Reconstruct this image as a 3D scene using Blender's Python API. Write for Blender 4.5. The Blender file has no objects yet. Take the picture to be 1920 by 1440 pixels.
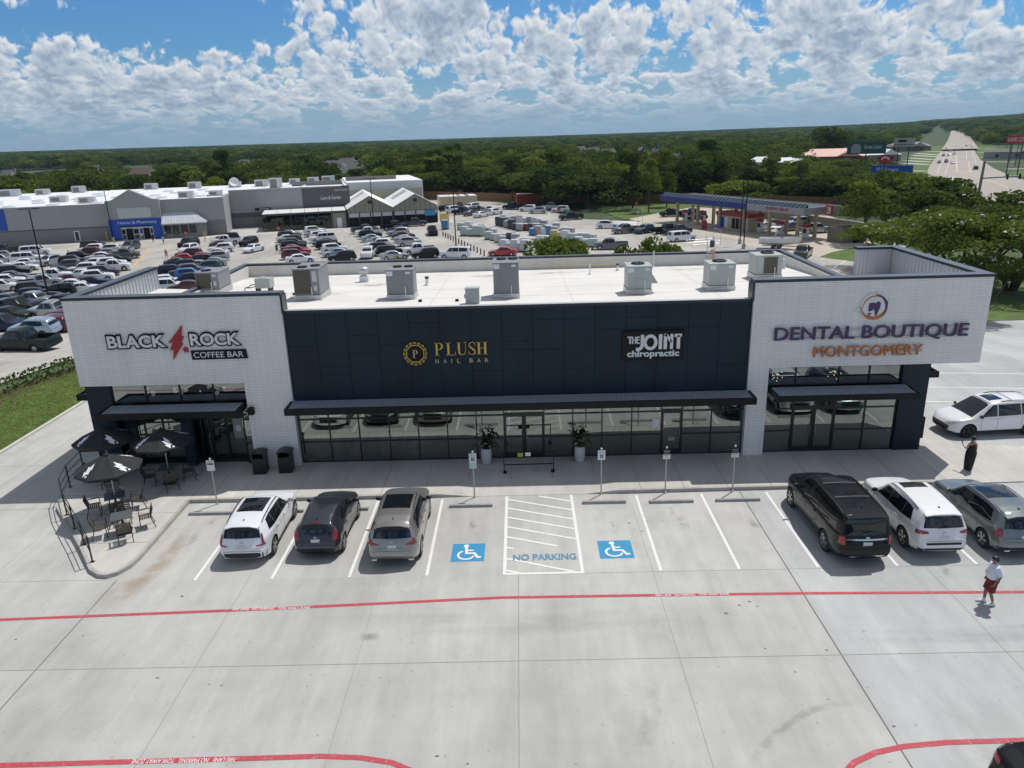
import bpy, bmesh, math, random
import numpy as np
from mathutils import Vector, Matrix
S = bpy.context.scene
C = S.collection
R_ = math.radians
rnd = random.Random(7)

# ------------------------------------------------------------------ camera
F_PX, PITCH, ROLL, YAW = 1409.156, 0.318216, -0.0295627, -0.0160927
CAM = np.array([-1.9125, -29.0964, 14.6021])
def _axes():
    cy, sy = math.cos(YAW), math.sin(YAW)
    f = np.array([sy*math.cos(PITCH), cy*math.cos(PITCH), -math.sin(PITCH)])
    r0 = np.array([cy, -sy, 0.0]); u0 = np.cross(r0, f)
    r = math.cos(ROLL)*r0 + math.sin(ROLL)*u0
    u = -math.sin(ROLL)*r0 + math.cos(ROLL)*u0
    return r, u, f
AX = _axes()
cd = bpy.data.cameras.new('camera'); cam = bpy.data.objects.new('camera', cd); C.objects.link(cam)
m4 = Matrix.Identity(4)
for i in range(3):
    m4[i][0] = AX[0][i]; m4[i][1] = AX[1][i]; m4[i][2] = -AX[2][i]; m4[i][3] = CAM[i]
cam.matrix_world = m4
cd.sensor_width = 36; cd.lens = 36*F_PX/1920; cd.clip_start = 0.1; cd.clip_end = 20000
S.camera = cam

# ------------------------------------------------------------------ light
SUN = Vector((0.36, 0.36, 1.0)).normalized()
sl = bpy.data.lights.new('sun', 'SUN'); so = bpy.data.objects.new('sun', sl); C.objects.link(so)
so.rotation_euler = SUN.to_track_quat('Z', 'Y').to_euler()
sl.energy = 3.5; sl.angle = R_(0.5); sl.color = (1.0, 0.965, 0.915)
W = bpy.data.worlds.new('World'); S.world = W; W.use_nodes = True
S.view_settings.view_transform = 'Standard'; S.view_settings.look = 'None'
S.view_settings.exposure = 0.0; S.view_settings.gamma = 1
def build_world():
    nt = W.node_tree; nt.nodes.clear(); N = nt.nodes.new; L = nt.links.new
    out = N('ShaderNodeOutputWorld'); bg = N('ShaderNodeBackground'); bg.inputs[1].default_value = 0.105
    L(bg.outputs[0], out.inputs[0])
    sky = N('ShaderNodeTexSky'); sky.sky_type = 'NISHITA'; sky.sun_disc = False
    sky.sun_elevation = R_(63); sky.sun_rotation = math.atan2(0.36, 0.36)
    sky.altitude = 50; sky.air_density = 1.1; sky.dust_density = 0.8; sky.ozone_density = 2.0
    tc = N('ShaderNodeTexCoord'); sp = N('ShaderNodeSeparateXYZ'); L(tc.outputs['Generated'], sp.inputs[0])
    def M(op, a, b=None, c=None, clamp=False):
        n = N('ShaderNodeMath'); n.operation = op; n.use_clamp = clamp
        for i, v in enumerate((a, b, c)):
            if v is None: continue
            if isinstance(v, (int, float)): n.inputs[i].default_value = v
            else: L(v, n.inputs[i])
        return n.outputs[0]
    def ramp(x, a, b):
        n = N('ShaderNodeMapRange'); n.interpolation_type = 'SMOOTHSTEP'
        L(x, n.inputs[0]); n.inputs[1].default_value = a; n.inputs[2].default_value = b
        return n.outputs[0]
    az = M('ARCTAN2', sp.outputs[0], sp.outputs[1]); el = M('MAXIMUM', M('ARCSINE', sp.outputs[2]), 0.0)
    u = M('MULTIPLY', az, 22.0); v = M('MULTIPLY', M('LOGARITHM', M('ADD', el, 0.022), 2.71828), -3.0)
    def fbm(du, dv, scale, det, rough, seed, warp=None):
        cx = N('ShaderNodeCombineXYZ'); L(M('ADD', u, du), cx.inputs[0]); L(M('ADD', v, dv), cx.inputs[1]); cx.inputs[2].default_value = seed
        vec = cx.outputs[0]
        if warp is not None:
            va = N('ShaderNodeVectorMath'); va.operation = 'ADD'; L(vec, va.inputs[0]); L(warp, va.inputs[1]); vec = va.outputs[0]
        n = N('ShaderNodeTexNoise'); n.inputs['Scale'].default_value = scale; n.inputs['Detail'].default_value = det
        n.inputs['Roughness'].default_value = rough; n.inputs['Lacunarity'].default_value = 2.1
        L(vec, n.inputs['Vector']); return n
    wn = fbm(0, 0, 1.7, 3, 0.55, 9.1)
    def dens(du, dv):
        cx = N('ShaderNodeCombineXYZ'); L(M('ADD', u, du), cx.inputs[0]); L(M('ADD', v, dv), cx.inputs[1]); cx.inputs[2].default_value = 1.3
        va = N('ShaderNodeVectorMath'); va.operation = 'MULTIPLY_ADD'; L(wn.outputs['Color'], va.inputs[0]); va.inputs[1].default_value = (0.45,)*3; L(cx.outputs[0], va.inputs[2])
        n = N('ShaderNodeTexNoise'); n.inputs['Scale'].default_value = 0.95; n.inputs['Detail'].default_value = 3; n.inputs['Roughness'].default_value = 0.5; L(va.outputs[0], n.inputs['Vector'])
        vo = N('ShaderNodeTexVoronoi'); vo.feature = 'SMOOTH_F1' if False else 'F1'; vo.normalize = True; vo.inputs['Scale'].default_value = 1.9; vo.inputs['Detail'].default_value = 2.0; vo.inputs['Roughness'].default_value = 0.5; vo.inputs['Lacunarity'].default_value = 2.3
        L(va.outputs[0], vo.inputs['Vector'])
        return M('ADD', M('MULTIPLY', n.outputs['Fac'], 0.75), M('MULTIPLY', M('SUBTRACT', 0.62, vo.outputs['Distance']), 0.55))
    # coverage: gaussian mounds and gaps over the sky (azimuth, elevation in radians)
    def px(x, y):
        d = (x-960)/F_PX*AX[0] + (720-y)/F_PX*AX[1] + AX[2]; d = d/np.linalg.norm(d)
        return math.atan2(d[0], d[1]), math.asin(d[2])
    bias = 0.0
    for (x, y, sx, sy, k) in CLOUDS:
        a0, e0 = px(x, y); sa = sx/F_PX; se = sy/F_PX
        q = M('ADD', M('POWER', M('DIVIDE', M('SUBTRACT', az, a0), sa), 2.0), M('POWER', M('DIVIDE', M('SUBTRACT', el, e0), se), 2.0))
        g = M('MULTIPLY', M('EXPONENT', M('MULTIPLY', q, -1.0)), k)
        bias = g if isinstance(bias, float) else M('ADD', bias, g)
    c0 = dens(0, 0); c1 = dens(0.035, -0.10)        # c1: the same field a little higher, towards the sun
    fine = fbm(0, 0, 7.0, 5, 0.62, 5.2, wn.outputs['Color']).outputs['Fac']
    d0 = M('ADD', M('ADD', c0, bias), M('MULTIPLY', M('SUBTRACT', fine, 0.5), 0.15))
    mask = M('MULTIPLY', ramp(d0, 0.497, 0.59), M('SUBTRACT', 1.0, ramp(el, 0.30, 0.44)))
    thick = ramp(d0, 0.55, 0.76)
    tone = M('ADD', M('ADD', M('MULTIPLY', M('SUBTRACT', c0, c1), 4.2), M('MULTIPLY', M('SUBTRACT', fine, 0.5), 0.18)), M('SUBTRACT', 0.76, M('MULTIPLY', thick, 0.46)), clamp=True)
    cr = N('ShaderNodeValToRGB'); L(tone, cr.inputs[0])
    e = cr.color_ramp.elements; e[0].position = 0.18; e[0].color = (2.9, 3.7, 4.8, 1); e[1].position = 0.98; e[1].color = (7.8, 8.0, 8.2, 1)
    k = cr.color_ramp.elements.new(0.55); k.color = (4.9, 5.6, 6.4, 1)
    # blue of the clear sky
    sk = N('ShaderNodeMix'); sk.data_type = 'RGBA'; sk.blend_type = 'MULTIPLY'; sk.inputs[0].default_value = 1.0
    L(sky.outputs[0], sk.inputs[6]); sk.inputs[7].default_value = SKYTINT
    hz = N('ShaderNodeMix'); hz.data_type = 'RGBA'; L(M('MULTIPLY', M('SUBTRACT', 1.0, ramp(el, 0.0, 0.11)), 0.8), hz.inputs[0])
    L(sk.outputs[2], hz.inputs[6]); hz.inputs[7].default_value = (3.4, 4.9, 6.2, 1)
    mx = N('ShaderNodeMix'); mx.data_type = 'RGBA'
    L(M('MULTIPLY', mask, M('ADD', 0.12, M('MULTIPLY', ramp(el, 0.003, 0.06), 0.85))), mx.inputs[0])
    L(hz.outputs[2], mx.inputs[6]); L(cr.outputs[0], mx.inputs[7])
    L(mx.outputs[2], bg.inputs[0])
    # high overhead and below the horizon: no cloud pattern, sky mixed with grey
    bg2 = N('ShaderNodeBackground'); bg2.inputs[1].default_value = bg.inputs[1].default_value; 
    ov = N('ShaderNodeMix'); ov.data_type = 'RGBA'; ov.inputs[0].default_value = 0.6; L(sky.outputs[0], ov.inputs[6]); ov.inputs[7].default_value = OVERHEAD; L(ov.outputs[2], bg2.inputs[0])     # even grey for scattered cloud, added to fill and neutralise the shade
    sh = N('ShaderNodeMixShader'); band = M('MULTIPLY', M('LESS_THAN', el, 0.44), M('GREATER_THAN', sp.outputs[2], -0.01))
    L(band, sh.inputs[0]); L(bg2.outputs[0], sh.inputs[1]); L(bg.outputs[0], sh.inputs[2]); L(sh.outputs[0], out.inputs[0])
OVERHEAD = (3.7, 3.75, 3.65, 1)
SKYTINT = (0.30, 0.60, 0.95, 1)
CLOUDS = [(180, 110, 120, 85, 0.12), (60, 150, 90, 60, 0.05), (400, 40, 190, 55, -0.15), (40, 30, 120, 40, -0.12), (300, 30, 80, 40, -0.06),
          (740, 25, 75, 60, 0.12), (880, 30, 90, 60, 0.10), (600, 110, 140, 50, 0.06), (960, 10, 50, 40, -0.08), (1200, 120, 500, 80, 0.06), (1500, 30, 250, 60, 0.09),
          (1000, -40, 100, 30, -0.05), (1850, 80, 110, 70, 0.05), (350, 190, 260, 40, 0.05), (1260, 60, 60, 30, -0.09), (1750, 60, 60, 25, -0.07)]
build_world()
try:
    S.cycles.max_bounces = 6; S.cycles.glossy_bounces = 3; S.cycles.transparent_max_bounces = 10; S.cycles.diffuse_bounces = 3
    S.cycles.caustics_reflective = False; S.cycles.caustics_refractive = False; S.cycles.sample_clamp_indirect = 8
except Exception: pass

# ------------------------------------------------------------------ terrain and pixel helpers
def ht(x, y):
    if y <= 16: z = 0.0
    elif y < 62: z = -4*(y-16)/46
    else: z = -4.0
    r = math.hypot(x, y+29)
    if r > 900:
        a = math.degrees(math.atan2(x, y+29))
        hill = 4 + 5*math.exp(-((a-18)/9)**2) + 33*math.exp(-((a-38)/11)**2)
        t = min(1, max(0, (r-1100)/2300)); t = t*t*(3-2*t)
        if a > 27 and r > 1000: t = max(t, min(1, (r-1000)/1900))
        z += t*hill
    return z
def ray(px, py):
    d = (px-960)/F_PX*AX[0] + (720-py)/F_PX*AX[1] + AX[2]
    return d
def G(px, py, z=None):
    """photo pixel -> point on the ground (or on the level z)"""
    d = ray(px, py); zz = 0.0 if z is None else z
    for _ in range(1 if z is not None else 40):
        t = (zz-CAM[2])/d[2]; p = CAM+t*d
        if z is None: zz = 0.5*zz+0.5*ht(p[0], p[1])
    return float(p[0]), float(p[1]), float(p[2])
def at_y(px, py, y):
    d = ray(px, py); t = (y-CAM[1])/d[1]; p = CAM+t*d; return float(p[0]), float(p[2])
def at_dist(px, py, D):
    d = ray(px, py); t = D/math.hypot(d[0], d[1]); p = CAM+t*d; return float(p[0]), float(p[1]), float(p[2])
def hgt(foot, top):
    p = G(*foot); D = math.hypot(p[0]-CAM[0], p[1]-CAM[1]); return at_dist(top[0], top[1], D)[2]-p[2]

# ------------------------------------------------------------------ scene helpers
def tag(o, label=None, cat=None, group=None, kind=None):
    if label: o['label'] = label
    if cat: o['category'] = cat
    if group: o['group'] = group
    if kind: o['kind'] = kind
    return o
def empty(name, loc=(0, 0, 0), rz=0, label=None, cat=None, group=None, scale=1):
    o = bpy.data.objects.new(name, None); C.objects.link(o); o.location = loc; o.rotation_euler = (0, 0, rz); o.scale = (scale,)*3
    o.empty_display_size = 0.2
    return tag(o, label, cat, group)
def inst(src, name, parent=None, mats=None):
    o = src.copy(); o.name = name; C.objects.link(o); o.parent = parent
    if mats: setmats(o, mats)
    return o
def setmats(o, mats):
    for i, m in enumerate(mats):
        if i < len(o.material_slots): o.material_slots[i].link = 'OBJECT'; o.material_slots[i].material = m
def copy_tree(o, parent=None):
    c = o.copy(); C.objects.link(c); c.parent = parent
    for k in o.children: copy_tree(k, c)
    return c
class MB:
    def __init__(s): s.v = []; s.f = []; s.m = []
    def add(s, vs, fs, m=0):
        n = len(s.v); s.v += [tuple(map(float, p)) for p in vs]; s.f += [tuple(i+n for i in f) for f in fs]; s.m += [m]*len(fs); return s
    def box(s, x0, y0, z0, x1, y1, z1, m=0):
        return s.add([(x0,y0,z0),(x1,y0,z0),(x1,y1,z0),(x0,y1,z0),(x0,y0,z1),(x1,y0,z1),(x1,y1,z1),(x0,y1,z1)],
                     [(0,3,2,1),(4,5,6,7),(0,1,5,4),(1,2,6,5),(2,3,7,6),(3,0,4,7)], m)
    def cbox(s, c, size, m=0, rz=0, rx=0, ry=0):
        M = Matrix.Translation(c) @ Matrix.Rotation(rz,4,'Z') @ Matrix.Rotation(ry,4,'Y') @ Matrix.Rotation(rx,4,'X')
        a, b, d = size[0]/2, size[1]/2, size[2]/2
        vs = [M @ Vector(p) for p in ((-a,-b,-d),(a,-b,-d),(a,b,-d),(-a,b,-d),(-a,-b,d),(a,-b,d),(a,b,d),(-a,b,d))]
        return s.add(vs, [(0,3,2,1),(4,5,6,7),(0,1,5,4),(1,2,6,5),(2,3,7,6),(3,0,4,7)], m)
    def bar(s, p, q, w, h=None, m=0):
        p, q = Vector(p), Vector(q); d = (q-p); L = d.length; d.normalize()
        up = Vector((0,0,1)) if abs(d.z) < 0.95 else Vector((0,1,0))
        x = d.cross(up).normalized(); y = x.cross(d).normalized(); h = h or w; x = x*w/2; y = y*h/2
        return s.add([p-x-y,p+x-y,p+x+y,p-x+y,q-x-y,q+x-y,q+x+y,q-x+y], [(0,1,2,3),(7,6,5,4),(0,4,5,1),(1,5,6,2),(2,6,7,3),(3,7,4,0)], m)
    def tube(s, pts, r, n=8, m=0, cap=True):
        pts = [Vector(p) for p in pts]; rs = r if isinstance(r, (list, tuple)) else [r]*len(pts)
        rings = []; x = None
        for i, p in enumerate(pts):
            d = (pts[min(i+1,len(pts)-1)]-pts[max(i-1,0)]).normalized()
            if x is None: x = d.cross(Vector((0,0,1)) if abs(d.z) < 0.9 else Vector((0,1,0))).normalized()
            else: x = (x-d*x.dot(d)).normalized()
            y = d.cross(x); rings.append([p+(x*math.cos(2*math.pi*k/n)+y*math.sin(2*math.pi*k/n))*rs[i] for k in range(n)])
        vs = [p for rg in rings for p in rg]; fs = []
        for i in range(len(pts)-1):
            for k in range(n): a = i*n+k; b = i*n+(k+1) % n; fs.append((a, b, b+n, a+n))
        if cap: fs += [tuple(range(n))[::-1], tuple(range((len(pts)-1)*n, len(pts)*n))]
        return s.add(vs, fs, m)
    def cyl(s, p, q, r, r2=None, n=12, m=0): return s.tube([p, q], [r, r if r2 is None else r2], n, m)
    def lathe(s, c, prof, n=20, m=0):
        vs = []; fs = []
        for r, z in prof: vs += [(c[0]+r*math.cos(2*math.pi*k/n), c[1]+r*math.sin(2*math.pi*k/n), c[2]+z) for k in range(n)]
        for i in range(len(prof)-1):
            for k in range(n): a = i*n+k; b = i*n+(k+1) % n; fs.append((a, b, b+n, a+n))
        fs += [tuple(range(n))[::-1], tuple(range((len(prof)-1)*n, len(prof)*n))]
        return s.add(vs, fs, m)
    def ell(s, c, r, n=10, k=7, m=0, M=None):
        vs = []; fs = []
        for i in range(k+1):
            t = math.pi*i/k
            for j in range(n):
                p = Vector((r[0]*math.sin(t)*math.cos(2*math.pi*j/n), r[1]*math.sin(t)*math.sin(2*math.pi*j/n), r[2]*math.cos(t)))
                if M: p = M @ p
                vs.append(p+Vector(c))
        for i in range(k):
            for j in range(n): a = i*n+j; b = i*n+(j+1) % n; fs.append((a, a+n, b+n, b))
        return s.add(vs, fs, m)
    def prism(s, pts, z0, z1, m=0, top=True, bottom=True):
        n = len(pts); vs = [(p[0], p[1], z0) for p in pts]+[(p[0], p[1], z1) for p in pts]
        fs = [(i, (i+1) % n, (i+1) % n+n, i+n) for i in range(n)]
        if bottom: fs.append(tuple(range(n))[::-1])
        if top: fs.append(tuple(range(n, 2*n)))
        return s.add(vs, fs, m)
    def wallprism(s, pts, y0, y1, m=0):
        """polygon in x,z (counter-clockwise seen from -y) pushed from y0 (front) to y1"""
        n = len(pts); vs = [(p[0], y0, p[1]) for p in pts]+[(p[0], y1, p[1]) for p in pts]
        fs = [tuple(range(n)), tuple(range(n, 2*n))[::-1]]+[(i, i+n, (i+1) % n+n, (i+1) % n) for i in range(n)]
        return s.add(vs, fs, m)
    def quad(s, a, b, c, d, m=0): return s.add([a, b, c, d], [(0,1,2,3)], m)
    def xf(s, M, start=0):
        s.v[start:] = [tuple(M @ Vector(p)) for p in s.v[start:]]; return s
    def build(s, name, mats, parent=None, smooth=False, bevel=0, sharp=38, seg=2):
        me = bpy.data.meshes.new(name); me.from_pydata(s.v, [], s.f)
        mats = mats if isinstance(mats, (list, tuple)) else [mats]
        for m in mats: me.materials.append(m)
        me.polygons.foreach_set('material_index', s.m); me.validate()
        o = bpy.data.objects.new(name, me); C.objects.link(o); o.parent = parent
        if bevel or smooth:
            bm = bmesh.new(); bm.from_mesh(me)
            if bevel:
                bmesh.ops.remove_doubles(bm, verts=bm.verts, dist=1e-5)
                es = [e for e in bm.edges if len(e.link_faces) == 2 and e.calc_face_angle(0) > R_(30)]
                bmesh.ops.bevel(bm, geom=es, offset=bevel, segments=seg, affect='EDGES', profile=0.6, clamp_overlap=True)
            if smooth:
                for f in bm.faces: f.smooth = True
                for e in bm.edges:
                    if len(e.link_faces) == 2: e.smooth = e.calc_face_angle(0) < R_(sharp)
            bm.to_mesh(me); bm.free()
        return o
def text_mb(mb, s, x0, x1, z0, z1, y, depth, m=0, offset=0.0, shear=0.0, keep=False):
    """letters standing on the plane y, read from -y, filling the rectangle x0..x1, z0..z1; they stand `depth` proud"""
    cu = bpy.data.curves.new('t', 'FONT'); cu.body = s; cu.extrude = 0.0; cu.offset = offset; cu.resolution_u = 4; cu.shear = shear; cu.fill_mode = 'NONE'
    cu.fill_mode = 'FRONT'
    o = bpy.data.objects.new('t', cu); C.objects.link(o); bpy.context.view_layer.update()
    me = bpy.data.meshes.new_from_object(o.evaluated_get(bpy.context.evaluated_depsgraph_get()))
    bm = bmesh.new(); bm.from_mesh(me); bmesh.ops.remove_doubles(bm, verts=bm.verts, dist=1e-5)
    r = bmesh.ops.extrude_face_region(bm, geom=bm.faces[:])
    for v in r['geom']:
        if isinstance(v, bmesh.types.BMVert): v.co.z += 1.0
    bmesh.ops.recalc_face_normals(bm, faces=bm.faces)
    bm.verts.ensure_lookup_table()
    xs = [v.co.x for v in bm.verts]; ys = [v.co.y for v in bm.verts]
    ax, bx, ay, by = min(xs), max(xs), min(ys), max(ys)
    sx = (x1-x0)/(bx-ax); sz = (z1-z0)/(by-ay)
    if keep: sx = min(sx, sz); sz = sx
    vs = [(x0+(v.co.x-ax)*sx, y-depth*v.co.z, z0+(v.co.y-ay)*sz) for v in bm.verts]
    mb.add(vs, [tuple(v.index for v in f.verts) for f in bm.faces], m)
    bm.free(); bpy.data.objects.remove(o); bpy.data.curves.remove(cu); bpy.data.meshes.remove(me)
    return mb

def bold_text(mb, s, x0, x1, z0, z1, y, depth, d, m=0):
    for k, e in enumerate((-d, 0, d)): text_mb(mb, s, x0+d+e, x1-d+e, z0, z1, y, depth+.002*k, m)
# ------------------------------------------------------------------ materials
def srgb(r, g, b):
    f = lambda c: c/12.92 if c <= 0.04045 else ((c+0.055)/1.055)**2.4
    return (f(r/255), f(g/255), f(b/255))
def mat(name, col, rough=0.6, metal=0.0, var=0.0, scale=3.0, bump=0.0, spec=0.5, coat=0.0, stretch=None, emit=0.0, dark=None, objvar=0.0):
    m = bpy.data.materials.new(name); m.use_nodes = True; nt = m.node_tree; b = nt.nodes['Principled BSDF']; N = nt.nodes.new; L = nt.links.new
    b.inputs['Base Color'].default_value = (*col, 1); b.inputs['Roughness'].default_value = rough; b.inputs['Metallic'].default_value = metal
    b.inputs['Specular IOR Level'].default_value = spec; b.inputs['Coat Weight'].default_value = coat; b.inputs['Coat Roughness'].default_value = 0.04
    if emit: b.inputs['Emission Color'].default_value = (*col, 1); b.inputs['Emission Strength'].default_value = emit
    if var or bump or objvar:
        tc = N('ShaderNodeTexCoord'); mp = N('ShaderNodeMapping'); L(tc.outputs['Object'], mp.inputs[0])
        if stretch: mp.inputs['Scale'].default_value = stretch
        n = N('ShaderNodeTexNoise'); n.inputs['Scale'].default_value = scale; n.inputs['Detail'].default_value = 6; n.inputs['Roughness'].default_value = 0.62; L(mp.outputs[0], n.inputs['Vector'])
        if var:
            r = N('ShaderNodeValToRGB'); L(n.outputs['Fac'], r.inputs[0]); e = r.color_ramp.elements; e[0].position = 0.3; e[1].position = 0.7
            d = dark or tuple(c*(1-var) for c in col); l = tuple(min(1, c*(1+var)) for c in col)
            e[0].color = (*d, 1); e[1].color = (*l, 1); cout = r.outputs[0]
            if objvar:
                oi = N('ShaderNodeObjectInfo'); hs = N('ShaderNodeHueSaturation'); L(cout, hs.inputs['Color'])
                a = N('ShaderNodeMath'); a.operation = 'MULTIPLY_ADD'; L(oi.outputs['Random'], a.inputs[0]); a.inputs[1].default_value = objvar; a.inputs[2].default_value = 1-objvar/2; L(a.outputs[0], hs.inputs['Value'])
                h = N('ShaderNodeMath'); h.operation = 'MULTIPLY_ADD'; L(oi.outputs['Random'], h.inputs[0]); h.inputs[1].default_value = -0.05; h.inputs[2].default_value = 0.525; L(h.outputs[0], hs.inputs['Hue'])
                cout = hs.outputs[0]
            L(cout, b.inputs['Base Color'])
        if bump:
            bp = N('ShaderNodeBump'); bp.inputs['Strength'].default_value = bump; bp.inputs['Distance'].default_value = 0.02; L(n.outputs['Fac'], bp.inputs['Height']); L(bp.outputs[0], b.inputs['Normal'])
    return m
def glassmat(name, refl=0.3, tint=(0.35, 0.42, 0.40), gcol=(0.86, 0.95, 0.91), rough=0.0):
    m = bpy.data.materials.new(name); m.use_nodes = True; nt = m.node_tree; nt.nodes.clear(); N = nt.nodes.new; L = nt.links.new
    o = N('ShaderNodeOutputMaterial'); mx = N('ShaderNodeMixShader'); t = N('ShaderNodeBsdfTransparent'); g = N('ShaderNodeBsdfGlossy'); lw = N('ShaderNodeLayerWeight')
    lw.inputs[0].default_value = 0.25; a = N('ShaderNodeMath'); a.operation = 'MULTIPLY_ADD'; a.use_clamp = True; L(lw.outputs['Fresnel'], a.inputs[0]); a.inputs[1].default_value = 0.7; a.inputs[2].default_value = refl
    t.inputs[0].default_value = (*tint, 1); g.inputs[0].default_value = (*gcol, 1); g.inputs[1].default_value = rough
    L(a.outputs[0], mx.inputs[0]); L(t.outputs[0], mx.inputs[1]); L(g.outputs[0], mx.inputs[2]); L(mx.outputs[0], o.inputs[0]); return m
def brickmat():
    m = mat('white_painted_brick', (0.6, 0.6, 0.61), 0.75); nt = m.node_tree; N = nt.nodes.new; L = nt.links.new; b = nt.nodes['Principled BSDF']
    tc = N('ShaderNodeTexCoord'); sp = N('ShaderNodeSeparateXYZ'); L(tc.outputs['Object'], sp.inputs[0])
    ad = N('ShaderNodeMath'); ad.operation = 'ADD'; L(sp.outputs[0], ad.inputs[0]); L(sp.outputs[1], ad.inputs[1])
    cb = N('ShaderNodeCombineXYZ'); L(ad.outputs[0], cb.inputs[0]); L(sp.outputs[2], cb.inputs[1])
    br = N('ShaderNodeTexBrick'); L(cb.outputs[0], br.inputs['Vector']); br.inputs['Scale'].default_value = 1
    br.inputs['Brick Width'].default_value = 0.60; br.inputs['Row Height'].default_value = 0.078; br.inputs['Mortar Size'].default_value = 0.011
    br.inputs['Color1'].default_value = (0.88, 0.87, 0.86, 1); br.inputs['Color2'].default_value = (0.83, 0.82, 0.81, 1); br.inputs['Mortar'].default_value = (0.62, 0.615, 0.62, 1)
    n = N('ShaderNodeTexNoise'); n.inputs['Scale'].default_value = 0.5; n.inputs['Detail'].default_value = 5; L(tc.outputs['Object'], n.inputs['Vector'])
    r = N('ShaderNodeMapRange'); L(n.outputs['Fac'], r.inputs[0]); r.inputs[3].default_value = 0.82; r.inputs[4].default_value = 1.14
    ms_ = N('ShaderNodeMapping'); ms_.inputs['Scale'].default_value = (2.2, 2.2, .16); L(tc.outputs['Object'], ms_.inputs[0]); n2 = N('ShaderNodeTexNoise'); n2.inputs['Scale'].default_value = 1.0; n2.inputs['Detail'].default_value = 5; L(ms_.outputs[0], n2.inputs['Vector'])
    av = N('ShaderNodeMath'); av.operation = 'ADD'; L(n.outputs['Fac'], av.inputs[0]); L(n2.outputs['Fac'], av.inputs[1]); hv = N('ShaderNodeMath'); hv.operation = 'MULTIPLY'; L(av.outputs[0], hv.inputs[0]); hv.inputs[1].default_value = .5; L(hv.outputs[0], r.inputs[0])
    mx = N('ShaderNodeMix'); mx.data_type = 'RGBA'; mx.blend_type = 'MULTIPLY'; mx.inputs[0].default_value = 1; L(br.outputs['Color'], mx.inputs[6]); L(r.outputs[0], mx.inputs[7]); L(mx.outputs[2], b.inputs['Base Color'])
    bp = N('ShaderNodeBump'); bp.inputs['Strength'].default_value = 0.5; bp.inputs['Distance'].default_value = 0.01; bp.invert = True; L(br.outputs['Fac'], bp.inputs['Height']); L(bp.outputs[0], b.inputs['Normal'])
    return m
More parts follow.
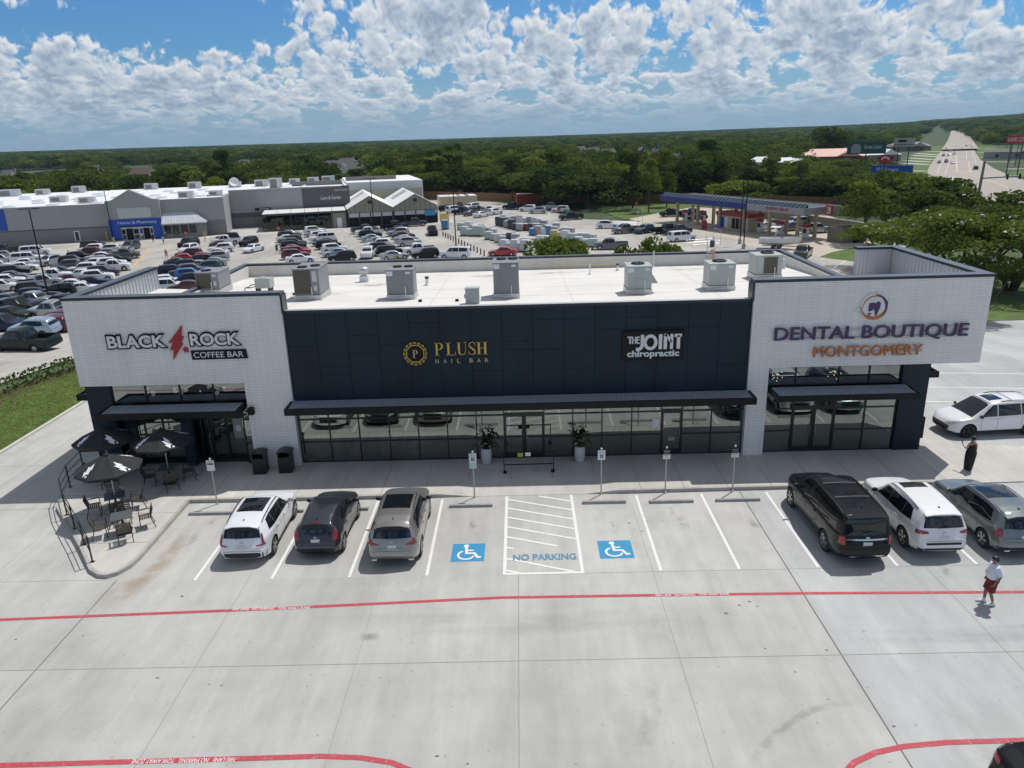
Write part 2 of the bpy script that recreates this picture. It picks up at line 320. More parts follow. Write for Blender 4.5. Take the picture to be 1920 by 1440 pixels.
def concretemat(name, c0, c1, tint, stain=0.5, slabs=False):
    """broom-finished concrete: broad mottling, streaks along the driving direction, small dark specks"""
    m = mat(name, c0, 0.85, spec=0.3); nt = m.node_tree; N = nt.nodes.new; L = nt.links.new; b = nt.nodes['Principled BSDF']
    tc = N('ShaderNodeTexCoord')
    def noise(sc, det, rough, stretch=(1, 1, 1), rot=0):
        mp = N('ShaderNodeMapping'); L(tc.outputs['Object'], mp.inputs[0]); mp.inputs['Scale'].default_value = stretch; mp.inputs['Rotation'].default_value = (0, 0, rot)
        n = N('ShaderNodeTexNoise'); n.inputs['Scale'].default_value = sc; n.inputs['Detail'].default_value = det; n.inputs['Roughness'].default_value = rough; L(mp.outputs[0], n.inputs['Vector']); return n.outputs['Fac']
    def rng(x, a, b_, lo, hi):
        r = N('ShaderNodeMapRange'); L(x, r.inputs[0]); r.inputs[1].default_value = a; r.inputs[2].default_value = b_; r.inputs[3].default_value = lo; r.inputs[4].default_value = hi; return r.outputs[0]
    def mul(a, b_):
        n = N('ShaderNodeMath'); n.operation = 'MULTIPLY'; L(a, n.inputs[0]); L(b_, n.inputs[1]); return n.outputs[0]
    big = noise(0.16, 6, 0.6, (1, 0.55, 1)); mid = noise(1.1, 7, 0.65, (1, 0.45, 1)); st = noise(2.2, 4, 0.6, (1.0, 0.06, 1)); st2 = noise(1.2, 4, 0.6, (0.05, 1.0, 1)); fine = noise(28, 3, 0.7); sp = noise(6.5, 2, 0.4)
    blot = noise(0.35, 5, 0.7, (1, 1, 1), 0.5)
    f = mul(mul(rng(big, 0.3, 0.7, 0.86, 1.10), rng(mid, 0.25, 0.75, 0.88, 1.09)), mul(rng(st, 0.3, 0.7, 0.94, 1.05), rng(st2, 0.3, 0.7, 0.97, 1.03)))
    f = mul(f, mul(rng(fine, 0.2, 0.8, 0.93, 1.07), rng(sp, 0.70, 0.76, 1.0, 0.72)))
    f = mul(f, rng(blot, 0.56, 0.72, 1.0, 1-0.22*stain))
    mx = N('ShaderNodeMix'); mx.data_type = 'RGBA'; L(rng(big, 0.35, 0.65, 0, 1), mx.inputs[0]); mx.inputs[6].default_value = (*c0, 1); mx.inputs[7].default_value = (*c1, 1)
    ml = N('ShaderNodeMix'); ml.data_type = 'RGBA'; ml.blend_type = 'MULTIPLY'; ml.inputs[0].default_value = 1; L(mx.outputs[2], ml.inputs[6]); L(f, ml.inputs[7])
    cout = ml.outputs[2]
    if slabs:      # every pour of the slab has a slightly different tone; the newer pour on the right is cooler
        sp3 = N('ShaderNodeSeparateXYZ'); L(tc.outputs['Object'], sp3.inputs[0])
        def mth(op, a, v):
            n = N('ShaderNodeMath'); n.operation = op; L(a, n.inputs[0]); n.inputs[1].default_value = v; return n.outputs[0]
        fx = mth('FLOOR', mth('DIVIDE', mth('ADD', sp3.outputs[0], -7.15), 4.75), 0); fy = mth('FLOOR', mth('DIVIDE', mth('ADD', sp3.outputs[1], 10.72), 4.6), 0)
        cx3 = N('ShaderNodeCombineXYZ'); L(fx, cx3.inputs[0]); L(fy, cx3.inputs[1]); wn3 = N('ShaderNodeTexWhiteNoise'); L(cx3.outputs[0], wn3.inputs['Vector'])
        m3 = N('ShaderNodeMix'); m3.data_type = 'RGBA'; m3.blend_type = 'MULTIPLY'; m3.inputs[0].default_value = 1; L(cout, m3.inputs[6])
        c3 = N('ShaderNodeMix'); c3.data_type = 'RGBA'; L(mth('GREATER_THAN', sp3.outputs[0], 7.15), c3.inputs[0]); c3.inputs[6].default_value = (1.0, 1.0, 0.985, 1); c3.inputs[7].default_value = (0.94, 0.97, 1.0, 1)
        m4_ = N('ShaderNodeMix'); m4_.data_type = 'RGBA'; m4_.blend_type = 'MULTIPLY'; m4_.inputs[0].default_value = 1; L(c3.outputs[2], m4_.inputs[6]); L(rng(wn3.outputs['Value'], 0, 1, 0.955, 1.03), m4_.inputs[7]); L(m4_.outputs[2], m3.inputs[7]); cout = m3.outputs[2]
    L(cout, b.inputs['Base Color'])
    bp = N('ShaderNodeBump'); bp.inputs['Strength'].default_value = 0.25; bp.inputs['Distance'].default_value = 0.01; L(fine, bp.inputs['Height']); L(bp.outputs[0], b.inputs['Normal'])
    return m
MT = {}
MT['concrete'] = concretemat('lot_concrete', (0.455, 0.45, 0.435), (0.50, 0.495, 0.475), None, slabs=True)
MT['walk'] = concretemat('walk_concrete', (0.52, 0.505, 0.47), (0.56, 0.54, 0.505), None, 0.3)
MT['curb'] = mat('curb_concrete', (0.40, 0.385, 0.36), 0.85, var=0.15, scale=2)
MT['oldlot'] = concretemat('store_lot_concrete', (0.40, 0.385, 0.355), (0.46, 0.44, 0.405), None, 0.8)
MT['joint'] = mat('joint_filler', (0.16, 0.155, 0.145), 0.9)
MT['jointfaint'] = mat('sawn_joint', (0.30, 0.295, 0.28), 0.9)
def wornpaint(name, col, amt):
    m = mat(name, col, .72); nt = m.node_tree; N = nt.nodes.new; L = nt.links.new; b = nt.nodes['Principled BSDF']; tc = N('ShaderNodeTexCoord'); f = []
    for sc, lo, hi in ((7.0, .56, .70), (38.0, .55, .68)):
        n = N('ShaderNodeTexNoise'); n.inputs['Scale'].default_value = sc; n.inputs['Detail'].default_value = 7; L(tc.outputs['Object'], n.inputs['Vector']); r = N('ShaderNodeMapRange'); L(n.outputs['Fac'], r.inputs[0]); r.inputs[1].default_value = lo; r.inputs[2].default_value = hi; r.inputs[4].default_value = amt; f.append(r.outputs[0])
    a = N('ShaderNodeMath'); a.operation = 'MAXIMUM'; L(f[0], a.inputs[0]); L(f[1], a.inputs[1]); mx = N('ShaderNodeMix'); mx.data_type = 'RGBA'; L(a.outputs[0], mx.inputs[0]); mx.inputs[6].default_value = (*col, 1); mx.inputs[7].default_value = (.46, .455, .44, 1); L(mx.outputs[2], b.inputs['Base Color']); return m
MT['white_paint'] = wornpaint('white_road_paint', (0.78, 0.78, 0.77), .55)
MT['red_paint'] = wornpaint('red_road_paint', (0.46, 0.05, 0.07), .35)
MT['blue_paint'] = mat('blue_road_paint', (0.03, 0.27, 0.50), 0.6, var=0.1, scale=6)
MT['blue_stencil'] = mat('blue_stencil_paint', (0.11, 0.26, 0.38), 0.7, var=0.25, scale=8)
MT['yellow_paint'] = mat('yellow_road_paint', (0.62, 0.44, 0.16), 0.7, var=0.1, scale=5)
MT['brick'] = brickmat()
MT['navy'] = mat('navy_panel', (0.0125, 0.0255, 0.041), 0.5, spec=0.25, var=0.22, scale=0.7, stretch=(1, 1, .35))
MT['navyjoint'] = mat('panel_joint', (0.006, 0.010, 0.016), 0.9, spec=0.1)
MT['black'] = mat('black_metal', (0.008, 0.0085, 0.009), 0.5, spec=0.25)
MT['blackfrm'] = mat('black_aluminium', (0.012, 0.013, 0.013), 0.35)
MT['coping'] = mat('navy_coping', (0.018, 0.024, 0.038), 0.35)
MT['copingtop'] = mat('slate_coping_top', (0.10, 0.12, 0.15), 0.45, metal=0.3)
MT['seam'] = mat('blue_grey_seam_metal', (0.34, 0.375, 0.44), 0.5, metal=0.1, var=0.05)
MT['galv'] = mat('galvanised_steel', (0.55, 0.56, 0.57), 0.45, metal=0.6, var=0.08)
MT['siding'] = mat('silver_siding', (0.60, 0.63, 0.67), 0.4, metal=0.35)
MT['roof'] = mat('white_roof_membrane', (0.69, 0.67, 0.635), 0.8, var=0.075, scale=0.35); MT['roofseam'] = mat('membrane_seam', (0.60, 0.585, 0.55), 0.8)
MT['parapet'] = mat('parapet_membrane', (0.58, 0.565, 0.535), 0.8, var=0.1, scale=0.9, stretch=(1, 1, 0.2))
MT['glass'] = glassmat('storefront_glass', 0.27)
MT['glassfar'] = mat('dark_window', (0.02, 0.025, 0.028), 0.08)
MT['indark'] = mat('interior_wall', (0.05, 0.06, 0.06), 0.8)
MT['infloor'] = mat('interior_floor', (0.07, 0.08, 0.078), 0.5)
MT['white'] = mat('white_plastic', (0.72, 0.73, 0.74), 0.5)
MT['gold'] = mat('gold_letters', (0.62, 0.42, 0.10), 0.35, metal=0.3)
MT['palegold'] = mat('pale_gold_letters', (0.55, 0.48, 0.30), 0.4, metal=0.2)
MT['purple'] = mat('purple_letters', (0.065, 0.03, 0.105), 0.4)
MT['orange'] = mat('orange_letters', (0.50, 0.17, 0.04), 0.45)
MT['signred'] = mat('red_sign', (0.36, 0.02, 0.025), 0.45)
MT['dgrey'] = mat('dark_grey_metal', (0.055, 0.058, 0.06), 0.5)
MT['rtu'] = mat('grey_unit_paint', (0.235, 0.24, 0.26), 0.5, var=0.06)
MT['rtug'] = mat('grey_green_unit_paint', (0.40, 0.44, 0.42), 0.5, var=0.06)
MT['coil'] = mat('condenser_coil', (0.085, 0.078, 0.06), 0.6, var=0.2, scale=20)
MT['grass'] = mat('mown_grass', (0.075, 0.125, 0.022), 0.9, var=0.4, scale=0.9, bump=0.6, dark=(0.05, 0.085, 0.014))
MT['earth'] = mat('ground_cover', (0.05, 0.075, 0.025), 0.95, var=0.4, scale=0.05, dark=(0.03, 0.05, 0.018))
MT['tyre'] = mat('tyre_rubber', (0.018, 0.018, 0.019), 0.8)
MT['rim'] = mat('alloy_rim', (0.42, 0.43, 0.45), 0.3, metal=0.8)
MT['rimblk'] = mat('black_rim', (0.02, 0.02, 0.022), 0.3, metal=0.5)
MT['trim'] = mat('black_trim', (0.015, 0.015, 0.016), 0.5)
MT['carglass'] = mat('car_glass', (0.008, 0.010, 0.012), 0.03, spec=0.7)
MT['taillight'] = mat('tail_lamp', (0.30, 0.008, 0.015), 0.12, coat=1.0)
MT['headlight'] = mat('head_lamp', (0.55, 0.58, 0.60), 0.1, coat=1.0)
MT['chrome'] = mat('chrome', (0.62, 0.63, 0.65), 0.15, metal=1.0)
MT['plate'] = mat('licence_plate', (0.62, 0.64, 0.66), 0.5, var=0.2, scale=30)
def leafmat(name, c, tr=0.35):
    m = mat(name, c, 0.85, var=0.32, scale=0.5, spec=0.08, objvar=0.95); nt = m.node_tree; b = nt.nodes['Principled BSDF']; N = nt.nodes.new; L = nt.links.new
    out = nt.nodes['Material Output']; t = N('ShaderNodeBsdfTranslucent'); mx = N('ShaderNodeMixShader'); mx.inputs[0].default_value = tr
    src = b.inputs['Base Color'].links[0].from_socket; g = N('ShaderNodeMix'); g.data_type = 'RGBA'; g.blend_type = 'MULTIPLY'; g.inputs[0].default_value = 1; g.inputs[7].default_value = (1.25, 1.35, 0.6, 1); L(src, g.inputs[6]); L(g.outputs[2], t.inputs[0])
    L(b.outputs[0], mx.inputs[1]); L(t.outputs[0], mx.inputs[2]); L(mx.outputs[0], out.inputs[0]); return m
MT['leaf'] = leafmat('leaves', (0.105, 0.140, 0.034)); MT['leafdark'] = leafmat('dark_leaves', (0.062, 0.092, 0.026)); MT['leafpine'] = leafmat('pine_needles', (0.088, 0.124, 0.030)); MT['leafbright'] = leafmat('bright_leaves', (0.115, 0.155, 0.030))
MT['bark'] = mat('bark', (0.085, 0.065, 0.05), 0.9, var=0.3, scale=3)
# ------------------------------------------------------------------ ground
def grid_lines(a, b, exact, g0=4, gr=1.16):
    s = set(exact); v = 0; st = g0
    while v < b: s.add(v); v += st; st *= gr
    v = 0; st = g0
    while v > a: s.add(v); v -= st; st *= gr
    return sorted(s)
def build_ground():
    xs = grid_lines(-7000, 7000, [-140, 140]); ys = grid_lines(-600, 9000, [16, 62, 170], 4, 1.09)
    vs = [(x, y, ht(x, y)-0.10) for y in ys for x in xs]; n = len(xs)
    fs = [(j*n+i, j*n+i+1, (j+1)*n+i+1, (j+1)*n+i) for j in range(len(ys)-1) for i in range(n-1)]
    o = MB().add(vs, fs).build('ground', MT['earth'], smooth=True); tag(o, kind='structure')
build_ground()
def clip(poly, k, above):
    out = []
    for i in range(len(poly)):
        a, b = poly[i], poly[(i+1) % len(poly)]; ia = (a[1] >= k) == above or a[1] == k; ib = (b[1] >= k) == above or b[1] == k
        if ia: out.append(a)
        if ia != ib and a[1] != b[1]: t = (k-a[1])/(b[1]-a[1]); out.append((a[0]+t*(b[0]-a[0]), k))
    return out
def drape(mb, poly, dz, m=0):
    for lo, hi in ((-1e4, 16), (16, 62), (62, 1e5)):
        p = poly
        if lo > -1e4: p = clip(p, lo, True)
        if p and hi < 1e5: p = clip(p, hi, False)
        if len(p) >= 3: mb.add([(x, y, (0 if hi == 16 else -4 if lo == 62 else -4*(y-16)/46)+dz) for x, y in p], [tuple(range(len(p)))], m)
    return mb
def ccw(p): return p if sum((b[0]-a[0])*(b[1]+a[1]) for a, b in zip(p, p[1:]+p[:1])) < 0 else p[::-1]
def sheet(name, poly, dz, m): return tag(drape(MB(), ccw(poly), dz).build(name, m), kind='structure')
def strip(mb, pts, w, dz, m=0):
    pts = [Vector((p[0], p[1])) for p in pts]; L = []; Rr = []
    for i, p in enumerate(pts):
        d = (pts[min(i+1, len(pts)-1)]-pts[max(0, i-1)]).normalized(); nrm = Vector((-d.y, d.x))*w/2; L.append(p+nrm); Rr.append(p-nrm)
    for i in range(len(pts)-1): drape(mb, [tuple(Rr[i]), tuple(Rr[i+1]), tuple(L[i+1]), tuple(L[i])], dz, m)
sheet('parking_lot', [(-28.5, -90), (70, -90), (70, 20), (44, 26), (44, 34), (20, 34), (20, 62.0), (-28.5, 40)], 0.0, MT['concrete'])
sheet('store_parking_lot', [(-150, -60), (-37.2, -60), (-37.2, 41), (-29, 43), (20, 63.5), (34, 60), (60, 92), (62, 128), (34, 141), (26, 138), (10, 150), (5, 176), (-14, 212), (-40, 230), (-150, 120)], -0.004, MT['oldlot'])
sheet('store_forecourt', [(-150, 112), (-60, 133.5), (-42, 140), (-17, 148), (-18, 154), (-160, 128)], 0.006, MT['walk'])
sheet('fuel_forecourt', [G(1165, 408, -4)[:2], G(1290, 432, -4)[:2], G(1500, 472, -4)[:2], G(1640, 494, -4)[:2], G(1660, 440, -4)[:2], G(1555, 405, -4)[:2], G(1300, 388, -4)[:2]], 0.004, mat('fuel_concrete', (0.47, 0.415, 0.34), 0.85, var=0.08, scale=0.3))
sheet('verge', [(-36.2, -60), (-28.5, -60), (-28.5, 40), (-36.2, 40)], -0.01, MT['grass'])
sheet('verge', [(34, 34.2), (44, 34.2), (44, 26.2), (70, 20.2), (130, 30), (120, 78), (52, 74)], 0.0, MT['grass'])
sheet('verge', [G(1128, 397, -4)[:2], G(1170, 412, -4)[:2], G(1250, 397, -4)[:2], G(1345, 380, -4)[:2], G(1300, 360, -4)[:2], G(1120, 372, -4)[:2]], 0.02, MT['grass'])
sheet('verge', [G(1536, 482, -4)[:2], G(1600, 490, -4)[:2], G(1700, 480, -4)[:2], G(1660, 452, -4)[:2], G(1560, 473, -4)[:2]], 0.03, MT['grass'])
kb = MB()
for a, b in (((-28.5, -60), (-28.5, 40)),):
    kb.box(a[0]-0.16, a[1], -0.06, a[0], 16, 0.13); drapek = [(-28.66, 16), (-28.5, 16), (-28.5, 40), (-28.66, 40)]
    kb.add([(x, y, ht(x, y)+z) for z in (-0.06, 0.13) for x, y in drapek], [(0, 3, 2, 1), (4, 5, 6, 7), (0, 1, 5, 4), (1, 2, 6, 5), (2, 3, 7, 6), (3, 0, 4, 7)])
tag(kb.build('kerb', mat('pale_kerb', (0.56, 0.55, 0.52), 0.8, var=0.08)), kind='structure')
def edge_wall(mb, pts, z, w=0.16):
    pass
# joints of the slab
jb = MB()
for x, y0, y1, w, m in ((-16.55, -90, -6.0, .035, 0), (-11.8, -90, -1, .02, 1), (-7.05, -90, -1, .016, 1), (-2.25, -90, -6.2, .026, 1), (2.45, -90, -1, .016, 1), (7.15, -90, -0.1, .04, 0), (11.9, -90, -0.2, .02, 1), (16.7, -90, 0, .03, 1), (21.5, -90, 4, .02, 1), (-21.3, -90, -2.6, .02, 1), (-26, -90, 15.9, .02, 1)):
    strip(jb, [(x, y0), (x, y1)], w, 0.004, m)
for y, x0, x1, w, m in ((-10.72, -28.4, 60, .022, 1), (-6.15, 0, 60, .012, 1), (-16.5, -28.4, 60, .02, 1), (-24, -28, 60, .02, 1), (-5.95, -28.4, -16.8, .014, 1), (-0.3, -28.4, -22.4, .018, 1), (4.3, -28.4, -23.2, .018, 1), (10.0, 18, 60, .016, 1)):
    strip(jb, [(x0, y), (x1, y)], w, 0.005, m)
tag(jb.build('pavement_joints', [MT['joint'], MT['jointfaint']]), kind='structure')
# a darker band of old tyre wear and a curved skid mark
def alphamat(name, col, sc, lo, hi, stretch=(1, 1, 1), amt=1.0):
    m = mat(name, col, 0.85); nt = m.node_tree; N = nt.nodes.new; L = nt.links.new; b = nt.nodes['Principled BSDF']
    tc = N('ShaderNodeTexCoord'); mp = N('ShaderNodeMapping'); mp.inputs['Scale'].default_value = stretch; L(tc.outputs['Object'], mp.inputs[0]); n = N('ShaderNodeTexNoise'); n.inputs['Scale'].default_value = sc; n.inputs['Detail'].default_value = 6; L(mp.outputs[0], n.inputs['Vector'])
    r = N('ShaderNodeMapRange'); r.interpolation_type = 'SMOOTHSTEP'; L(n.outputs['Fac'], r.inputs[0]); r.inputs[1].default_value = lo; r.inputs[2].default_value = hi; r.inputs[4].default_value = amt
    at = N('ShaderNodeAttribute'); at.attribute_name = 'fade'; ml = N('ShaderNodeMath'); ml.operation = 'MULTIPLY'; L(r.outputs[0], ml.inputs[0]); L(at.outputs['Fac'], ml.inputs[1]); L(ml.outputs[0], b.inputs['Alpha']); return m
def soft_strip(name, pts, w, dz, m, n=9):
    vs = []; fs = []; fa = []
    pts = [Vector(p) for p in pts]
    for i, p in enumerate(pts):
        d = (pts[min(i+1, len(pts)-1)]-pts[max(0, i-1)]).normalized(); nn = Vector((-d.y, d.x)); ends = min(1, i/2, (len(pts)-1-i)/2)
        ww = w[i] if isinstance(w, (list, tuple)) else w
        for k in range(n):
            t = k/(n-1)*2-1; q = p+nn*t*ww/2; vs.append((q.x, q.y, dz)); fa.append(max(0, 1-t*t)*ends)
    for i in range(len(pts)-1):
        for k in range(n-1): a = i*n+k; fs.append((a, a+n, a+n+1, a+1))
    o = MB().add(vs, fs).build(name, m); at = o.data.attributes.new('fade', 'FLOAT', 'POINT'); at.data.foreach_set('value', fa); tag(o, kind='structure')
soft_strip('rust_stain', [G(*p, 0)[:2] for p in ((352, 985), (345, 1005), (325, 1030), (300, 1060), (275, 1082), (240, 1105), (205, 1125), (180, 1140))], [.5, .7, .8, .9, 1.0, 1.3, 1.6, 1.4], 0.004, alphamat('rust_stain', (0.40, 0.235, 0.09), 1.7, 0.22, 0.62, amt=0.3))
soft_strip('tyre_mark', [G(*p, 0)[:2] for p in ((1405, 1440), (1420, 1412), (1445, 1385), (1480, 1355), (1520, 1332), (1560, 1322), (1640, 1312))], 0.28, 0.004, alphamat('tyre_mark', (0.2, 0.2, 0.2), 3, 0.3, 0.6, amt=0.2))
soft_strip('tyre_mark', [G(*p, 0)[:2] for p in ((1195, 1425), (1205, 1400), (1215, 1370), (1224, 1330), (1220, 1295), (1240, 1270))], 0.55, 0.004, alphamat('tyre_mark_wide', (0.25, 0.25, 0.25), 2, 0.35, 0.65, amt=0.22))
soft_strip('wear_band', [(x, -9.9+0.1*math.sin(x)) for x in np.linspace(7.3, 40, 12)], 0.9, 0.004, alphamat('wear_band', (0.25, 0.255, 0.26), 1.2, 0.25, 0.7, (0.3, 2, 1), 0.25))
soft_strip('wear_band', [(x, -8.9+0.15*math.sin(x*.7)) for x in np.linspace(-9, 4, 12)], 1.2, 0.004, alphamat('wear_band2', (0.25, 0.255, 0.26), 0.9, 0.35, 0.7, (0.4, 1.4, 1), 0.15))
OILM = alphamat('oil_drip', (.12, .12, .12), 2.5, .35, .7, amt=.35)
# specks of litter and oil
ob = MB()
for px, py, r in ((341, 1118, .09), (545+275, 1418, .06), (877, 1432, .05), (1180, 981, .06), (1205, 996, .05), (1225, 990, .03), (694, 1195, .0), (30, 1199, .05), (155, 1192, .04), (1387, 1135, .06), (1405, 1128, .08), (1420, 1137, .05), (1362, 1150, .08), (1435, 1216, .04), (1550, 1219, .05), (1676, 1362, .05), (295, 1271, .05), (393, 1283, .04), (416, 1285, .04), (772, 1258, .03), (1491, 1260, .04), (1620, 1183, .03)):
    if r: x, y, _ = G(px, py, 0); ob.add([(x+r*math.cos(a)*rnd.uniform(.6, 1.2), y+0.6*r*math.sin(a)*rnd.uniform(.6, 1.2), 0.006) for a in np.linspace(0, 2*math.pi, 8)[:-1]], [tuple(range(7))])
tag(ob.build('oil_spots', MT['joint']), kind='structure')
x, y, _ = G(692, 1194, 0); soft_strip('tan_stain', [(x-.35, y), (x-.2, y), (x, y), (x+.2, y), (x+.35, y)], .4, .005, alphamat('tan_stain', (.33, .27, .2), 2, .2, .5, amt=.45))

for i, (x, y, w_) in enumerate(((-15.0, -3.2, .5), (-4.1, -2.6, .4), (1.5, -2.9, .45), (4.2, -2.7, .6), (6.9, -3.1, .5), (-14.8, -1.9, .4), (4.0, -1.7, .35), (1.2, -1.8, .3), (12.4, -6.4, .4))):
    soft_strip('oil_drip', [(x-.1, y-w_*1.3), (x, y-w_*.6), (x+.05, y), (x, y+w_*.6), (x+.1, y+w_*1.3)], w_*.8, .0045, OILM)
# sidewalk
sw = MB(); ZW = 0.15
def slab(mb, poly, z=ZW, m=0): mb.prism(ccw(poly), -0.05, z, m, bottom=False)
slab(sw, [(-16.4, -0.05), (-5.6, -0.05), (-5.6, 3.9), (-16.4, 3.9)])
slab(sw, [(1.9, -0.05), (17.0, 0.1), (17.0, 3.9), (1.9, 3.9)])
slab(sw, [(-5.6, 1.35), (1.9, 1.35), (1.9, 3.9), (-5.6, 3.9)])
slab(sw, [(17.0, 0.1), (27, 0.3), (27, 3.2), (18.6, 4.2), (16.9, 18), (16.5, 18), (16.5, 3.9), (17.0, 3.9)], 0.05)
r0 = 0.012
sw.add([(-5.6, -0.05, ZW), (-4.2, -0.05, r0), (0.6, -0.05, r0), (1.9, -0.05, ZW), (1.9, 1.35, ZW), (0.6, 1.35, ZW), (-4.2, 1.35, ZW), (-5.6, 1.35, ZW)], [(0, 1, 6, 7), (1, 2, 5, 6), (2, 3, 4, 5)])
sw.add([(-5.6, -0.05, -.05), (-5.6, -0.05, ZW), (-4.2, -0.05, r0), (-4.2, -.05, -.05), (0.6, -.05, r0), (0.6, -.05, -.05), (1.9, -.05, ZW), (1.9, -.05, -.05)], [(0, 3, 2, 1), (3, 5, 4, 2), (5, 7, 6, 4)])
PATIO = [(-16.4, -0.05), (-16.35, -4.6), (-16.42, -5.2), (-16.65, -5.65), (-16.95, -5.85), (-17.3, -5.8), (-17.8, -5.45), (-20.1, -2.6), (-21.9, -0.5), (-22.75, 1.4), (-23.0, 3.9), (-16.4, 3.9)]
slab(sw, PATIO)
slab(sw, [(-23.6, 3.9), (-22.1, 3.9), (-22.1, 17), (-23.2, 17)], 0.06)
so_ = sw.build('sidewalk', MT['walk']); tag(so_, kind='structure')
cb = MB()   # kerb face in darker concrete, a hand's breadth proud of the slab edge
def kerbrun(pts, h=ZW+.002, w=.15):
    P = [Vector(p) for p in pts]; n = len(P); O = []; I = []
    for k, p in enumerate(P):
        d = ((P[k+1]-p).normalized() if k < n-1 else Vector((0, 0)))+((p-P[k-1]).normalized() if k else Vector((0, 0))); d.normalize(); q = Vector((d.y, -d.x)); O.append(p+q*.012); I.append(p-q*w)
    vs = []
    for o_, i_ in zip(O, I): vs += [(o_.x, o_.y, -.05), (o_.x, o_.y, h), (i_.x, i_.y, h)]
    cb.add(vs, [f for k in range(n-1) for f in ((3*k, 3*k+3, 3*k+4, 3*k+1), (3*k+1, 3*k+4, 3*k+5, 3*k+2))]+[(0, 1, 2), (3*n-1, 3*n-2, 3*n-3)])
kerbrun([(-16.35, -.06), (-5.75, -.06)]); kerbrun([(2.05, -.06), (17.0, .09)]); kerbrun([PATIO[i] for i in range(10, -1, -1)], w=.13)
tag(cb.build('sidewalk_kerb', MT['curb']), kind='structure')
wj = MB()
for i, x in enumerate(np.arange(-15.6, 16.6, 1.86)): wj.add([(x-.008, -.05 if not -5.7 < x < 2 else 1.3, ZW+.004), (x+.008, -.05 if not -5.7 < x < 2 else 1.3, ZW+.004), (x+.008, 3.4, ZW+.004), (x-.008, 3.4, ZW+.004)], [(0, 1, 2, 3)])
for x0, y0, x1, y1 in ((-22.6, 0.6, -16.4, 0.6), (-21.2, -1.2, -16.4, -1.2), (-19.0, -3.6, -16.4, -3.6), (-19.6, 3.4, -19.6, -2.9), (-16.4, -.1, -16.4, 3.4)):
    d = Vector((x1-x0, y1-y0)).normalized(); n = Vector((-d.y, d.x))*.009
    wj.add([(x0-n.x, y0-n.y, ZW+.004), (x1-n.x, y1-n.y, ZW+.004), (x1+n.x, y1+n.y, ZW+.004), (x0+n.x, y0+n.y, ZW+.004)], [(0, 1, 2, 3)])
tag(wj.build('sidewalk_joints', MT['joint']), kind='structure')

# painted markings
def flat_text(s, x0, x1, y0, y1, z, m, name, flip=False, bold=0.0):
    mb = text_mb(MB(), s, x0, x1, y0, y1, 0, 0.002, offset=bold); cx, cy = (x0+x1)/2, (y0+y1)/2
    mb.v = [((2*cx-p[0]) if flip else p[0], (2*cy-p[2]) if flip else p[2], z-p[1]) for p in mb.v]
    return tag(mb.build(name, m), kind='structure')
ST = 2.743
pm = MB()
for i in list(range(0, 4))+list(range(6, 13)): strip(pm, [((i-5)*ST, -0.25), ((i-5)*ST, -6.1)], 0.11, 0.007)
for x in (-ST, 0.0): strip(pm, [(x, -0.1), (x, -6.05)], 0.12, 0.007)
strip(pm, [(-ST-.06, -6.1), (.06, -6.1)], 0.12, 0.0072)
for k in range(9):
    yl = -.25-0.78*k+.62; a = (-ST+.06, yl); b = (-.06, yl-1.05)
    if a[1] > -.15: t = (a[1]+.15)/1.05; a = (a[0]+t*(b[0]-a[0]), -.15)
    if b[1] < -6.05:
        t = (a[1]+6.05)/(a[1]-b[1]); b = (a[0]+t*(b[0]-a[0]), -6.05)
    if a[1] < -6: continue
    segs = [(a, b)]
    f = lambda t: (a[0]+t*(b[0]-a[0]), a[1]+t*(b[1]-a[1]))
    if k == 6: segs = [(a, f(.12)), (f(.78), b)] if False else [(a, f(.1))]
    if k == 5: segs = [(a, f(.72))]
    if k == 7: segs = [(f(.0), b)]
    for p, q in segs: strip(pm, [p, q], 0.11, 0.0074)
tag(pm.build('bay_lines', MT['white_paint']), kind='structure')
flat_text('NO PARKING', -2.45, -.14, -5.25, -4.82, 0.009, MT['blue_stencil'], 'stencilled_words', bold=.03)
rl = MB()
strip(rl, [(-28.4, -8.5), (-19.3, -8.2), (-10.6, -7.9), (-2.8, -7.52), (2, -7.56), (7, -7.62), (14.3, -7.8), (30, -8.0), (60, -8.3)], 0.14, 0.008)
strip(rl, [(-28.4, -14.55), (-15.2, -14.3), (-8.4, -14.2), (-7.2, -14.18), (-6.2, -14.25), (-5.4, -14.42), (-4.8, -14.72), (-4.3, -15.2), (-4.05, -15.8), (-4, -17)], 0.16, 0.008)
strip(rl, [(5.0, -17), (5.05, -15.8), (5.35, -15.1), (5.85, -14.66), (6.5, -14.36), (7.3, -14.18), (8.4, -14.08), (10.3, -14.05), (30, -14.0), (60, -14)], 0.16, 0.008)
tag(rl.build('fire_lane_line', MT['red_paint']), kind='structure')
WORDS = 'FIRE LANE   NO PARKING   TOW AWAY ZONE'
flat_text(WORDS, -11.7, -9.15, -7.96, -7.82, .011, MT['white_paint'], 'fire_lane_words'); flat_text(WORDS, 2.3, 4.72, -7.65, -7.52, .011, MT['white_paint'], 'fire_lane_words')
flat_text(WORDS, -11.95, -9.35, -14.33, -14.18, .011, MT['white_paint'], 'fire_lane_words', flip=True)
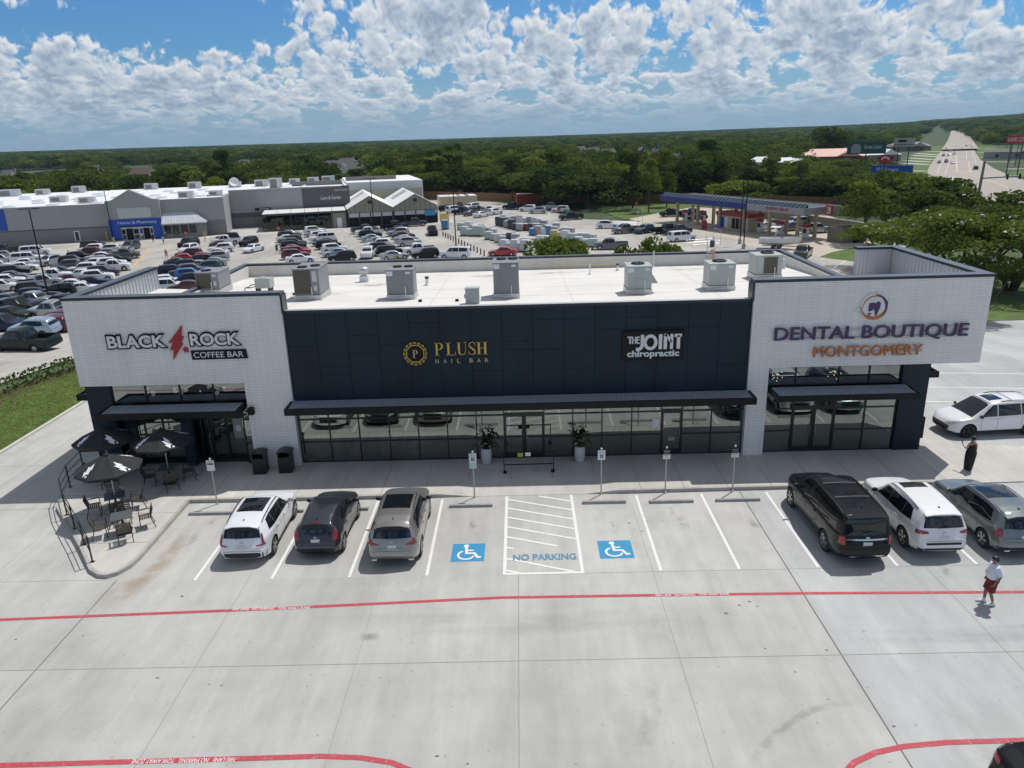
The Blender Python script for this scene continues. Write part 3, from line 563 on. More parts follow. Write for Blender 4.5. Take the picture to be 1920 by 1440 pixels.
def access_symbol(mb, P, w, m=0):
    """wheelchair sign in the unit square; P maps (u, v, k) to a point, k counting the strokes so that none shares a plane"""
    K = [0]
    def poly(pts): K[0] += 1; mb.add([P(u, v, K[0]) for u, v in pts], [tuple(range(len(pts)))], m)
    def stroke(pts, t, e_=.25):
        for a, b in zip(pts, pts[1:]):
            d = Vector((b[0]-a[0], b[1]-a[1])).normalized(); n = Vector((-d.y, d.x))*t/2; e = d*t*e_
            poly([(a[0]-n.x-e.x, a[1]-n.y-e.y), (b[0]-n.x+e.x, b[1]-n.y+e.y), (b[0]+n.x+e.x, b[1]+n.y+e.y), (a[0]+n.x-e.x, a[1]+n.y-e.y)])
    poly([(.42+.085*math.cos(t), .86+.085*math.sin(t)) for t in np.linspace(0, 2*math.pi, 15)[:-1]])
    stroke([(.43, .76), (.45, .44), (.69, .44), (.80, .20), (.88, .23)], .085); stroke([(.44, .60), (.64, .60)], .07)
    A = np.linspace(R_(115), R_(345), 20)
    for a0, a1 in zip(A, A[1:]): poly([(.44+r*math.cos(a), .34+r*math.sin(a)) for r, a in ((.205, a0), (.275, a0), (.275, a1), (.205, a1))][::-1])
for x0, x1 in ((-4.72, -3.5), (0.72, 1.96)):
    q = MB(); q.add([(x0, -5.22, .008), (x1, -5.22, .008), (x1, -3.98, .008), (x0, -3.98, .008)], [(0, 1, 2, 3)], 0)
    access_symbol(q, lambda u, v, k: (x0+u*(x1-x0), -5.22+v*1.24, .011+.0003*k), 1, 1)
    tag(q.build('access_marking', [MT['blue_paint'], MT['white_paint']]), kind='structure')
rb = MB()
for px in ((1760, 700), (1765, 727), (1745, 754)):
    x, y, _ = G(*px); strip(rb, [(x-1, y+.2), (x+5.5, y-.6)], .1, .006)
tag(rb.build('bay_lines', MT['white_paint']), kind='structure')
# store lot markings
yb = MB()
for a, b in (((280, 465), (250, 500)), ((340, 464), (318, 505)), ((281, 465), (340, 464))): strip(yb, [G(*a, -4)[:2], G(*b, -4)[:2]], .35, .01)
tag(yb.build('aisle_lines', MT['yellow_paint']), kind='structure')
wb = MB()
for a, b in (((1537, 488), (1560, 478)), ((1560, 505), (1600, 480)), ((645, 430), (665, 445)), ((1100, 425), (1160, 420)), ((1130, 408), (1185, 404)), ((1295, 462), (1350, 470)), ((1300, 470), (1370, 478))): strip(wb, [G(*a)[:2], G(*b)[:2]], .15, .012)
tag(wb.build('bay_lines', MT['white_paint']), kind='structure')
# ------------------------------------------------------------------ the retail building
BLD = empty('retail_building', (0, 0, 0), 0, 'long single-storey retail building with navy middle and two white brick end towers', 'building')
YF = 3.45
def part(name, mb, m, parent=BLD, **k): return mb.build(name, m, parent, **k)
def plain(mb): return mb
# brick fronts (L-shaped) with returns; their upper edges carry the coping
bl = MB(); bl.wallprism([(-14.62, ZW), (-12.5, ZW), (-12.5, 8.28), (-22.15, 8.28), (-22.15, 4.3), (-14.62, 4.3)], 3.3, 3.75)
bl.box(-22.15, 3.752, 4.3, -21.8, 11.65, 8.28)
part('brick_tower', bl, MT['brick'])
br_ = MB(); br_.wallprism([(8.24, ZW), (9.15, ZW), (9.15, 4.4), (18.52, 4.4), (18.52, 8.28), (8.24, 8.28)], 3.3, 3.75)
br_.box(18.17, 3.752, 4.4, 18.52, 12.15, 8.28); br_.box(16.3, 11.8, 4.4, 18.168, 12.15, 8.28)
part('brick_tower', br_, MT['brick'])
# coping caps
cp = MB()
def cap(x0, y0, x1, y1, z): cp.box(x0, y0, z, x1, y1, z+.115, 0); cp.box(x0+.003, y0+.003, z+.115, x1-.003, y1-.003, z+.122, 1)
cap(-22.2, 3.26, -12.45, 3.85, 8.28); cap(-22.2, 3.853, -21.7, 11.7, 8.28); cap(8.19, 3.26, 18.57, 3.85, 8.28); cap(18.05, 3.853, 18.57, 12.2, 8.28); cap(16.25, 11.7, 18.047, 12.2, 8.28)
cp.box(-12.498, 3.26, 7.45, -12.40, 3.9, 8.278, 0); cp.box(8.14, 3.26, 7.45, 8.238, 3.9, 8.278, 0)
cp.box(-12.398, 3.36, 7.44, 8.138, 3.62, 7.56, 0); cp.box(-12.39, 3.365, 7.56, 8.13, 3.615, 7.575, 2)
for (x0, y0, x1, y1) in ((-18.95, 16.75, 14.05, 17.12), (-18.95, 8.0, -18.62, 16.748), (13.72, 3.9, 14.05, 16.748), (-18.95, 3.9, -18.62, 7.998)): cap(x0, y0, x1, y1, 7.5)
part('coping', cp, [MT['coping'], MT['copingtop'], MT['galv']])
# navy walls
nv = MB(); nv.box(-12.498, YF, 3.36, 8.238, 3.7, 7.438, 0)
nv.box(-22.1, 3.55, ZW, -20.95, 3.8, 4.298); nv.box(-22.1, 3.802, ZW, -21.85, 17, 4.298); nv.box(-20.1, 3.56, ZW, -20.6, 3.8, 3.38)
nv.box(-17.95, 3.5, ZW, -17.5, 3.8, 3.2)
nv.box(15.27, 3.5, ZW, 16.5, 3.8, 4.398); nv.box(16.25, 3.802, ZW, 16.5, 17, 4.398)
nv.box(-21.85, 16.7, ZW, 16.25, 17, 4.29); nv.box(-18.9, 16.75, 4.29, 14.0, 17.0, 7.498); nv.box(-18.9, 3.9, 4.3, -18.65, 16.74, 7.498, 0); nv.box(13.75, 3.9, 4.4, 14.0, 16.74, 7.498, 0)
rj = random.Random(3); xs = list(np.linspace(-12.5, 8.24, 16)); jz = {}
for i, x in enumerate(xs[1:-1]): nv.box(x-.01, YF-.002, 3.5, x+.01, YF+.01, 7.43, 1)
for a, b in zip(xs, xs[1:]):
    for z in rj.sample([4.1, 4.55, 4.95, 5.5, 5.9, 6.35, 6.85], rj.choice((1, 2, 2))): nv.box(a+.012, YF-.002, z-.009, b-.012, YF+.01, z+.009, 1)
part('navy_wall', nv, [MT['navy'], MT['navyjoint']])
# roof deck, falling to the back, and the parapet lining
rf = MB(); rz = lambda y: 7.50-0.0505*(y-3.7)
rf.add([(-18.62, 3.62, rz(3.62)), (13.72, 3.62, rz(3.62)), (13.72, 16.75, rz(16.75)), (-18.62, 16.75, rz(16.75))], [(0, 1, 2, 3)])
rf.add([(-21.8, 3.75, 7.35), (-18.95, 3.75, 7.2), (-18.95, 11.65, 7.05), (-21.8, 11.65, 7.2)], [(0, 1, 2, 3)]); rf.box(-21.8, 3.76, 4.28, -18.95, 11.65, 4.4)
rf.add([(14.05, 3.75, 6.6), (18.17, 3.75, 7.1), (18.17, 11.8, 6.9), (14.05, 11.8, 6.5)], [(0, 1, 2, 3)]); rf.box(16.51, 3.76, 4.38, 18.16, 11.79, 4.5)
for y in np.arange(6.2, 16.5, 2.9): rf.add([(-18.5, y, rz(y)+.004), (13.6, y, rz(y)+.004), (13.6, y+.06, rz(y+.06)+.004), (-18.5, y+.06, rz(y+.06)+.004)], [(0, 1, 2, 3)], 1)
for x in (-12.6, -6.1, .4, 7.1): rf.add([(x, 3.7, rz(3.7)+.005), (x+.06, 3.7, rz(3.7)+.005), (x+.06, 16.6, rz(16.6)+.005), (x, 16.6, rz(16.6)+.005)], [(0, 1, 2, 3)], 1)
part('roof', rf, [MT['roof'], MT['roofseam']])
for i, (px, py, w_, h_) in enumerate(((600, 557, 2.2, .5), (915, 513, 2.0, .35), (1045, 507, 2.4, .35), (480, 515, 2.0, .5), (700, 535, 1.6, .4), (1300, 500, 2.6, .4))):
    x, y = G(px, py, 7.1)[:2]; vs = [(x+(u-.5)*w_*1.3, y+(v-.5)*h_*3, rz(y+(v-.5)*h_*3)+.008) for v in np.linspace(0, 1, 7) for u in np.linspace(0, 1, 9)]
    o = MB().add(vs, [(j*9+k, j*9+k+1, (j+1)*9+k+1, (j+1)*9+k) for j in range(6) for k in range(8)]).build('roof_stain', alphamat(f'roof_stain_{"abcdef"[i]}', (.36, .29, .20), 1.6, .3, .7, amt=.5), BLD); at = o.data.attributes.new('fade', 'FLOAT', 'POINT'); at.data.foreach_set('value', [max(0, 1-(u*2-1)**2-(v*2-1)**2) for v in np.linspace(0, 1, 7) for u in np.linspace(0, 1, 9)])
pl = MB(); pl.box(-18.6, 16.66, 6.6, 13.7, 16.745, 7.5); pl.box(-18.615, 3.9, 6.6, -18.53, 16.655, 7.5); pl.box(13.63, 3.9, 6.6, 13.715, 16.655, 7.5)
part('parapet_lining', pl, MT['parapet'])
# ribbed metal siding on the inner faces of the two returns
def ribs(x, y0, y1, z0, z1, sx):
    sd = MB(); sd.box(min(x, x+sx*.02), y0, z0, max(x, x+sx*.02), y1, z1)
    for y in np.arange(y0+.2, y1, .34): sd.box(min(x+sx*.0199, x+sx*.06), y, z0, max(x+sx*.0199, x+sx*.06), y+.05, z1)
    part('ribbed_siding', sd, MT['siding'])
ribs(-21.798, 3.9, 11.6, 7.1, 8.27, 1); ribs(18.168, 3.9, 11.7, 6.9, 8.27, -1)
sd = MB(); sd.box(16.3, 11.77, 6.6, 18.1, 11.797, 8.27)
for x in np.arange(16.45, 18.1, .2): sd.box(x, 11.72, 6.6, x+.04, 11.771, 8.27)
part('ribbed_siding', sd, MT['siding'])
# canopies: seam-metal sheet in a black frame
def canopy(x0, x1, zt, zb, y1=2.2, y0=3.44, side=None):
    f = MB(); f.box(x0, y1, zb, x1, y1+.09, zt); f.box(x0, y1+.092, zb, x0+.09, y0, zt); f.box(x1-.09, y1+.092, zb, x1, y0, zt)
    f.box(x0+.092, y1+.094, zb+.02, x1-.092, y0, zb+.05)
    o = part('canopy', f, MT['black'])
    s = MB(); z0, z1 = zb+.21, zb+.27
    s.add([(x0+.09, y1+.09, z0), (x1-.09, y1+.09, z0), (x1-.09, y0, z1), (x0+.09, y0, z1)], [(0, 1, 2, 3)])
    for x in np.arange(x0+.25, x1-.12, .19): s.add([(x, y1+.09, z0+.002), (x+.028, y1+.09, z0+.002), (x+.028, y0-.12, z1+.002), (x, y0-.12, z1+.002), (x, y1+.09, z0+.03), (x+.028, y1+.09, z0+.03), (x+.028, y0-.12, z1+.03), (x, y0-.12, z1+.03)], [(0, 1, 5, 4), (1, 2, 6, 5), (2, 3, 7, 6), (3, 0, 4, 7), (4, 5, 6, 7)])
    part('canopy_sheet', s, MT['seam'], o)
canopy(-12.6, 8.36, 3.36, 3.05); canopy(-21.05, -14.72, 3.32, 3.03); canopy(9.28, 15.5, 3.40, 3.14)
cs = MB(); cs.box(16.502, 5.2, 3.1, 17.9, 5.3, 3.4); cs.box(17.8, 5.302, 3.1, 17.9, 8.5, 3.4); cs.box(16.502, 5.302, 3.22, 17.798, 8.5, 3.26)
cs2 = MB(); cs2.box(-23.5, 5.0, 3.05, -22.102, 5.1, 3.35); cs2.box(-23.5, 5.102, 3.05, -23.4, 8.5, 3.35); cs2.box(-23.398, 5.102, 3.17, -22.102, 8.5, 3.22)
part('side_canopy', cs, MT['black']); c2 = part('side_canopy', cs2, MT['black'])
q = MB(); q.box(-23.398, 5.102, 3.222, -22.102, 8.5, 3.24); part('canopy_sheet', q, MT['seam'], c2)
# windows: each bay a frame with its panes
def window(x0, x1, zs, y=3.6, t=.05, name='window'):
    f = MB(); a = t/2
    f.box(x0, y, zs[0], x0+a, y+.11, zs[-1]); f.box(x1-a, y, zs[0], x1, y+.11, zs[-1])
    for i, z in enumerate(zs):
        lo = z if i == 0 else z-a; hi = z if i == len(zs)-1 else z+a
        if i == 0: lo, hi = z, z+t
        if i == len(zs)-1: lo, hi = z-t, z
        f.box(x0+a, y+.002, lo, x1-a, y+.108, hi)
    o = part(name, f, MT['blackfrm'])
    g = MB(); g.quad((x0+a, y+.06, zs[0]+t), (x1-a, y+.06, zs[0]+t), (x1-a, y+.06, zs[-1]-t), (x0+a, y+.06, zs[-1]-t)); part('pane', g, MT['glass'], o)
    return o
def door(x0, x1, z1=2.35, y=3.6, n=2):
    o = None; w = (x1-x0)/n
    for k in range(n):
        a, b = x0+k*w, x0+(k+1)*w; f = MB(); t = .1
        f.box(a+.005, y, ZW, a+t, y+.1, z1); f.box(b-t, y, ZW, b-.005, y+.1, z1); f.box(a+t, y+.002, ZW, b-t, y+.098, ZW+.25); f.box(a+t, y+.002, z1-.13, b-t, y+.098, z1)
        o = part('door', f, MT['blackfrm']); g = MB(); g.quad((a+t, y+.05, ZW+.25), (b-t, y+.05, ZW+.25), (b-t, y+.05, z1-.13), (a+t, y+.05, z1-.13)); part('pane', g, MT['glass'], o)
        h = MB(); hx = b-.13 if (k == 0 and n > 1) or n == 1 else a+.13; h.tube([(hx, y-.01, 1.0), (hx, y-.07, 1.0), (hx, y-.07, 1.45), (hx, y-.01, 1.45)], .014); part('door_handle', h, MT['chrome'], o)
    return o
MX = [-12.49, -11.05, -9.66, -8.25, -6.88, -5.52, -4.16, -2.87]; RZ = [ZW, 1.17, 2.31, 3.04]
for a, b in zip(MX, MX[1:]): window(a, b, RZ)
window(-2.87, -1.0, [2.35, 3.04]); door(-2.87, -1.0)
for a, b in ((-1.0, .34), (.34, 1.7), (1.7, 3.08), (3.08, 4.46)): window(a, b, RZ)
window(4.46, 5.42, [2.35, 3.04]); door(4.46, 5.42, n=1)
for a, b in ((5.42, 6.77), (6.77, 8.235)): window(a, b, RZ)
lx = [-20.93, -19.36, -17.77, -16.22, -14.63]
for a, b in zip(lx, lx[1:]): window(a, b, [3.36, 4.29])
for a, b in ((-20.58, -19.72), (-19.72, -18.85), (-18.85, -17.96)): window(a, b, [ZW+.45, 1.1, 1.75, 2.35, 3.02])
window(-17.48, -16.3, [2.35, 3.04], 4.3); window(-16.3, -15.1, [2.35, 3.04], 4.3); door(-17.48, -16.9, 2.35, 4.3, 1); window(-16.9, -16.2, [ZW, 2.35], 4.3); door(-16.2, -15.1, 2.35, 4.3, 1); window(-15.1, -14.63, [ZW, 1.17, 2.35, 3.04], 3.7)
vb = MB(); vb.box(-17.5, 3.8, 3.03, -14.63, 4.42, 3.08); part('entry_reveal', vb, MT['black'])
rx = [9.16, 10.5, 12.46, 13.83, 15.26]
for a, b in zip(rx, rx[1:]): window(a, b, [3.44, 4.39])
window(9.16, 10.5, [ZW, 1.2, 2.28, 3.12]); window(10.5, 12.46, [2.35, 3.12]); door(10.5, 12.46)
for a, b in ((12.46, 13.83), (13.83, 15.26)): window(a, b, [ZW, 1.2, 2.28, 3.12])
# interior behind the glass
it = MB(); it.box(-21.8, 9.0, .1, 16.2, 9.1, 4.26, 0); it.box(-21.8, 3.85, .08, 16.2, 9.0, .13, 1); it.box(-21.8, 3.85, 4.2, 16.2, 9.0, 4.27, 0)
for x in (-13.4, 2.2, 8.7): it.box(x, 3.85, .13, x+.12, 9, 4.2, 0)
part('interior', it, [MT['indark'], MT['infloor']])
# door and window lettering
lb = MB(); text_mb(lb, '300', 4.72, 5.16, 2.62, 2.8, 3.655, .004); part('door_number', lb, MT['white'])
lb = MB(); text_mb(lb, '200', -2.1, -1.75, 2.66, 2.8, 3.655, .004); part('door_number', lb, MT['white'])
lb = MB(); text_mb(lb, 'PLUSH', -2.72, -2.15, 1.82, 2.0, 3.645, .004)
for k in range(5): lb.box(-2.65, 3.642, 1.7-.07*k, -2.2, 3.645, 1.73-.07*k)
part('door_lettering', lb, MT['white'])
lb = MB(); text_mb(lb, 'THE JOINT', 4.66, 5.22, 1.98, 2.12, 3.645, .004); part('door_lettering', lb, MT['white']); lb = MB(); text_mb(lb, 'chiropractic', 4.66, 5.22, 1.86, 1.95, 3.645, .004); lb.box(4.6, 3.642, 2.17, 5.25, 3.645, 2.2)
for k in range(2): lb.box(4.8, 3.642, .95-.1*k, 5.1, 3.645, .98-.1*k)
part('door_lettering', lb, MT['white'])
lb = MB(); lb.box(3.95+.1, 3.64, 1.5, 4.25+.1, 3.645, 1.95); part('door_notice', lb, MT['white'])
lb = MB(); lb.box(-15.85, 4.335, 1.2, -15.4, 4.34, 2.2, 0); lb.box(-15.72, 4.33, 1.55, -15.5, 4.334, 1.85, 1); part('door_notice', lb, [mat('frosted_panel', (.3, .34, .32), .4), MT['white']])
# wall lamp on the left brick pier, meter box on the right side
w = MB(); w.cbox((-14.42, 3.16, 2.98), (.24, .27, .34)); part('wall_lamp', w, MT['black'], bevel=.03)
w = MB(); w.box(16.502, 4.0, .5, 16.9, 4.6, 1.55); w.box(16.502, 4.9, .7, 16.75, 5.3, 1.4); part('meter_box', w, MT['black'], bevel=.01)

# salon seats seen through the lower panes
def pedicure(x):
    o = empty('pedicure_chair', (x, 5.1, .13), 0, label=None, cat='salon chair', group='pedicure chairs behind the storefront glass')
    m = mat('salon_white', (.55, .62, .62), .4) if 'salon' not in MT else MT['salon']; MT['salon'] = m
    b = MB(); b.lathe((0, -.55, 0), [(.3, 0), (.33, .1), (.4, .42), (.42, .46), (.34, .45), (.28, .2), (.01, .18)], 18); b.build('foot_basin', m, o, smooth=True)
    b = MB(); b.cbox((0, .1, .5), (.6, .6, .16)); b.cbox((0, .1, .22), (.5, .5, .44)); b.build('seat', m, o, bevel=.05, smooth=True)
    b = MB(); b.cbox((0, .48, .9), (.58, .16, .8), rx=-.2); b.build('backrest', MT['dgrey'], o, bevel=.06, smooth=True)
    for s in (-1, 1): b = MB(); b.cbox((s*.36, .1, .66), (.12, .6, .12)); b.build('armrest', m, o, bevel=.03, smooth=True)
    return o
for x, t in ((-11.7, 'white pedicure chair behind the glass nearest the black litter bins'), (-10.1, 'white pedicure chair second from the brick pier, behind the salon glass'), (-8.6, 'white pedicure chair third from the brick pier, behind the salon glass'), (-7.2, 'white pedicure chair farthest from the brick pier, behind the salon glass')):
    pedicure(x)['label'] = t

# hanging lamps behind the clerestory glass
MT['bulb'] = mat('warm_bulb', (1.0, .72, .40), .4, emit=3.5); MT['globe'] = mat('pale_globe', (.75, .72, .65), .4, emit=.35)
for px, py, t in ((1456, 704, 'sparkling chandelier behind the clerestory glass nearest the navy wall'), (1564, 700, 'sparkling chandelier behind the middle of the right clerestory glass')):
    x, z = at_y(px, py, 4.7); o = empty('chandelier', (x, 4.7, z), 0, t, 'lamp'); b = MB(); b.cyl((0, 0, 0), (0, 0, 4.15-z), .012, n=6); rr = random.Random(px); pts = [Vector((rr.uniform(-.32, .32), rr.uniform(-.25, .25), rr.uniform(-.22, .22))) for _ in range(11)]
    for p_ in pts: b.bar((0, 0, 0), p_, .01)
    b.build('stem', MT['gold'], o)
    for p_ in pts: b = MB(); b.ell(p_, (.022,)*3, 8, 6); b.build('bulb', MT['bulb'], o)
for px, py, t in ((283, 738, 'cluster of pale globe lamps behind the left clerestory glass, left pane'), (345, 735, 'cluster of pale globe lamps behind the left clerestory glass, middle panes'), (405, 732, 'cluster of pale globe lamps behind the left clerestory glass, right pane')):
    x, z = at_y(px, py, 5.2); o = empty('pendant_lamps', (x, 5.2, z), 0, t, 'lamp'); rr = random.Random(px); b = MB(); pts = [Vector((rr.uniform(-.5, .5), rr.uniform(-.3, .3), rr.uniform(-.15, .2))) for _ in range(4)]
    for p_ in pts: b.cyl(p_, (p_.x, p_.y, 4.18-z), .008, n=5)
    b.build('cord', MT['black'], o)
    for p_ in pts: b = MB(); b.ell(p_, (.09,)*3, 10, 7); b.build('globe', MT['globe'], o, smooth=True)
# ------------------------------------------------------------------ signs on the facade
def sign(name, label): return empty(name, (0, 0, 0), 0, label, 'sign')
s = sign('shop_sign', 'black and white lettered coffee bar sign with red bolt on the left brick tower')
def outlined(txt, x0, x1, z0, z1):
    b = MB(); text_mb(b, txt, x0-.07, x1+.07, z0-.07, z1+.07, 3.3, .10, 0, offset=.075); o = b.build('letters', MT['black'], s)
    b = MB(); text_mb(b, txt, x0, x1, z0, z1, 3.2, .03, 0, offset=.028); b.build('letter_face', MT['white'], o)
outlined('BLACK', -20.42, -17.83, 6.1, 6.66); outlined('ROCK', -16.7, -14.5, 6.13, 6.68)
bolt = [(-17.61, 5.5), (-17.08, 6.22), (-17.18, 6.2), (-16.98, 6.56), (-17.1, 6.53), (-17.0, 7.05), (-17.72, 6.27), (-17.5, 6.3), (-17.7, 5.93), (-17.52, 5.96)]
b = MB(); b.wallprism(bolt, 3.2, 3.3); b.build('bolt', MT['signred'], s)
b = MB(); st = [(-17.0+(.16 if i % 2 == 0 else .07)*math.sin(i*math.pi/5+math.pi+.2)*1, 5.93+(.16 if i % 2 == 0 else .07)*-math.cos(i*math.pi/5+math.pi+.2)) for i in range(10)]
b.wallprism(st[::-1] if sum((p[0]-q_[0])*(p[1]+q_[1]) for p, q_ in zip(st[1:]+st[:1], st)) > 0 else st, 3.22, 3.3); b.build('star', MT['signred'], s)
b = MB(); b.wallprism([(-16.76, 5.46), (-14.26, 5.47), (-14.3, 5.9), (-16.78, 5.89)], 3.22, 3.3); bo = b.build('backing_panel', MT['black'], s, bevel=.01)
b = MB(); text_mb(b, 'COFFEE BAR', -16.66, -14.42, 5.56, 5.82, 3.217, .02); b.build('letters', MT['white'], bo)
s = sign('shop_sign', 'gold serif nail bar sign with round monogram on the navy wall')
b = MB(); cx, cz = -6.74, 5.45; ring = [(cx+.56*math.cos(a), cz+.56*math.sin(a)) for a in np.linspace(0, 2*math.pi, 33)[:-1]]; b.wallprism(ring, 3.38, 3.45); d = b.build('monogram_disc', MT['black'], s)
b = MB()
def pframe(rot, n, r, t):
    for k in range(n):
        a0, a1 = rot+2*math.pi*k/n, rot+2*math.pi*(k+1)/n
        b.add([(cx+q*math.cos(a), 3.365, cz+q*math.sin(a)) for q, a in ((r, a0), (r, a1), (r-t, a1), (r-t, a0))]+[(cx+q*math.cos(a), 3.379, cz+q*math.sin(a)) for q, a in ((r, a0), (r, a1), (r-t, a1), (r-t, a0))], [(0, 3, 2, 1), (0, 1, 5, 4), (2, 3, 7, 6), (4, 5, 6, 7)])
pframe(0, 8, .55, .05); pframe(math.pi/8, 8, .55, .05); pframe(math.pi/8, 8, .44, .04)
b.build('monogram_frame', MT['gold'], d)
def serif(mb, ch, x, w, z0, h, y, dp, m=0):
    X = lambda u: x+u*w; Z = lambda v: z0+v*h
    def rect(u0, v0, u1, v1): mb.box(X(u0), y-dp, Z(v0), X(u1), y, Z(v1), m)
    def arc(cu, cv, ru, rv, a0, a1, tw, n=14):
        for k in range(n):
            p = []
            for a in (a0+(a1-a0)*k/n, a0+(a1-a0)*(k+1)/n):
                t = tw(a); p.append(((cu+ru*math.cos(a), cv+rv*math.sin(a)), (cu+(ru-t)*math.cos(a), cv+(rv-t*w/h)*math.sin(a))))
            (o0, i0), (o1, i1) = p; q = [o0, o1, i1, i0]
            mb.add([(X(u), y-dp, Z(v)) for u, v in q]+[(X(u), y, Z(v)) for u, v in q], [(0, 1, 2, 3), (0, 4, 5, 1), (2, 6, 7, 3), (4, 7, 6, 5)], m)
    hair = .035; T = .2
    if ch == 'P': rect(.12, 0, .12+T, 1); rect(0, 0, .46, hair); rect(0, 1-hair, .5, 1); rect(.3, .46, .55, .46+hair); arc(.5, .73, .4, .27, -math.pi/2, math.pi/2, lambda a: .05+.15*max(0, math.cos(a)))
    if ch == 'L': rect(.15, 0, .15+T, 1); rect(0, 1-hair, .5, 1); rect(0, 0, .95, hair); rect(.9, 0, .95, .28)
    if ch == 'U': rect(.1, .28, .1+T, 1); rect(0, 1-hair, .42, 1); rect(.82, .28, .86, 1); rect(.68, 1-hair, 1, 1); arc(.48, .3, .38, .3, math.pi, 2*math.pi, lambda a: .05+.15*max(0, -math.cos(a)))
    if ch == 'S': arc(.5, .74, .38, .26, .2, math.pi, lambda a: .06+.05*max(0, -math.cos(a))); arc(.5, .26, .42, .26, -math.pi, 0, lambda a: .05+.10*max(0, math.cos(a))); mb.bar((X(.2), y-dp/2, Z(.70)), (X(.82), y-dp/2, Z(.30)), .2*w, dp, m); rect(.83, .70, .87, .95); rect(.08, .05, .12, .33)
    if ch == 'H': rect(.12, 0, .12+T, 1); rect(.68, 0, .68+T, 1); rect(.3, .5, .7, .5+hair); [rect(u, v, u+.36, v+hair) for u in (.03, .6) for v in (0, 1-hair)]
b = MB(); serif(b, 'P', -6.86, .26, 5.26, .36, 3.379, .02); b.build('monogram_letter', MT['palegold'], d)
b = MB()
for ch, x, w_ in (('P', -5.86, .42), ('L', -5.36, .46), ('U', -4.86, .46), ('S', -4.38, .4), ('H', -3.98, .5)): serif(b, ch, x, w_, 5.33, .59, 3.45, .07)
b.build('letters', MT['gold'], s)
b = MB(); 
for ch, x in zip('NAILBAR', (-5.86, -5.5, -5.14, -4.88, -4.32, -3.97, -3.62)): text_mb(b, ch, x, x+(.03 if ch == 'I' else .15), 4.96, 5.15, 3.45, .05)
b.build('letters', MT['palegold'], s)
s = sign('shop_sign', 'black chiropractic sign board with rounded white letters on the navy wall')
b = MB(); b.box(2.54, 3.3, 4.9, 5.27, 3.45, 6.25); bo = b.build('sign_board', MT['black'], s, bevel=.015)
b = MB(); Y0, DP = 3.3, .035
def st(pts, t, closed=False):
    pts = [Vector((p[0], 0, p[1])) for p in pts]
    L = []; Rr = []; n = len(pts)
    for i, p in enumerate(pts):
        d_ = ((pts[(i+1) % n] if (closed or i < n-1) else p)-(pts[i-1] if (closed or i > 0) else p)).normalized(); nn = Vector((-d_.z, 0, d_.x))*t/2; L.append(p+nn); Rr.append(p-nn)
    for i in range(n if closed else n-1):
        j = (i+1) % n; q = [Rr[i], Rr[j], L[j], L[i]]
        b.add([(v.x, Y0-DP, v.z) for v in q]+[(v.x, Y0, v.z) for v in q], [(0, 1, 2, 3), (0, 4, 5, 1), (1, 5, 6, 2), (2, 6, 7, 3), (3, 7, 4, 0)])
t = .15
st([(3.42, 6.08), (3.42, 5.62), (3.38, 5.5), (3.29, 5.42), (3.14, 5.41)], t); st([(3.78+.24*math.cos(a), 5.73+.29*math.sin(a)) for a in np.linspace(0, 2*math.pi, 29)[:-1]], t-.01, True)
st([(4.22, 6.09), (4.22, 5.4)], t); st([(4.44, 5.4), (4.44, 6.09)], t); st([(4.4, 6.06), (4.5, 6.03), (4.6, 5.9), (4.7, 5.72)], .12); st([(4.72, 6.09), (4.72, 5.4)], t-.02); st([(4.84, 6.02), (5.16, 6.02)], .14); st([(5.02, 6.02), (5.02, 5.4)], t)
st([(2.76, 5.98), (2.98, 5.98)], .07); st([(2.87, 5.98), (2.87, 5.68)], .07); st([(2.98, 6.0), (2.98, 5.68)], .06); st([(2.96, 5.84), (3.13, 5.84)], .06); st([(3.12, 6.0), (3.12, 5.68)], .06); st([(3.3, 5.98), (3.2, 5.98), (3.17, 5.9), (3.17, 5.78), (3.22, 5.7), (3.3, 5.7)], .06); st([(3.17, 5.86), (3.29, 5.86)], .05)
b.build('letters', MT['white'], bo); b = MB()
text_mb(b, 'chiropractic', 2.75, 5.07, 4.98, 5.36, Y0, DP, offset=.03)
b.build('letters', MT['white'], bo)
s = sign('shop_sign', 'purple and orange dental lettering with round tooth emblem on the right brick tower')
b = MB(); bold_text(b, 'DENTAL BOUTIQUE', 9.22, 17.72, 5.58, 6.27, 3.22, .06, .014); b.build('letters', MT['purple'], s)
b = MB(); bold_text(b, 'MONTGOMERY', 11.02, 15.82, 4.87, 5.36, 3.22, .06, .009); b.build('letters', MT['orange'], s)
b = MB()
for z in (5.66, 6.02): b.box(9.2, 3.225, z, 17.75, 3.298, z+.09 if z < 6 else z+.12)
for z in (5.0,): b.box(11.0, 3.225, z, 15.85, 3.298, z+.07)
b.build('mounting_rail', mat('rail_grey', (.5, .5, .52), .5), s)
cx, cz = 13.47, 7.08
b = MB(); out = [(cx+.60*math.cos(a), cz+.62*math.sin(a)) for a in np.linspace(0, 2*math.pi, 41)[:-1]]; b.wallprism(out, 3.2, 3.3); d = b.build('emblem_disc', MT['white'], s)
b = MB(); b.wallprism([(cx-.56, cz-.1), (cx-.78, cz-.2), (cx-.74, cz-.06), (cx-.56, cz+.02)], 3.2, 3.3); b.wallprism([(cx+.55, cz+.1), (cx+.78, cz+.16), (cx+.7, cz+.27), (cx+.5, cz+.26)], 3.2, 3.3); b.build('emblem_tab', MT['white'], d)
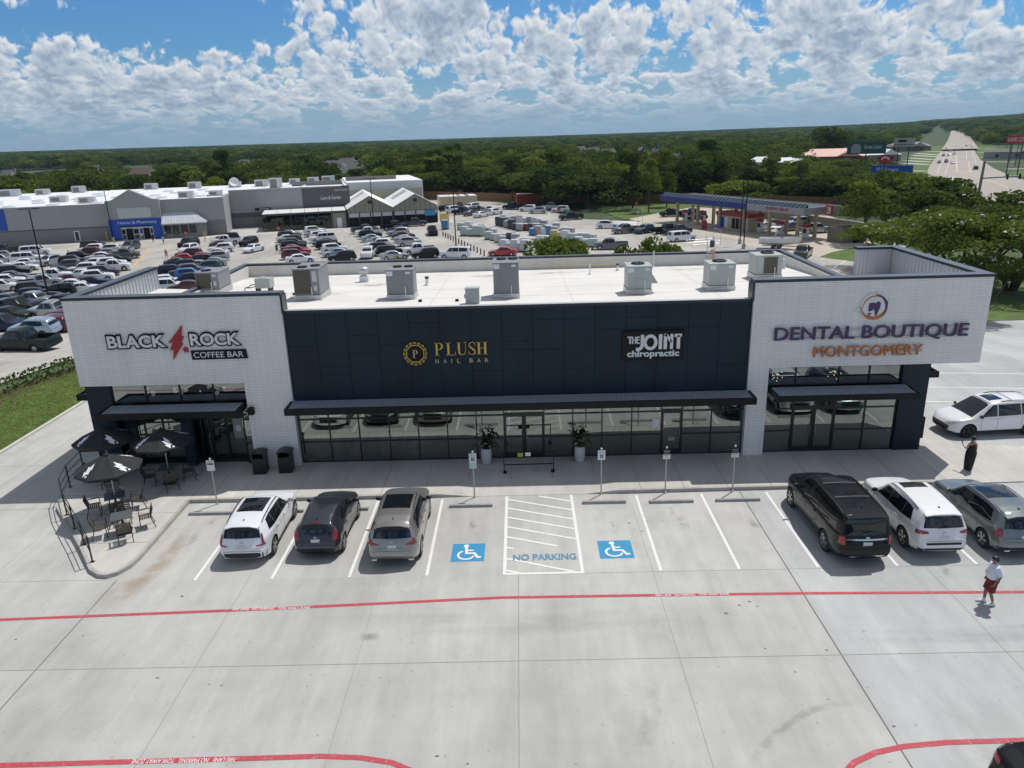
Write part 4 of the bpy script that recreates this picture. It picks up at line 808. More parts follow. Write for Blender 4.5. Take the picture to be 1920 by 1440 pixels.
def crescent(mb, r, a0, a1, t, m=0, y=3.185, dx=0, dz=0, n=24):
    for k in range(n):
        q = []
        for f in (k/n, (k+1)/n):
            a = a0+(a1-a0)*f; w_ = t*math.sin(math.pi*f)**.7; q.append(((cx+dx+(r)*math.cos(a), cz+dz+r*math.sin(a)), (cx+dx+(r-w_)*math.cos(a), cz+dz+(r-w_)*math.sin(a))))
        (o0, i0), (o1, i1) = q; mb.add([(p[0], y, p[1]) for p in (o0, o1, i1, i0)]+[(p[0], 3.2, p[1]) for p in (o0, o1, i1, i0)], [(0, 1, 2, 3), (0, 4, 5, 1), (2, 6, 7, 3)], m)
b = MB(); crescent(b, .57, R_(185), R_(375), .16, 0); crescent(b, .52, R_(40), R_(190), .06, 0); crescent(b, .57, R_(-60), R_(95), .10, 1, 3.182)
b.build('emblem_arc', [MT['orange'], MT['purple']], d)
b = MB(); tooth = [(-.25, .2), (-.05, .22), (.05, .18), (.12, .26), (.22, .26), (.28, .18), (.26, 0), (.2, -.2), (.12, -.42), (.06, -.35), (.02, -.15), (-.04, -.08), (-.08, -.15), (-.24, -.2), (-.27, 0)]
b.wallprism([(cx+p[0]*.95, cz+p[1]*.95) for p in tooth][::-1], 3.182, 3.2)
for k in range(3): b.wallprism([(cx-.28+.03*k, cz-.26-.07*k), (cx-.1-.02*k, cz-.24-.07*k), (cx-.12-.02*k, cz-.28-.07*k), (cx-.26+.03*k, cz-.3-.07*k)], 3.182, 3.2)
b.build('emblem_tooth', MT['purple'], d)

# ------------------------------------------------------------------ roof-top units
def roofpt(px, py):
    z = 7.2
    for _ in range(20): x, y, _z = G(px, py, z); z = rz(y)
    return x, y, z
def rtu(px, py, w, d, h, label, m, fans, coil='none', off=(0, 0), hood=0):
    x, y, z = roofpt(px, py); x += off[0]; y += off[1]
    o = empty('rooftop_unit', (x, y+d/2, z), 0, label, 'air conditioner', 'air conditioning units on the white roof')
    b = MB(); b.box(-w/2-.03, -d/2-.03, -.06, w/2+.03, d/2+.03, .24); b.build('curb_base', MT['galv'], o)
    b = MB(); b.box(-w/2, -d/2, .26, w/2, d/2, .26+h); c = b.build('cabinet', m, o, bevel=.02)
    b = MB(); b.box(-w/2-.02, -d/2-.02, .26+h, w/2+.02, d/2+.02, .3+h); b.build('top_panel', m, o)
    for fx, fy, r in fans:
        b = MB(); b.lathe((fx, fy, .3+h), [(r, 0), (r, .05), (r-.03, .06), (r-.05, .02), (.01, .015)], 20, 0)
        for a in np.linspace(0, 2*math.pi, 4)[:-1]: b.cbox((fx+.5*r*math.cos(a), fy+.5*r*math.sin(a), .34+h), (r*.8, r*.35, .01), 1, rz=a)
        b.build('fan', [MT['black'], MT['dgrey']], o)
    if coil == 'front': b = MB(); b.box(-w/2+.03, -d/2-.012, .32, w*.18, -d/2-.001, .22+h); b.build('condenser_coil', MT['coil'], o); b = MB(); b.box(w*.24, -d/2-.015, .9, w/2-.1, -d/2-.001, .2+h); b.box(w*.28, -d/2-.03, .45, w*.4, -d/2-.001, .7); b.build('access_panel', MT['galv'], o)
    elif coil == 'side': b = MB(); b.box(-w*.2, -d/2-.012, .32, w*.32, -d/2-.001, .2+h); b.build('condenser_coil', MT['coil'], o); b = MB(); b.box(w/2+.001, -d/2+.1, .5, w/2+.2, -d/2+.3, 1.0); b.build('disconnect_box', MT['galv'], o)
    else:
        b = MB(); b.box(-w*.3, -d/2-.008, .34, w*.1, -d/2-.001, .75); b.box(w*.22, -d/2-.008, .1+h, w*.4, -d/2-.001, .2+h, 1); b.box(-w*.48, -d/2-.008, .02+h, -w*.25, -d/2-.001, .24+h, 1); b.build('access_panel', [m, MT['white']], o)
    b = MB(); b.tube([(w*.2, -d/2-.12, .15), (w*.2, -d/2-.12, .65)], .02); b.tube([(w*.2, -d/2-.12, .15), (-w*.35, -d/2-.14, .12)], .02); b.build('drain_pipe', MT['white'], o)
    if hood: b = MB(); b.add([(w/2, -.3, 1.0), (w/2, .4, 1.0), (w/2, -.3, .45), (w/2, .4, .45), (w/2+.35, -.3, .45), (w/2+.35, .4, .45)], [(0, 4, 5, 1), (0, 2, 4), (1, 5, 3), (2, 3, 5, 4), (0, 1, 3, 2)]); b.build('intake_hood', m, o)
rtu(578, 563, 1.25, 1.9, 1.22, 'large grey roof unit with brown coil nearest the left tower corner', MT['rtu'], ((-.25, -.45, .24), (.28, -.1, .24)), 'front')
rtu(752, 562, 1.28, 1.15, 1.12, 'grey roof unit with yellow sticker and two rear fans, right of the whirling vent', MT['rtu'], ((-.2, .3, .22), (.33, .3, .22)))
rtu(950, 560, 1.18, 1.5, 1.38, 'tall grey roof unit with twin fans standing behind the small green box', MT['rtu'], ((-.22, .3, .24), (.33, .3, .24)))
rtu(1199, 552, 1.12, 1.25, 1.02, 'grey-green roof unit with sloped side hood, above the chiropractic sign', MT['rtug'], ((0, .1, .32),), hood=1)
rtu(1353, 545, 1.22, 1.25, .98, 'grey-green roof unit left of the right tower corner', MT['rtug'], ((0, .1, .34),))
rtu(1440, 524, 1.35, 1.3, .95, 'grey-green roof unit with dark coil half behind the right tower', MT['rtug'], ((.1, .1, .34),), 'side')
rtu(392, 552, 1.2, 1.7, .85, 'low grey roof unit half hidden behind the left tower coping', MT['rtu'], ((-.2, -.3, .26),), 'front')
x, y, z = roofpt(886, 570)
o = empty('control_box', (x, y+.2, z), 0, 'small pale green metal box at the front edge of the roof', 'metal box'); b = MB(); b.box(-.31, -.2, 0, .31, .2, .68); b.build('cabinet', MT['rtug'], o, bevel=.015); b = MB(); b.box(-.33, -.22, .68, .33, .22, .72); b.build('lid', MT['rtug'], o); b = MB(); b.box(-.38, -.1, .25, -.311, .1, .4); b.build('switch', MT['galv'], o)
x, y, z = roofpt(497, 546)
o = empty('condenser', (x, y, z), 0, 'small green-grey condenser on skids left of the large grey unit', 'air conditioner'); b = MB(); b.prism([(-.4, -.3), (.4, -.3), (.45, .3), (-.4, .3)], .2, .72); b.build('cabinet', MT['rtug'], o, bevel=.03); b = MB(); b.lathe((-.05, 0, .72), [(.2, 0), (.2, .04), (.01, .05)]); b.build('fan', MT['galv'], o)
b = MB(); b.box(-.4, -.25, 0, -.28, .25, .2); b.box(.25, -.25, 0, .38, .25, .2); b.build('skid', MT['black'], o); b = MB(); b.tube([(-.4, 0, .4), (-.7, -.1, .35), (-.85, -.05, .2), (-1.0, -.1, .22), (-1.05, -.1, .02)], .025); b.tube([(-.4, -.1, .3), (-.75, -.1, .2), (-.95, 0, .25)], .02); b.build('line_set', MT['black'], o)
x, y, z = roofpt(684, 528)
o = empty('turbine_vent', (x, y, z), 0, 'whirling silver turbine vent on a square base', 'roof vent'); b = MB(); b.box(-.24, -.24, -.04, .24, .24, .34); b.build('base', MT['white'], o)
b = MB(); b.lathe((0, 0, .34), [(.14, 0), (.15, .1), (.25, .16), (.29, .3), (.25, .43), (.1, .5), (.01, .5)], 18); 
for a in np.linspace(0, 2*math.pi, 13)[:-1]: b.bar((.28*math.cos(a), .28*math.sin(a), .5), (.3*math.cos(a+.3), .3*math.sin(a+.3), .78), .015)
b.build('turbine', MT['galv'], o)
def pipe(px, py, h, r, label, m=None, bend=False, cap=True):
    x, y, z = roofpt(px, py); o = empty('vent_pipe', (x, y, z), 0, label, 'vent pipe', 'pipes and vents on the roof'); b = MB(); b.lathe((0, 0, -.03), [(r+.08, 0), (r+.05, .08), (r, .1), (r, .1+h)], 12)
    if bend: b.tube([(0, 0, h), (0, 0, h+.14), (.06, 0, h+.2), (.14, 0, h+.2), (.2, 0, h+.1)], r*.9)
    b.build('stack', m or MT['white'], o, smooth=True)
    if cap: b = MB(); b.lathe((0, 0, h+.05), [(r+.035, 0), (r+.035, .1), (.01, .12)], 12); b.build('rain_cap', MT['dgrey'], o)
pipe(801, 535, .32, .08, 'short white vent pipe with dark cap between the two middle grey units'); pipe(702, 508, .22, .07, 'stubby vent with dark cap just right of the turbine vent')
pipe(721, 510, .95, .045, 'tall thin white pipe behind the yellow-stickered unit', cap=False); pipe(1005, 504, .85, .045, 'tall thin white pipe right of the twin-fan unit', cap=False); pipe(1106, 515, .55, .035, 'thin leaning white pipe left of the hooded unit', cap=False)
pipe(1225, 501, .9, .05, 'grey mast with white boots behind the hooded unit', MT['galv'], cap=False); pipe(1158, 507, .25, .06, 'low capped vent just left of the hooded unit'); pipe(1459, 492, .35, .06, 'white pipe beside the parapet right of the ladder', cap=False); pipe(1473, 497, .35, .06, 'white pipe nearest the right parapet', cap=False); pipe(543, 515, .2, .09, 'white gooseneck vent left of the brown-coil unit', bend=True, cap=False); pipe(652, 514, .15, .08, 'white gooseneck vent left of the turbine vent', bend=True, cap=False); pipe(560, 512, .7, .04, 'tall white pipe behind the brown-coil unit', cap=False); pipe(728, 512, .25, .05, 'bent white pipe at the back parapet by the middle unit', bend=True, cap=False)
for i, (px, py) in enumerate(((788, 566), (857, 565), (552, 553))):
    x, y, z = roofpt(px, py); b = MB(); b.cbox((x, y, z+.05), (.16, .1, .12)); tag(b.build('pipe_block', MT['black'], bevel=.01), ('small black rubber block right of the yellow-stickered unit', 'small black rubber block left of the pale green box', 'small black rubber block left of the brown-coil unit')[i], 'roof block')
# gas pipe along the back parapet and ladder
b = MB(); a = roofpt(1000, 500); b.tube([(a[0]-.2, 16.4, rz(16.4)+.22), (a[0]+5, 16.4, rz(16.4)+.22)], .02, m=0)
tag(b.build('gas_pipe', mat('yellow_pipe', (.55, .43, .12), .5)), 'thin yellow gas pipe along the foot of the back parapet', 'pipe')
b = MB(); xl = 9.6
for dx in (-.22, .22): b.tube([(xl+dx, 16.35, 6.9), (xl+dx, 16.6, 7.7), (xl+dx, 16.75, 8.5), (xl+dx, 17.1, 8.6), (xl+dx, 17.25, 8.3)], .022)
for z in np.arange(7.1, 7.7, .25): b.tube([(xl-.22, 16.4+.3*(z-7), z), (xl+.22, 16.4+.3*(z-7), z)], .015)
tag(b.build('roof_ladder', MT['galv']), 'galvanised ladder hooked over the back parapet', 'ladder')
b = MB(); xl = G(1317, 480, 7.0)[0]; b.tube([(xl, 16.5, 6.9), (xl, 16.5, 7.75)], .035); b.tube([(xl, 16.5, 7.75), (xl-.1, 16.6, 7.75)], .05)
tag(b.build('gas_riser', mat('orange_pipe', (.55, .27, .05), .5)), 'short orange gas riser at the back parapet left of the ladder', 'pipe')
# ------------------------------------------------------------------ vehicles
from mathutils.bvhtree import BVHTree
def chaikin(p, n):
    for _ in range(n):
        q = [p[0]]
        for a, b in zip(p, p[1:]): q += [(a[0]*.75+b[0]*.25, a[1]*.75+b[1]*.25), (a[0]*.25+b[0]*.75, a[1]*.25+b[1]*.75)]
        p = q+[p[-1]]
    return p
def smooth_interp(cp, s, L, k):
    xs = np.array([c[0]*L for c in cp]); zs = np.array([c[1] for c in cp]); off = np.linspace(-k, k, 9)
    return np.mean([np.interp(s+o, xs, zs) for o in off], axis=0)
def car_surface(sp, ns, nc):
    L, Wd, H = sp['L'], sp['W'], sp['H']; u = np.linspace(0, 1, ns)
    s = np.unique(np.concatenate([u*L, L-np.array([0, .02, .05, .09, .14, .2, .27]), np.array([0, .02, .05, .1, .16, .24])]))
    k = sp.get('k', .05)
    zt = smooth_interp(sp['top'], s, L, k)*H; zb_ = smooth_interp(sp['belt'], s, L, k)*H; w = smooth_interp(sp['plan'], s, L, .03)*Wd/2
    zl = smooth_interp(sp['low'], s, L, .03)*H
    rings = []
    for i, si in enumerate(s):
        top, belt, hw, lo = zt[i], min(zb_[i], zt[i]-.012), w[i], zl[i]
        g = min(1, max(0, (top-belt)/(.26*H)-.06)); wb = hw-.03*Wd/1.9; wr = wb*(1-g)*.95+g*(sp['roof']-sp.get('taper', .115)*min(1, max(0, (si/L-.45)/.5)))*Wd/2*min(1, hw/(Wd/2*.96)); cr = .025+.035*g
        zm = lo+(belt-lo)*.52; hb = sp.get('haunch', 0); 
        half = [(0, lo), (hw*.8, lo), (hw*.955, lo+.015), (hw*.985, lo+.09), (hw, zm), (hw-.004, belt-.10), (wb+.004, belt-.015), (wb-.012, belt+.012)]
        if g > .15: half += [((wb*.66+wr*.34)+.012*g, belt+(top-cr-belt)*.34), ((wb*.33+wr*.67)+.012*g, belt+(top-cr-belt)*.67)]
        else: half += [((wb*.66+wr*.34), belt+(top-cr-belt)*.34), ((wb*.33+wr*.67), belt+(top-cr-belt)*.67)]
        half += [(wr+.008, top-cr-.015), (wr-.05, top-cr*.55), (wr*.6, top-.010), (0, top)]
        half = chaikin(half, nc)
        ring = [(x, z) for x, z in half]+[(-x, z) for x, z in half[-2:0:-1]]
        rings.append((L/2-si, ring))
    n = len(rings[0][1]); vs = []; fs = []
    tailb = sp.get('tailb', .13); noseb = sp.get('noseb', .10)
    for y, ring in rings:
        for x, z in ring:
            e = (x/(Wd/2))**2; yy = y
            fr = max(0, (y-(L/2-.5))/.5); rr = max(0, (-y-(L/2-.5))/.5)
            yy -= fr*noseb*e*1.3; yy += rr*tailb*e
            if fr: yy += fr*.05*math.cos((z/H-.32)*5)-.05*fr
            if rr: yy -= rr*(.06*math.exp(-((z-sp['bump'])/.14)**2)-.03)
            vs.append((x, yy, z))
    for i in range(len(rings)-1):
        for j in range(n): a = i*n+j; b = i*n+(j+1) % n; fs.append((a, a+n, b+n, b))
    h = n//2
    def capf(base, flip):
        for j in range(h):
            a, b, c, d = base+j, base+j+1, base+(n-j-1) % n, base+(n-j) % n
            q = [a, b, c, d]; q = [v for t, v in enumerate(q) if v not in q[:t]]
            if len(q) >= 3: fs.append(tuple(q if flip else q[::-1]))
    capf(0, True); capf((len(rings)-1)*n, False)
    return vs, fs
def make_car(sp, detail=1):
    L, Wd, H = sp['L'], sp['W'], sp['H']; root = empty(sp['name'], (0, 0, 0))
    vs, fs = car_surface(sp, 70 if detail else 30, 2 if detail else 1)
    bm = bmesh.new(); V = [bm.verts.new(p) for p in vs]
    for f in fs:
        try: bm.faces.new([V[i] for i in f])
        except ValueError: pass
    bmesh.ops.recalc_face_normals(bm, faces=bm.faces)
    bvh = BVHTree.FromBMesh(bm)
    me = bpy.data.meshes.new('body'); bm.to_mesh(me); bm.free(); me.materials.append(MT['paint']); me.materials.append(MT['trim'])
    body = bpy.data.objects.new('body', me); C.objects.link(body)
    fy = L/2-sp['fa']*L; ry = L/2-sp['ra']*L; wr_ = sp['wr']; Ra = wr_*sp.get('arch', 1.16)
    ct = MB()
    for y in (fy, ry):
        for sd_ in (-1, 1): ct.tube([(sd_*(Wd/2-.36), y, wr_), (sd_*(Wd/2+.3), y, wr_)], Ra, 28 if detail else 16)
    if sp.get('bed'):
        a, b = sp['bed']; ct.box(-Wd/2+.17, L/2-b*L, .80, Wd/2-.17, L/2-a*L, 2.2)
    cut = ct.build('cutter', [MT['paint'], MT['trim']]); cut.data.polygons.foreach_set('material_index', [1]*len(cut.data.polygons))
    md = body.modifiers.new('cut', 'BOOLEAN'); md.object = cut; md.operation = 'DIFFERENCE'; md.solver = 'EXACT'
    try: md.material_mode = 'TRANSFER'
    except Exception: pass
    bpy.context.view_layer.update()
    nm = bpy.data.meshes.new_from_object(body.evaluated_get(bpy.context.evaluated_depsgraph_get())); body.modifiers.clear(); body.data = nm; nm.name = 'body'
    bpy.data.objects.remove(cut)
    bm = bmesh.new(); bm.from_mesh(nm); bmesh.ops.remove_doubles(bm, verts=bm.verts, dist=1e-4)
    for f in bm.faces: f.smooth = True
    for e in bm.edges:
        if len(e.link_faces) == 2: e.smooth = e.calc_face_angle(0) < R_(34)
    bm.to_mesh(nm); bm.free(); body.parent = root
    while len(nm.materials) > 2: nm.materials.pop()
    def hit(p, d):
        r = bvh.ray_cast(Vector(p), Vector(d), 12); return r[0], r[1]
    def decal(name, quad, view, m, off=.006, nu=10, nv=6, parent=root, thick=True, mb=None):
        """quad: 4 corners in the view plane; view: rear, front, left, right, top"""
        sp_ = {'rear': (lambda a, b: (a, -L, b), (0, 1, 0)), 'front': (lambda a, b: (a, L, b), (0, -1, 0)), 'right': (lambda a, b: (3, a, b), (-1, 0, 0)), 'left': (lambda a, b: (-3, a, b), (1, 0, 0)), 'top': (lambda a, b: (a, b, 4), (0, 0, -1))}[view]
        B = mb if mb is not None else MB(); pts = []; last = None
        for j in range(nv+1):
            for i in range(nu+1):
                u, v = i/nu, j/nv; a = [quad[0][c]*(1-u)*(1-v)+quad[1][c]*u*(1-v)+quad[2][c]*u*v+quad[3][c]*(1-u)*v for c in (0, 1)]
                h_, n_ = hit(sp_[0](*a), sp_[1])
                if h_ is None: h_, n_ = last if last else (Vector(sp_[0](*a)), Vector((0, 0, 0)))
                last = (h_, n_)
                pts.append(h_+n_*off if n_.length else h_)
        fs_ = [(j*(nu+1)+i, j*(nu+1)+i+1, (j+1)*(nu+1)+i+1, (j+1)*(nu+1)+i) for j in range(nv) for i in range(nu)]
        B.add(pts, fs_, 0)
        if mb is not None: return B
        o = B.build(name, m, parent, smooth=True, sharp=50); return o
    mir = lambda q: [(-a, b) for a, b in q]
    X = lambda s: L/2-s*L
    g = sp['glass']; nu = 12 if detail else 5; nv = 6 if detail else 3
    # windscreen and back window follow the roof profile, taken from above/behind
    w0, w1 = g['ws'] ; hb, ht_ = g['wsw']
    decal('windshield', [(-hb, X(w0)), (hb, X(w0)), (ht_, X(w1)), (-ht_, X(w1))], 'top', MT['carglass'], .005, nu, nv)
    if 'rw' in g: decal('rear_window', g['rw'], 'rear', MT['carglass'], .007, nu, nv)
    if 'rt' in g: a, b, c, d = g['rt']; decal('rear_window', [(-c, X(a)), (c, X(a)), (d, X(b)), (-d, X(b))], 'top', MT['carglass'], .006, nu, nv)
    if detail:
        for q in g['side']:
            for v, sg in (('right', 1), ('left', 1)): decal('side_window', [(X(a), b*H) for a, b in q], v, MT['carglass'], .005, 8, 4)
    else:
        for v in ('right', 'left'):
            B = MB()
            for q in g['side']: decal('', [(X(a), b*H) for a, b in q], v, None, .008, 4, 2, mb=B)
            B.build('side_window', MT['carglass'], root, smooth=True)
    if 'sun' in g: a, b, c = g['sun']; decal('sunroof', [(-c, X(a)), (c, X(a)), (c, X(b)), (-c, X(b))], 'top', MT['carglass'], .004, 6, 6)
    for q in sp.get('tail', []):
        for qq in (q, mir(q)): decal('taillight', qq, 'rear', MT['taillight'], .012, 5, 5) if detail else None
    for q in sp.get('head', []):
        for qq in (q, mir(q)): decal('headlight', qq, 'front', MT['headlight'], .01, 5, 3)
    if sp.get('grille') : decal('grille', sp['grille'], 'front', MT['trim'], .008, 6, 4)
    if detail:
        for q, m in sp.get('rear_trim', []): decal('bumper_trim', q, 'rear', MT[m], .012, 14, 4)
        for q in sp.get('side_trim', []):
            for v in ('right', 'left'): decal('sill_trim', [(X(a), b*H) for a, b in q], v, MT[sp.get('trimm', 'trim')], .008, 14, 2)
        pz = sp['plate']; decal('licence_plate', [(-.16, pz-.075), (.16, pz-.075), (.16, pz+.075), (-.16, pz+.075)], 'rear', MT['plate'], .02, 2, 2)
        bz = sp['badge']; decal('badge', [(-.06, bz-.025), (.06, bz-.025), (.06, bz+.025), (-.06, bz+.025)], 'rear', MT['chrome'], .018, 2, 2)
        for z0, z1, hw in sp.get('seams', []):
            decal('tailgate_seam', [(-hw, z0), (hw, z0), (hw, z0+.012), (-hw, z0+.012)], 'rear', MT['trim'], .004, 14, 1)
        for s_ in sp['doors']:
            for v in ('right', 'left'): decal('door_gap', [(X(s_)+.007, sp['lowz']), (X(s_)-.007, sp['lowz']), (X(s_)-.007, sp['beltz']), (X(s_)+.007, sp['beltz'])], v, MT['trim'], .003, 1, 10)
        for s_ in sp['handles']:
            for v, sg in (('right', 1), ('left', -1)):
                h_, n_ = hit((3*sg, X(s_), sp['beltz']-.09), (-sg, 0, 0)); B = MB(); B.cbox(h_+Vector((sg*.02, 0, 0)), (.025, .2, .03)); B.build('door_handle', MT[sp.get('handlem', 'paint')], root, bevel=.008)
        for sg in (-1, 1):
            h_, n_ = hit((3*sg, X(sp['mirror']), sp['beltz']+.06), (-sg, 0, 0)); B = MB(); B.ell(h_+Vector((sg*.13, 0, .05)), (.12, .06, .085), 12, 8); B.bar(h_, h_+Vector((sg*.1, 0, .03)), .05); B.build('mirror', MT[sp.get('mirrorm', 'paint')], root, smooth=True)
        if 'rails' in sp:
            a, b, hw = sp['rails']
            for sg in (-1, 1):
                pts = []
                for t in np.linspace(0, 1, 7):
                    h_, n_ = hit((sg*hw, X(a+(b-a)*t), 4), (0, 0, -1)); pts.append(h_+Vector((0, 0, .012+.035*math.sin(math.pi*min(1, max(0, t)))**.3)))
                B = MB(); B.tube(pts, .018, 6); B.build('roof_rail', MT[sp.get('railm', 'trim')], root, smooth=True)
        for s_ in sp.get('bars', []):
            pts = [hit((x, X(s_), 4), (0, 0, -1))[0]+Vector((0, 0, .06)) for x in np.linspace(-.62, .62, 5)]; B = MB(); B.tube(pts, .017, 6); B.build('roof_bar', MT['chrome'], root, smooth=True)
        if 'fin' in sp: h_, n_ = hit((0, X(sp['fin']), 4), (0, 0, -1)); B = MB(); B.add([h_+Vector(p) for p in ((-.025, -.07, 0), (.025, -.07, 0), (0, .09, 0), (0, -.06, .055))], [(0, 1, 3), (1, 2, 3), (2, 0, 3), (0, 2, 1)]); B.build('antenna_fin', MT[sp.get('finm', 'trim')], root)
        if 'wiper' in sp: h_, n_ = hit((0, -L, sp['wiper']), (0, 1, 0)); B = MB(); B.tube([h_+Vector((-.2, -.03, .0)), h_+Vector((.12, -.025, .06))], .012, 5); B.build('rear_wiper', MT['trim'], root)
        for sg in sp.get('exh', []): B = MB(); h_, n_ = hit((sg, -L, sp['low'][-1][1]*H+.05), (0, 1, 0)); B.cbox(h_+Vector((0, -.01, -.03)), (.18, .12, .06)) if h_ else None; B.build('exhaust', MT['chrome'], root, bevel=.015)
        if 'spoiler' in sp:
            a, b, hw, z = sp['spoiler']; B = MB(); q = []
            for t, dz in ((a, .012), (b, .0)):
                for x in (-hw, -hw*.5, 0, hw*.5, hw):
                    h_, n_ = hit((x, X(a), 4), (0, 0, -1)); q.append((x*(1 if t == a else .98), X(t)+(.03 if t == b else 0)*(x/hw)**2, h_.z+.006-(.03 if t == b else 0)-0))
            q2 = [(p[0], p[1], p[2]-.03) for p in q[5:]]
            B.add(q+q2, [(i, i+1, i+6, i+5) for i in range(4)]+[(i+5, i+6, i+11, i+10) for i in range(4)]+[(10, 11, 1, 0), (11, 12, 2, 1), (12, 13, 3, 2), (13, 14, 4, 3)]); B.build('spoiler', MT['paint'], root, smooth=True)
    # wheels
    for y in (fy, ry):
        for sg in (-1, 1):
            xc = sg*(Wd/2-.135); tw = .115; n = 28 if detail else 14
            B = MB()
            prof = [(wr_*.66, -tw), (wr_*.93, -tw), (wr_, -tw*.75), (wr_, tw*.75), (wr_*.93, tw), (wr_*.66, tw), (wr_*.64, tw*.55)]
            vv = []; ff = []
            for r_, x_ in prof: vv += [(x_*sg, r_*math.cos(2*math.pi*k/n), r_*math.sin(2*math.pi*k/n)) for k in range(n)]
            for i in range(len(prof)-1):
                for k in range(n): a = i*n+k; b = i*n+(k+1) % n; ff.append((a, b, b+n, a+n))
            B.add(vv, ff); B.add([(tw*.3*sg, wr_*.66*math.cos(2*math.pi*k/n), wr_*.66*math.sin(2*math.pi*k/n)) for k in range(n)], [tuple(range(n))])
            wl = B.build('wheel', MT['tyre'], root, smooth=True); wl.location = (xc, y, wr_)
            B = MB(); ns_ = sp.get('spokes', 5)
            if detail:
                for k in range(ns_):
                    for dd in (-.13, .13):
                        a = 2*math.pi*k/ns_; B.bar((tw*.78*sg, 0.04*math.cos(a), .04*math.sin(a)), (tw*.86*sg, wr_*.66*math.cos(a+dd), wr_*.66*math.sin(a+dd)), .035, .045)
                B.tube([(tw*.5*sg, 0, 0), (tw*.95*sg, 0, 0)], wr_*.13, 10)
                nn = 24; B.add([(x_*sg, r_*math.cos(2*math.pi*k/nn), r_*math.sin(2*math.pi*k/nn)) for r_, x_ in ((wr_*.68, tw*.98), (wr_*.62, tw*.9)) for k in range(nn)], [(k, (k+1) % nn, (k+1) % nn+nn, k+nn) for k in range(nn)])
            else: B.add([(tw*.9*sg, wr_*.6*math.cos(2*math.pi*k/10), wr_*.6*math.sin(2*math.pi*k/10)) for k in range(10)], [tuple(range(10))])
            if detail: B.build('rim', MT[sp.get('rimm', 'rim')], wl)
            else:
                n0 = len(wl.data.polygons); 
                b2 = bmesh.new(); b2.from_mesh(wl.data); vsn = [b2.verts.new(p) for p in B.v]; f_ = b2.faces.new(vsn); wl.data.materials.append(MT['rim']); f_.material_index = 1; b2.to_mesh(wl.data); b2.free()
    return root
MT['paint'] = mat('car_paint', (.6, .6, .6), .3, coat=1)
_paints = {}
def paint(name, col, metal=0.0, rough=.32):
    if name not in _paints: _paints[name] = mat(name+'_car_paint', col, rough, metal=metal, coat=.8 if sum(col) > .1 else .28, spec=.5 if sum(col) > .1 else .2)
    return _paints[name]
def repaint(root, m):
    for k in root.children:
        if k.type == 'MESH':
            for sl_ in k.material_slots:
                if sl_.material == MT['paint']: sl_.link = 'OBJECT'; sl_.material = m
PLAN = [(0, .66), (.015, .78), (.05, .89), (.12, .965), (.25, .99), (.5, .985), (.8, 1.0), (.90, .965), (.96, .90), (.985, .85), (1, .74)]
LOW = [(0, .20), (.06, .15), (.2, .135), (.8, .135), (.95, .17), (1, .21)]
def suv(name, L, W, H, **k):
    d = dict(name=name, L=L, W=W, H=H, plan=PLAN, low=LOW, roof=.74, fa=.185, ra=.80, wr=.36, bump=.55, k=.06,
             top=[(0, .46), (.015, .53), (.05, .575), (.15, .615), (.265, .645), (.30, .68), (.415, .955), (.46, .985), (.60, 1.0), (.80, .985), (.895, .955), (.925, .90), (.968, .655), (.98, .60), (1.0, .44)],
             belt=[(0, .42), (.03, .50), (.1, .56), (.25, .60), (.4, .62), (.8, .655), (.9, .665), (.96, .64), (.985, .56), (1, .42)],
             glass=dict(ws=(.285, .415), wsw=(W*.40, W*.33), rw=[(-W*.36, .665*H), (W*.36, .665*H), (W*.32, .89*H), (-W*.32, .89*H)],
                        side=[[(.325, .645), (.508, .655), (.508, .925), (.43, .915)], [(.511, .655), (.708, .665), (.708, .92), (.511, .925)], [(.711, .665), (.845, .70), (.80, .89), (.711, .92)]], sun=(.47, .72, W*.26)),
             tail=[[(W*.30, .52*H), (W*.455, .54*H), (W*.44, .64*H), (W*.30, .61*H)]], head=[[(W*.28, .42*H), (W*.42, .45*H), (W*.43, .51*H), (W*.26, .48*H)]],
             rear_trim=[([(-W*.43, .215*H), (W*.43, .215*H), (W*.45, .30*H), (-W*.45, .30*H)], 'trim')], side_trim=[[(.26, .155), (.72, .155), (.72, .215), (.26, .215)]],
             plate=.47*H, badge=.575*H, seams=[(.375*H, 0, W*.36)], doors=(.30, .51, .72), handles=(.47, .66), lowz=.24*H, beltz=.62*H, mirror=.325, rails=(.44, .86, W*.34), fin=.85, wiper=.67*H, spoiler=(.885, .945, W*.33, 0),
             grille=[(-W*.24, .27*H), (W*.24, .27*H), (W*.26, .46*H), (-W*.26, .46*H)])
    for a, b in k.items(): d[a] = {**d['glass'], **b} if a == 'glass' else b
    return d
NEAR = 'vehicles parked in front of the shops'
def put(root, x, y, rz, label, cat='suv', group=NEAR, col=None):
    root.location = (x, y, 0); root.rotation_euler = (0, 0, rz); tag(root, label, cat, group)
    if col: repaint(root, col)
    return root
c = make_car(suv('suv', 4.6, 1.88, 1.61, tail=[[(1.88*.39, .50*1.61), (1.88*.445, .50*1.61), (1.88*.385, .74*1.61), (1.88*.36, .74*1.61)], [(1.88*.28, .485*1.61), (1.88*.44, .50*1.61), (1.88*.44, .53*1.61), (1.88*.28, .51*1.61)]], rear_trim=[([(-.81, .33), (.81, .33), (.86, .55), (-.86, .55)], 'trim')], spokes=6, wr=.36, mirrorm='chrome', railm='trim'))
put(c, -12.28, -3.0, R_(1), 'white compact suv with long dark sunroof, parked nearest the patio', col=paint('white', (.74, .76, .79), 0, .3))
H = 1.57
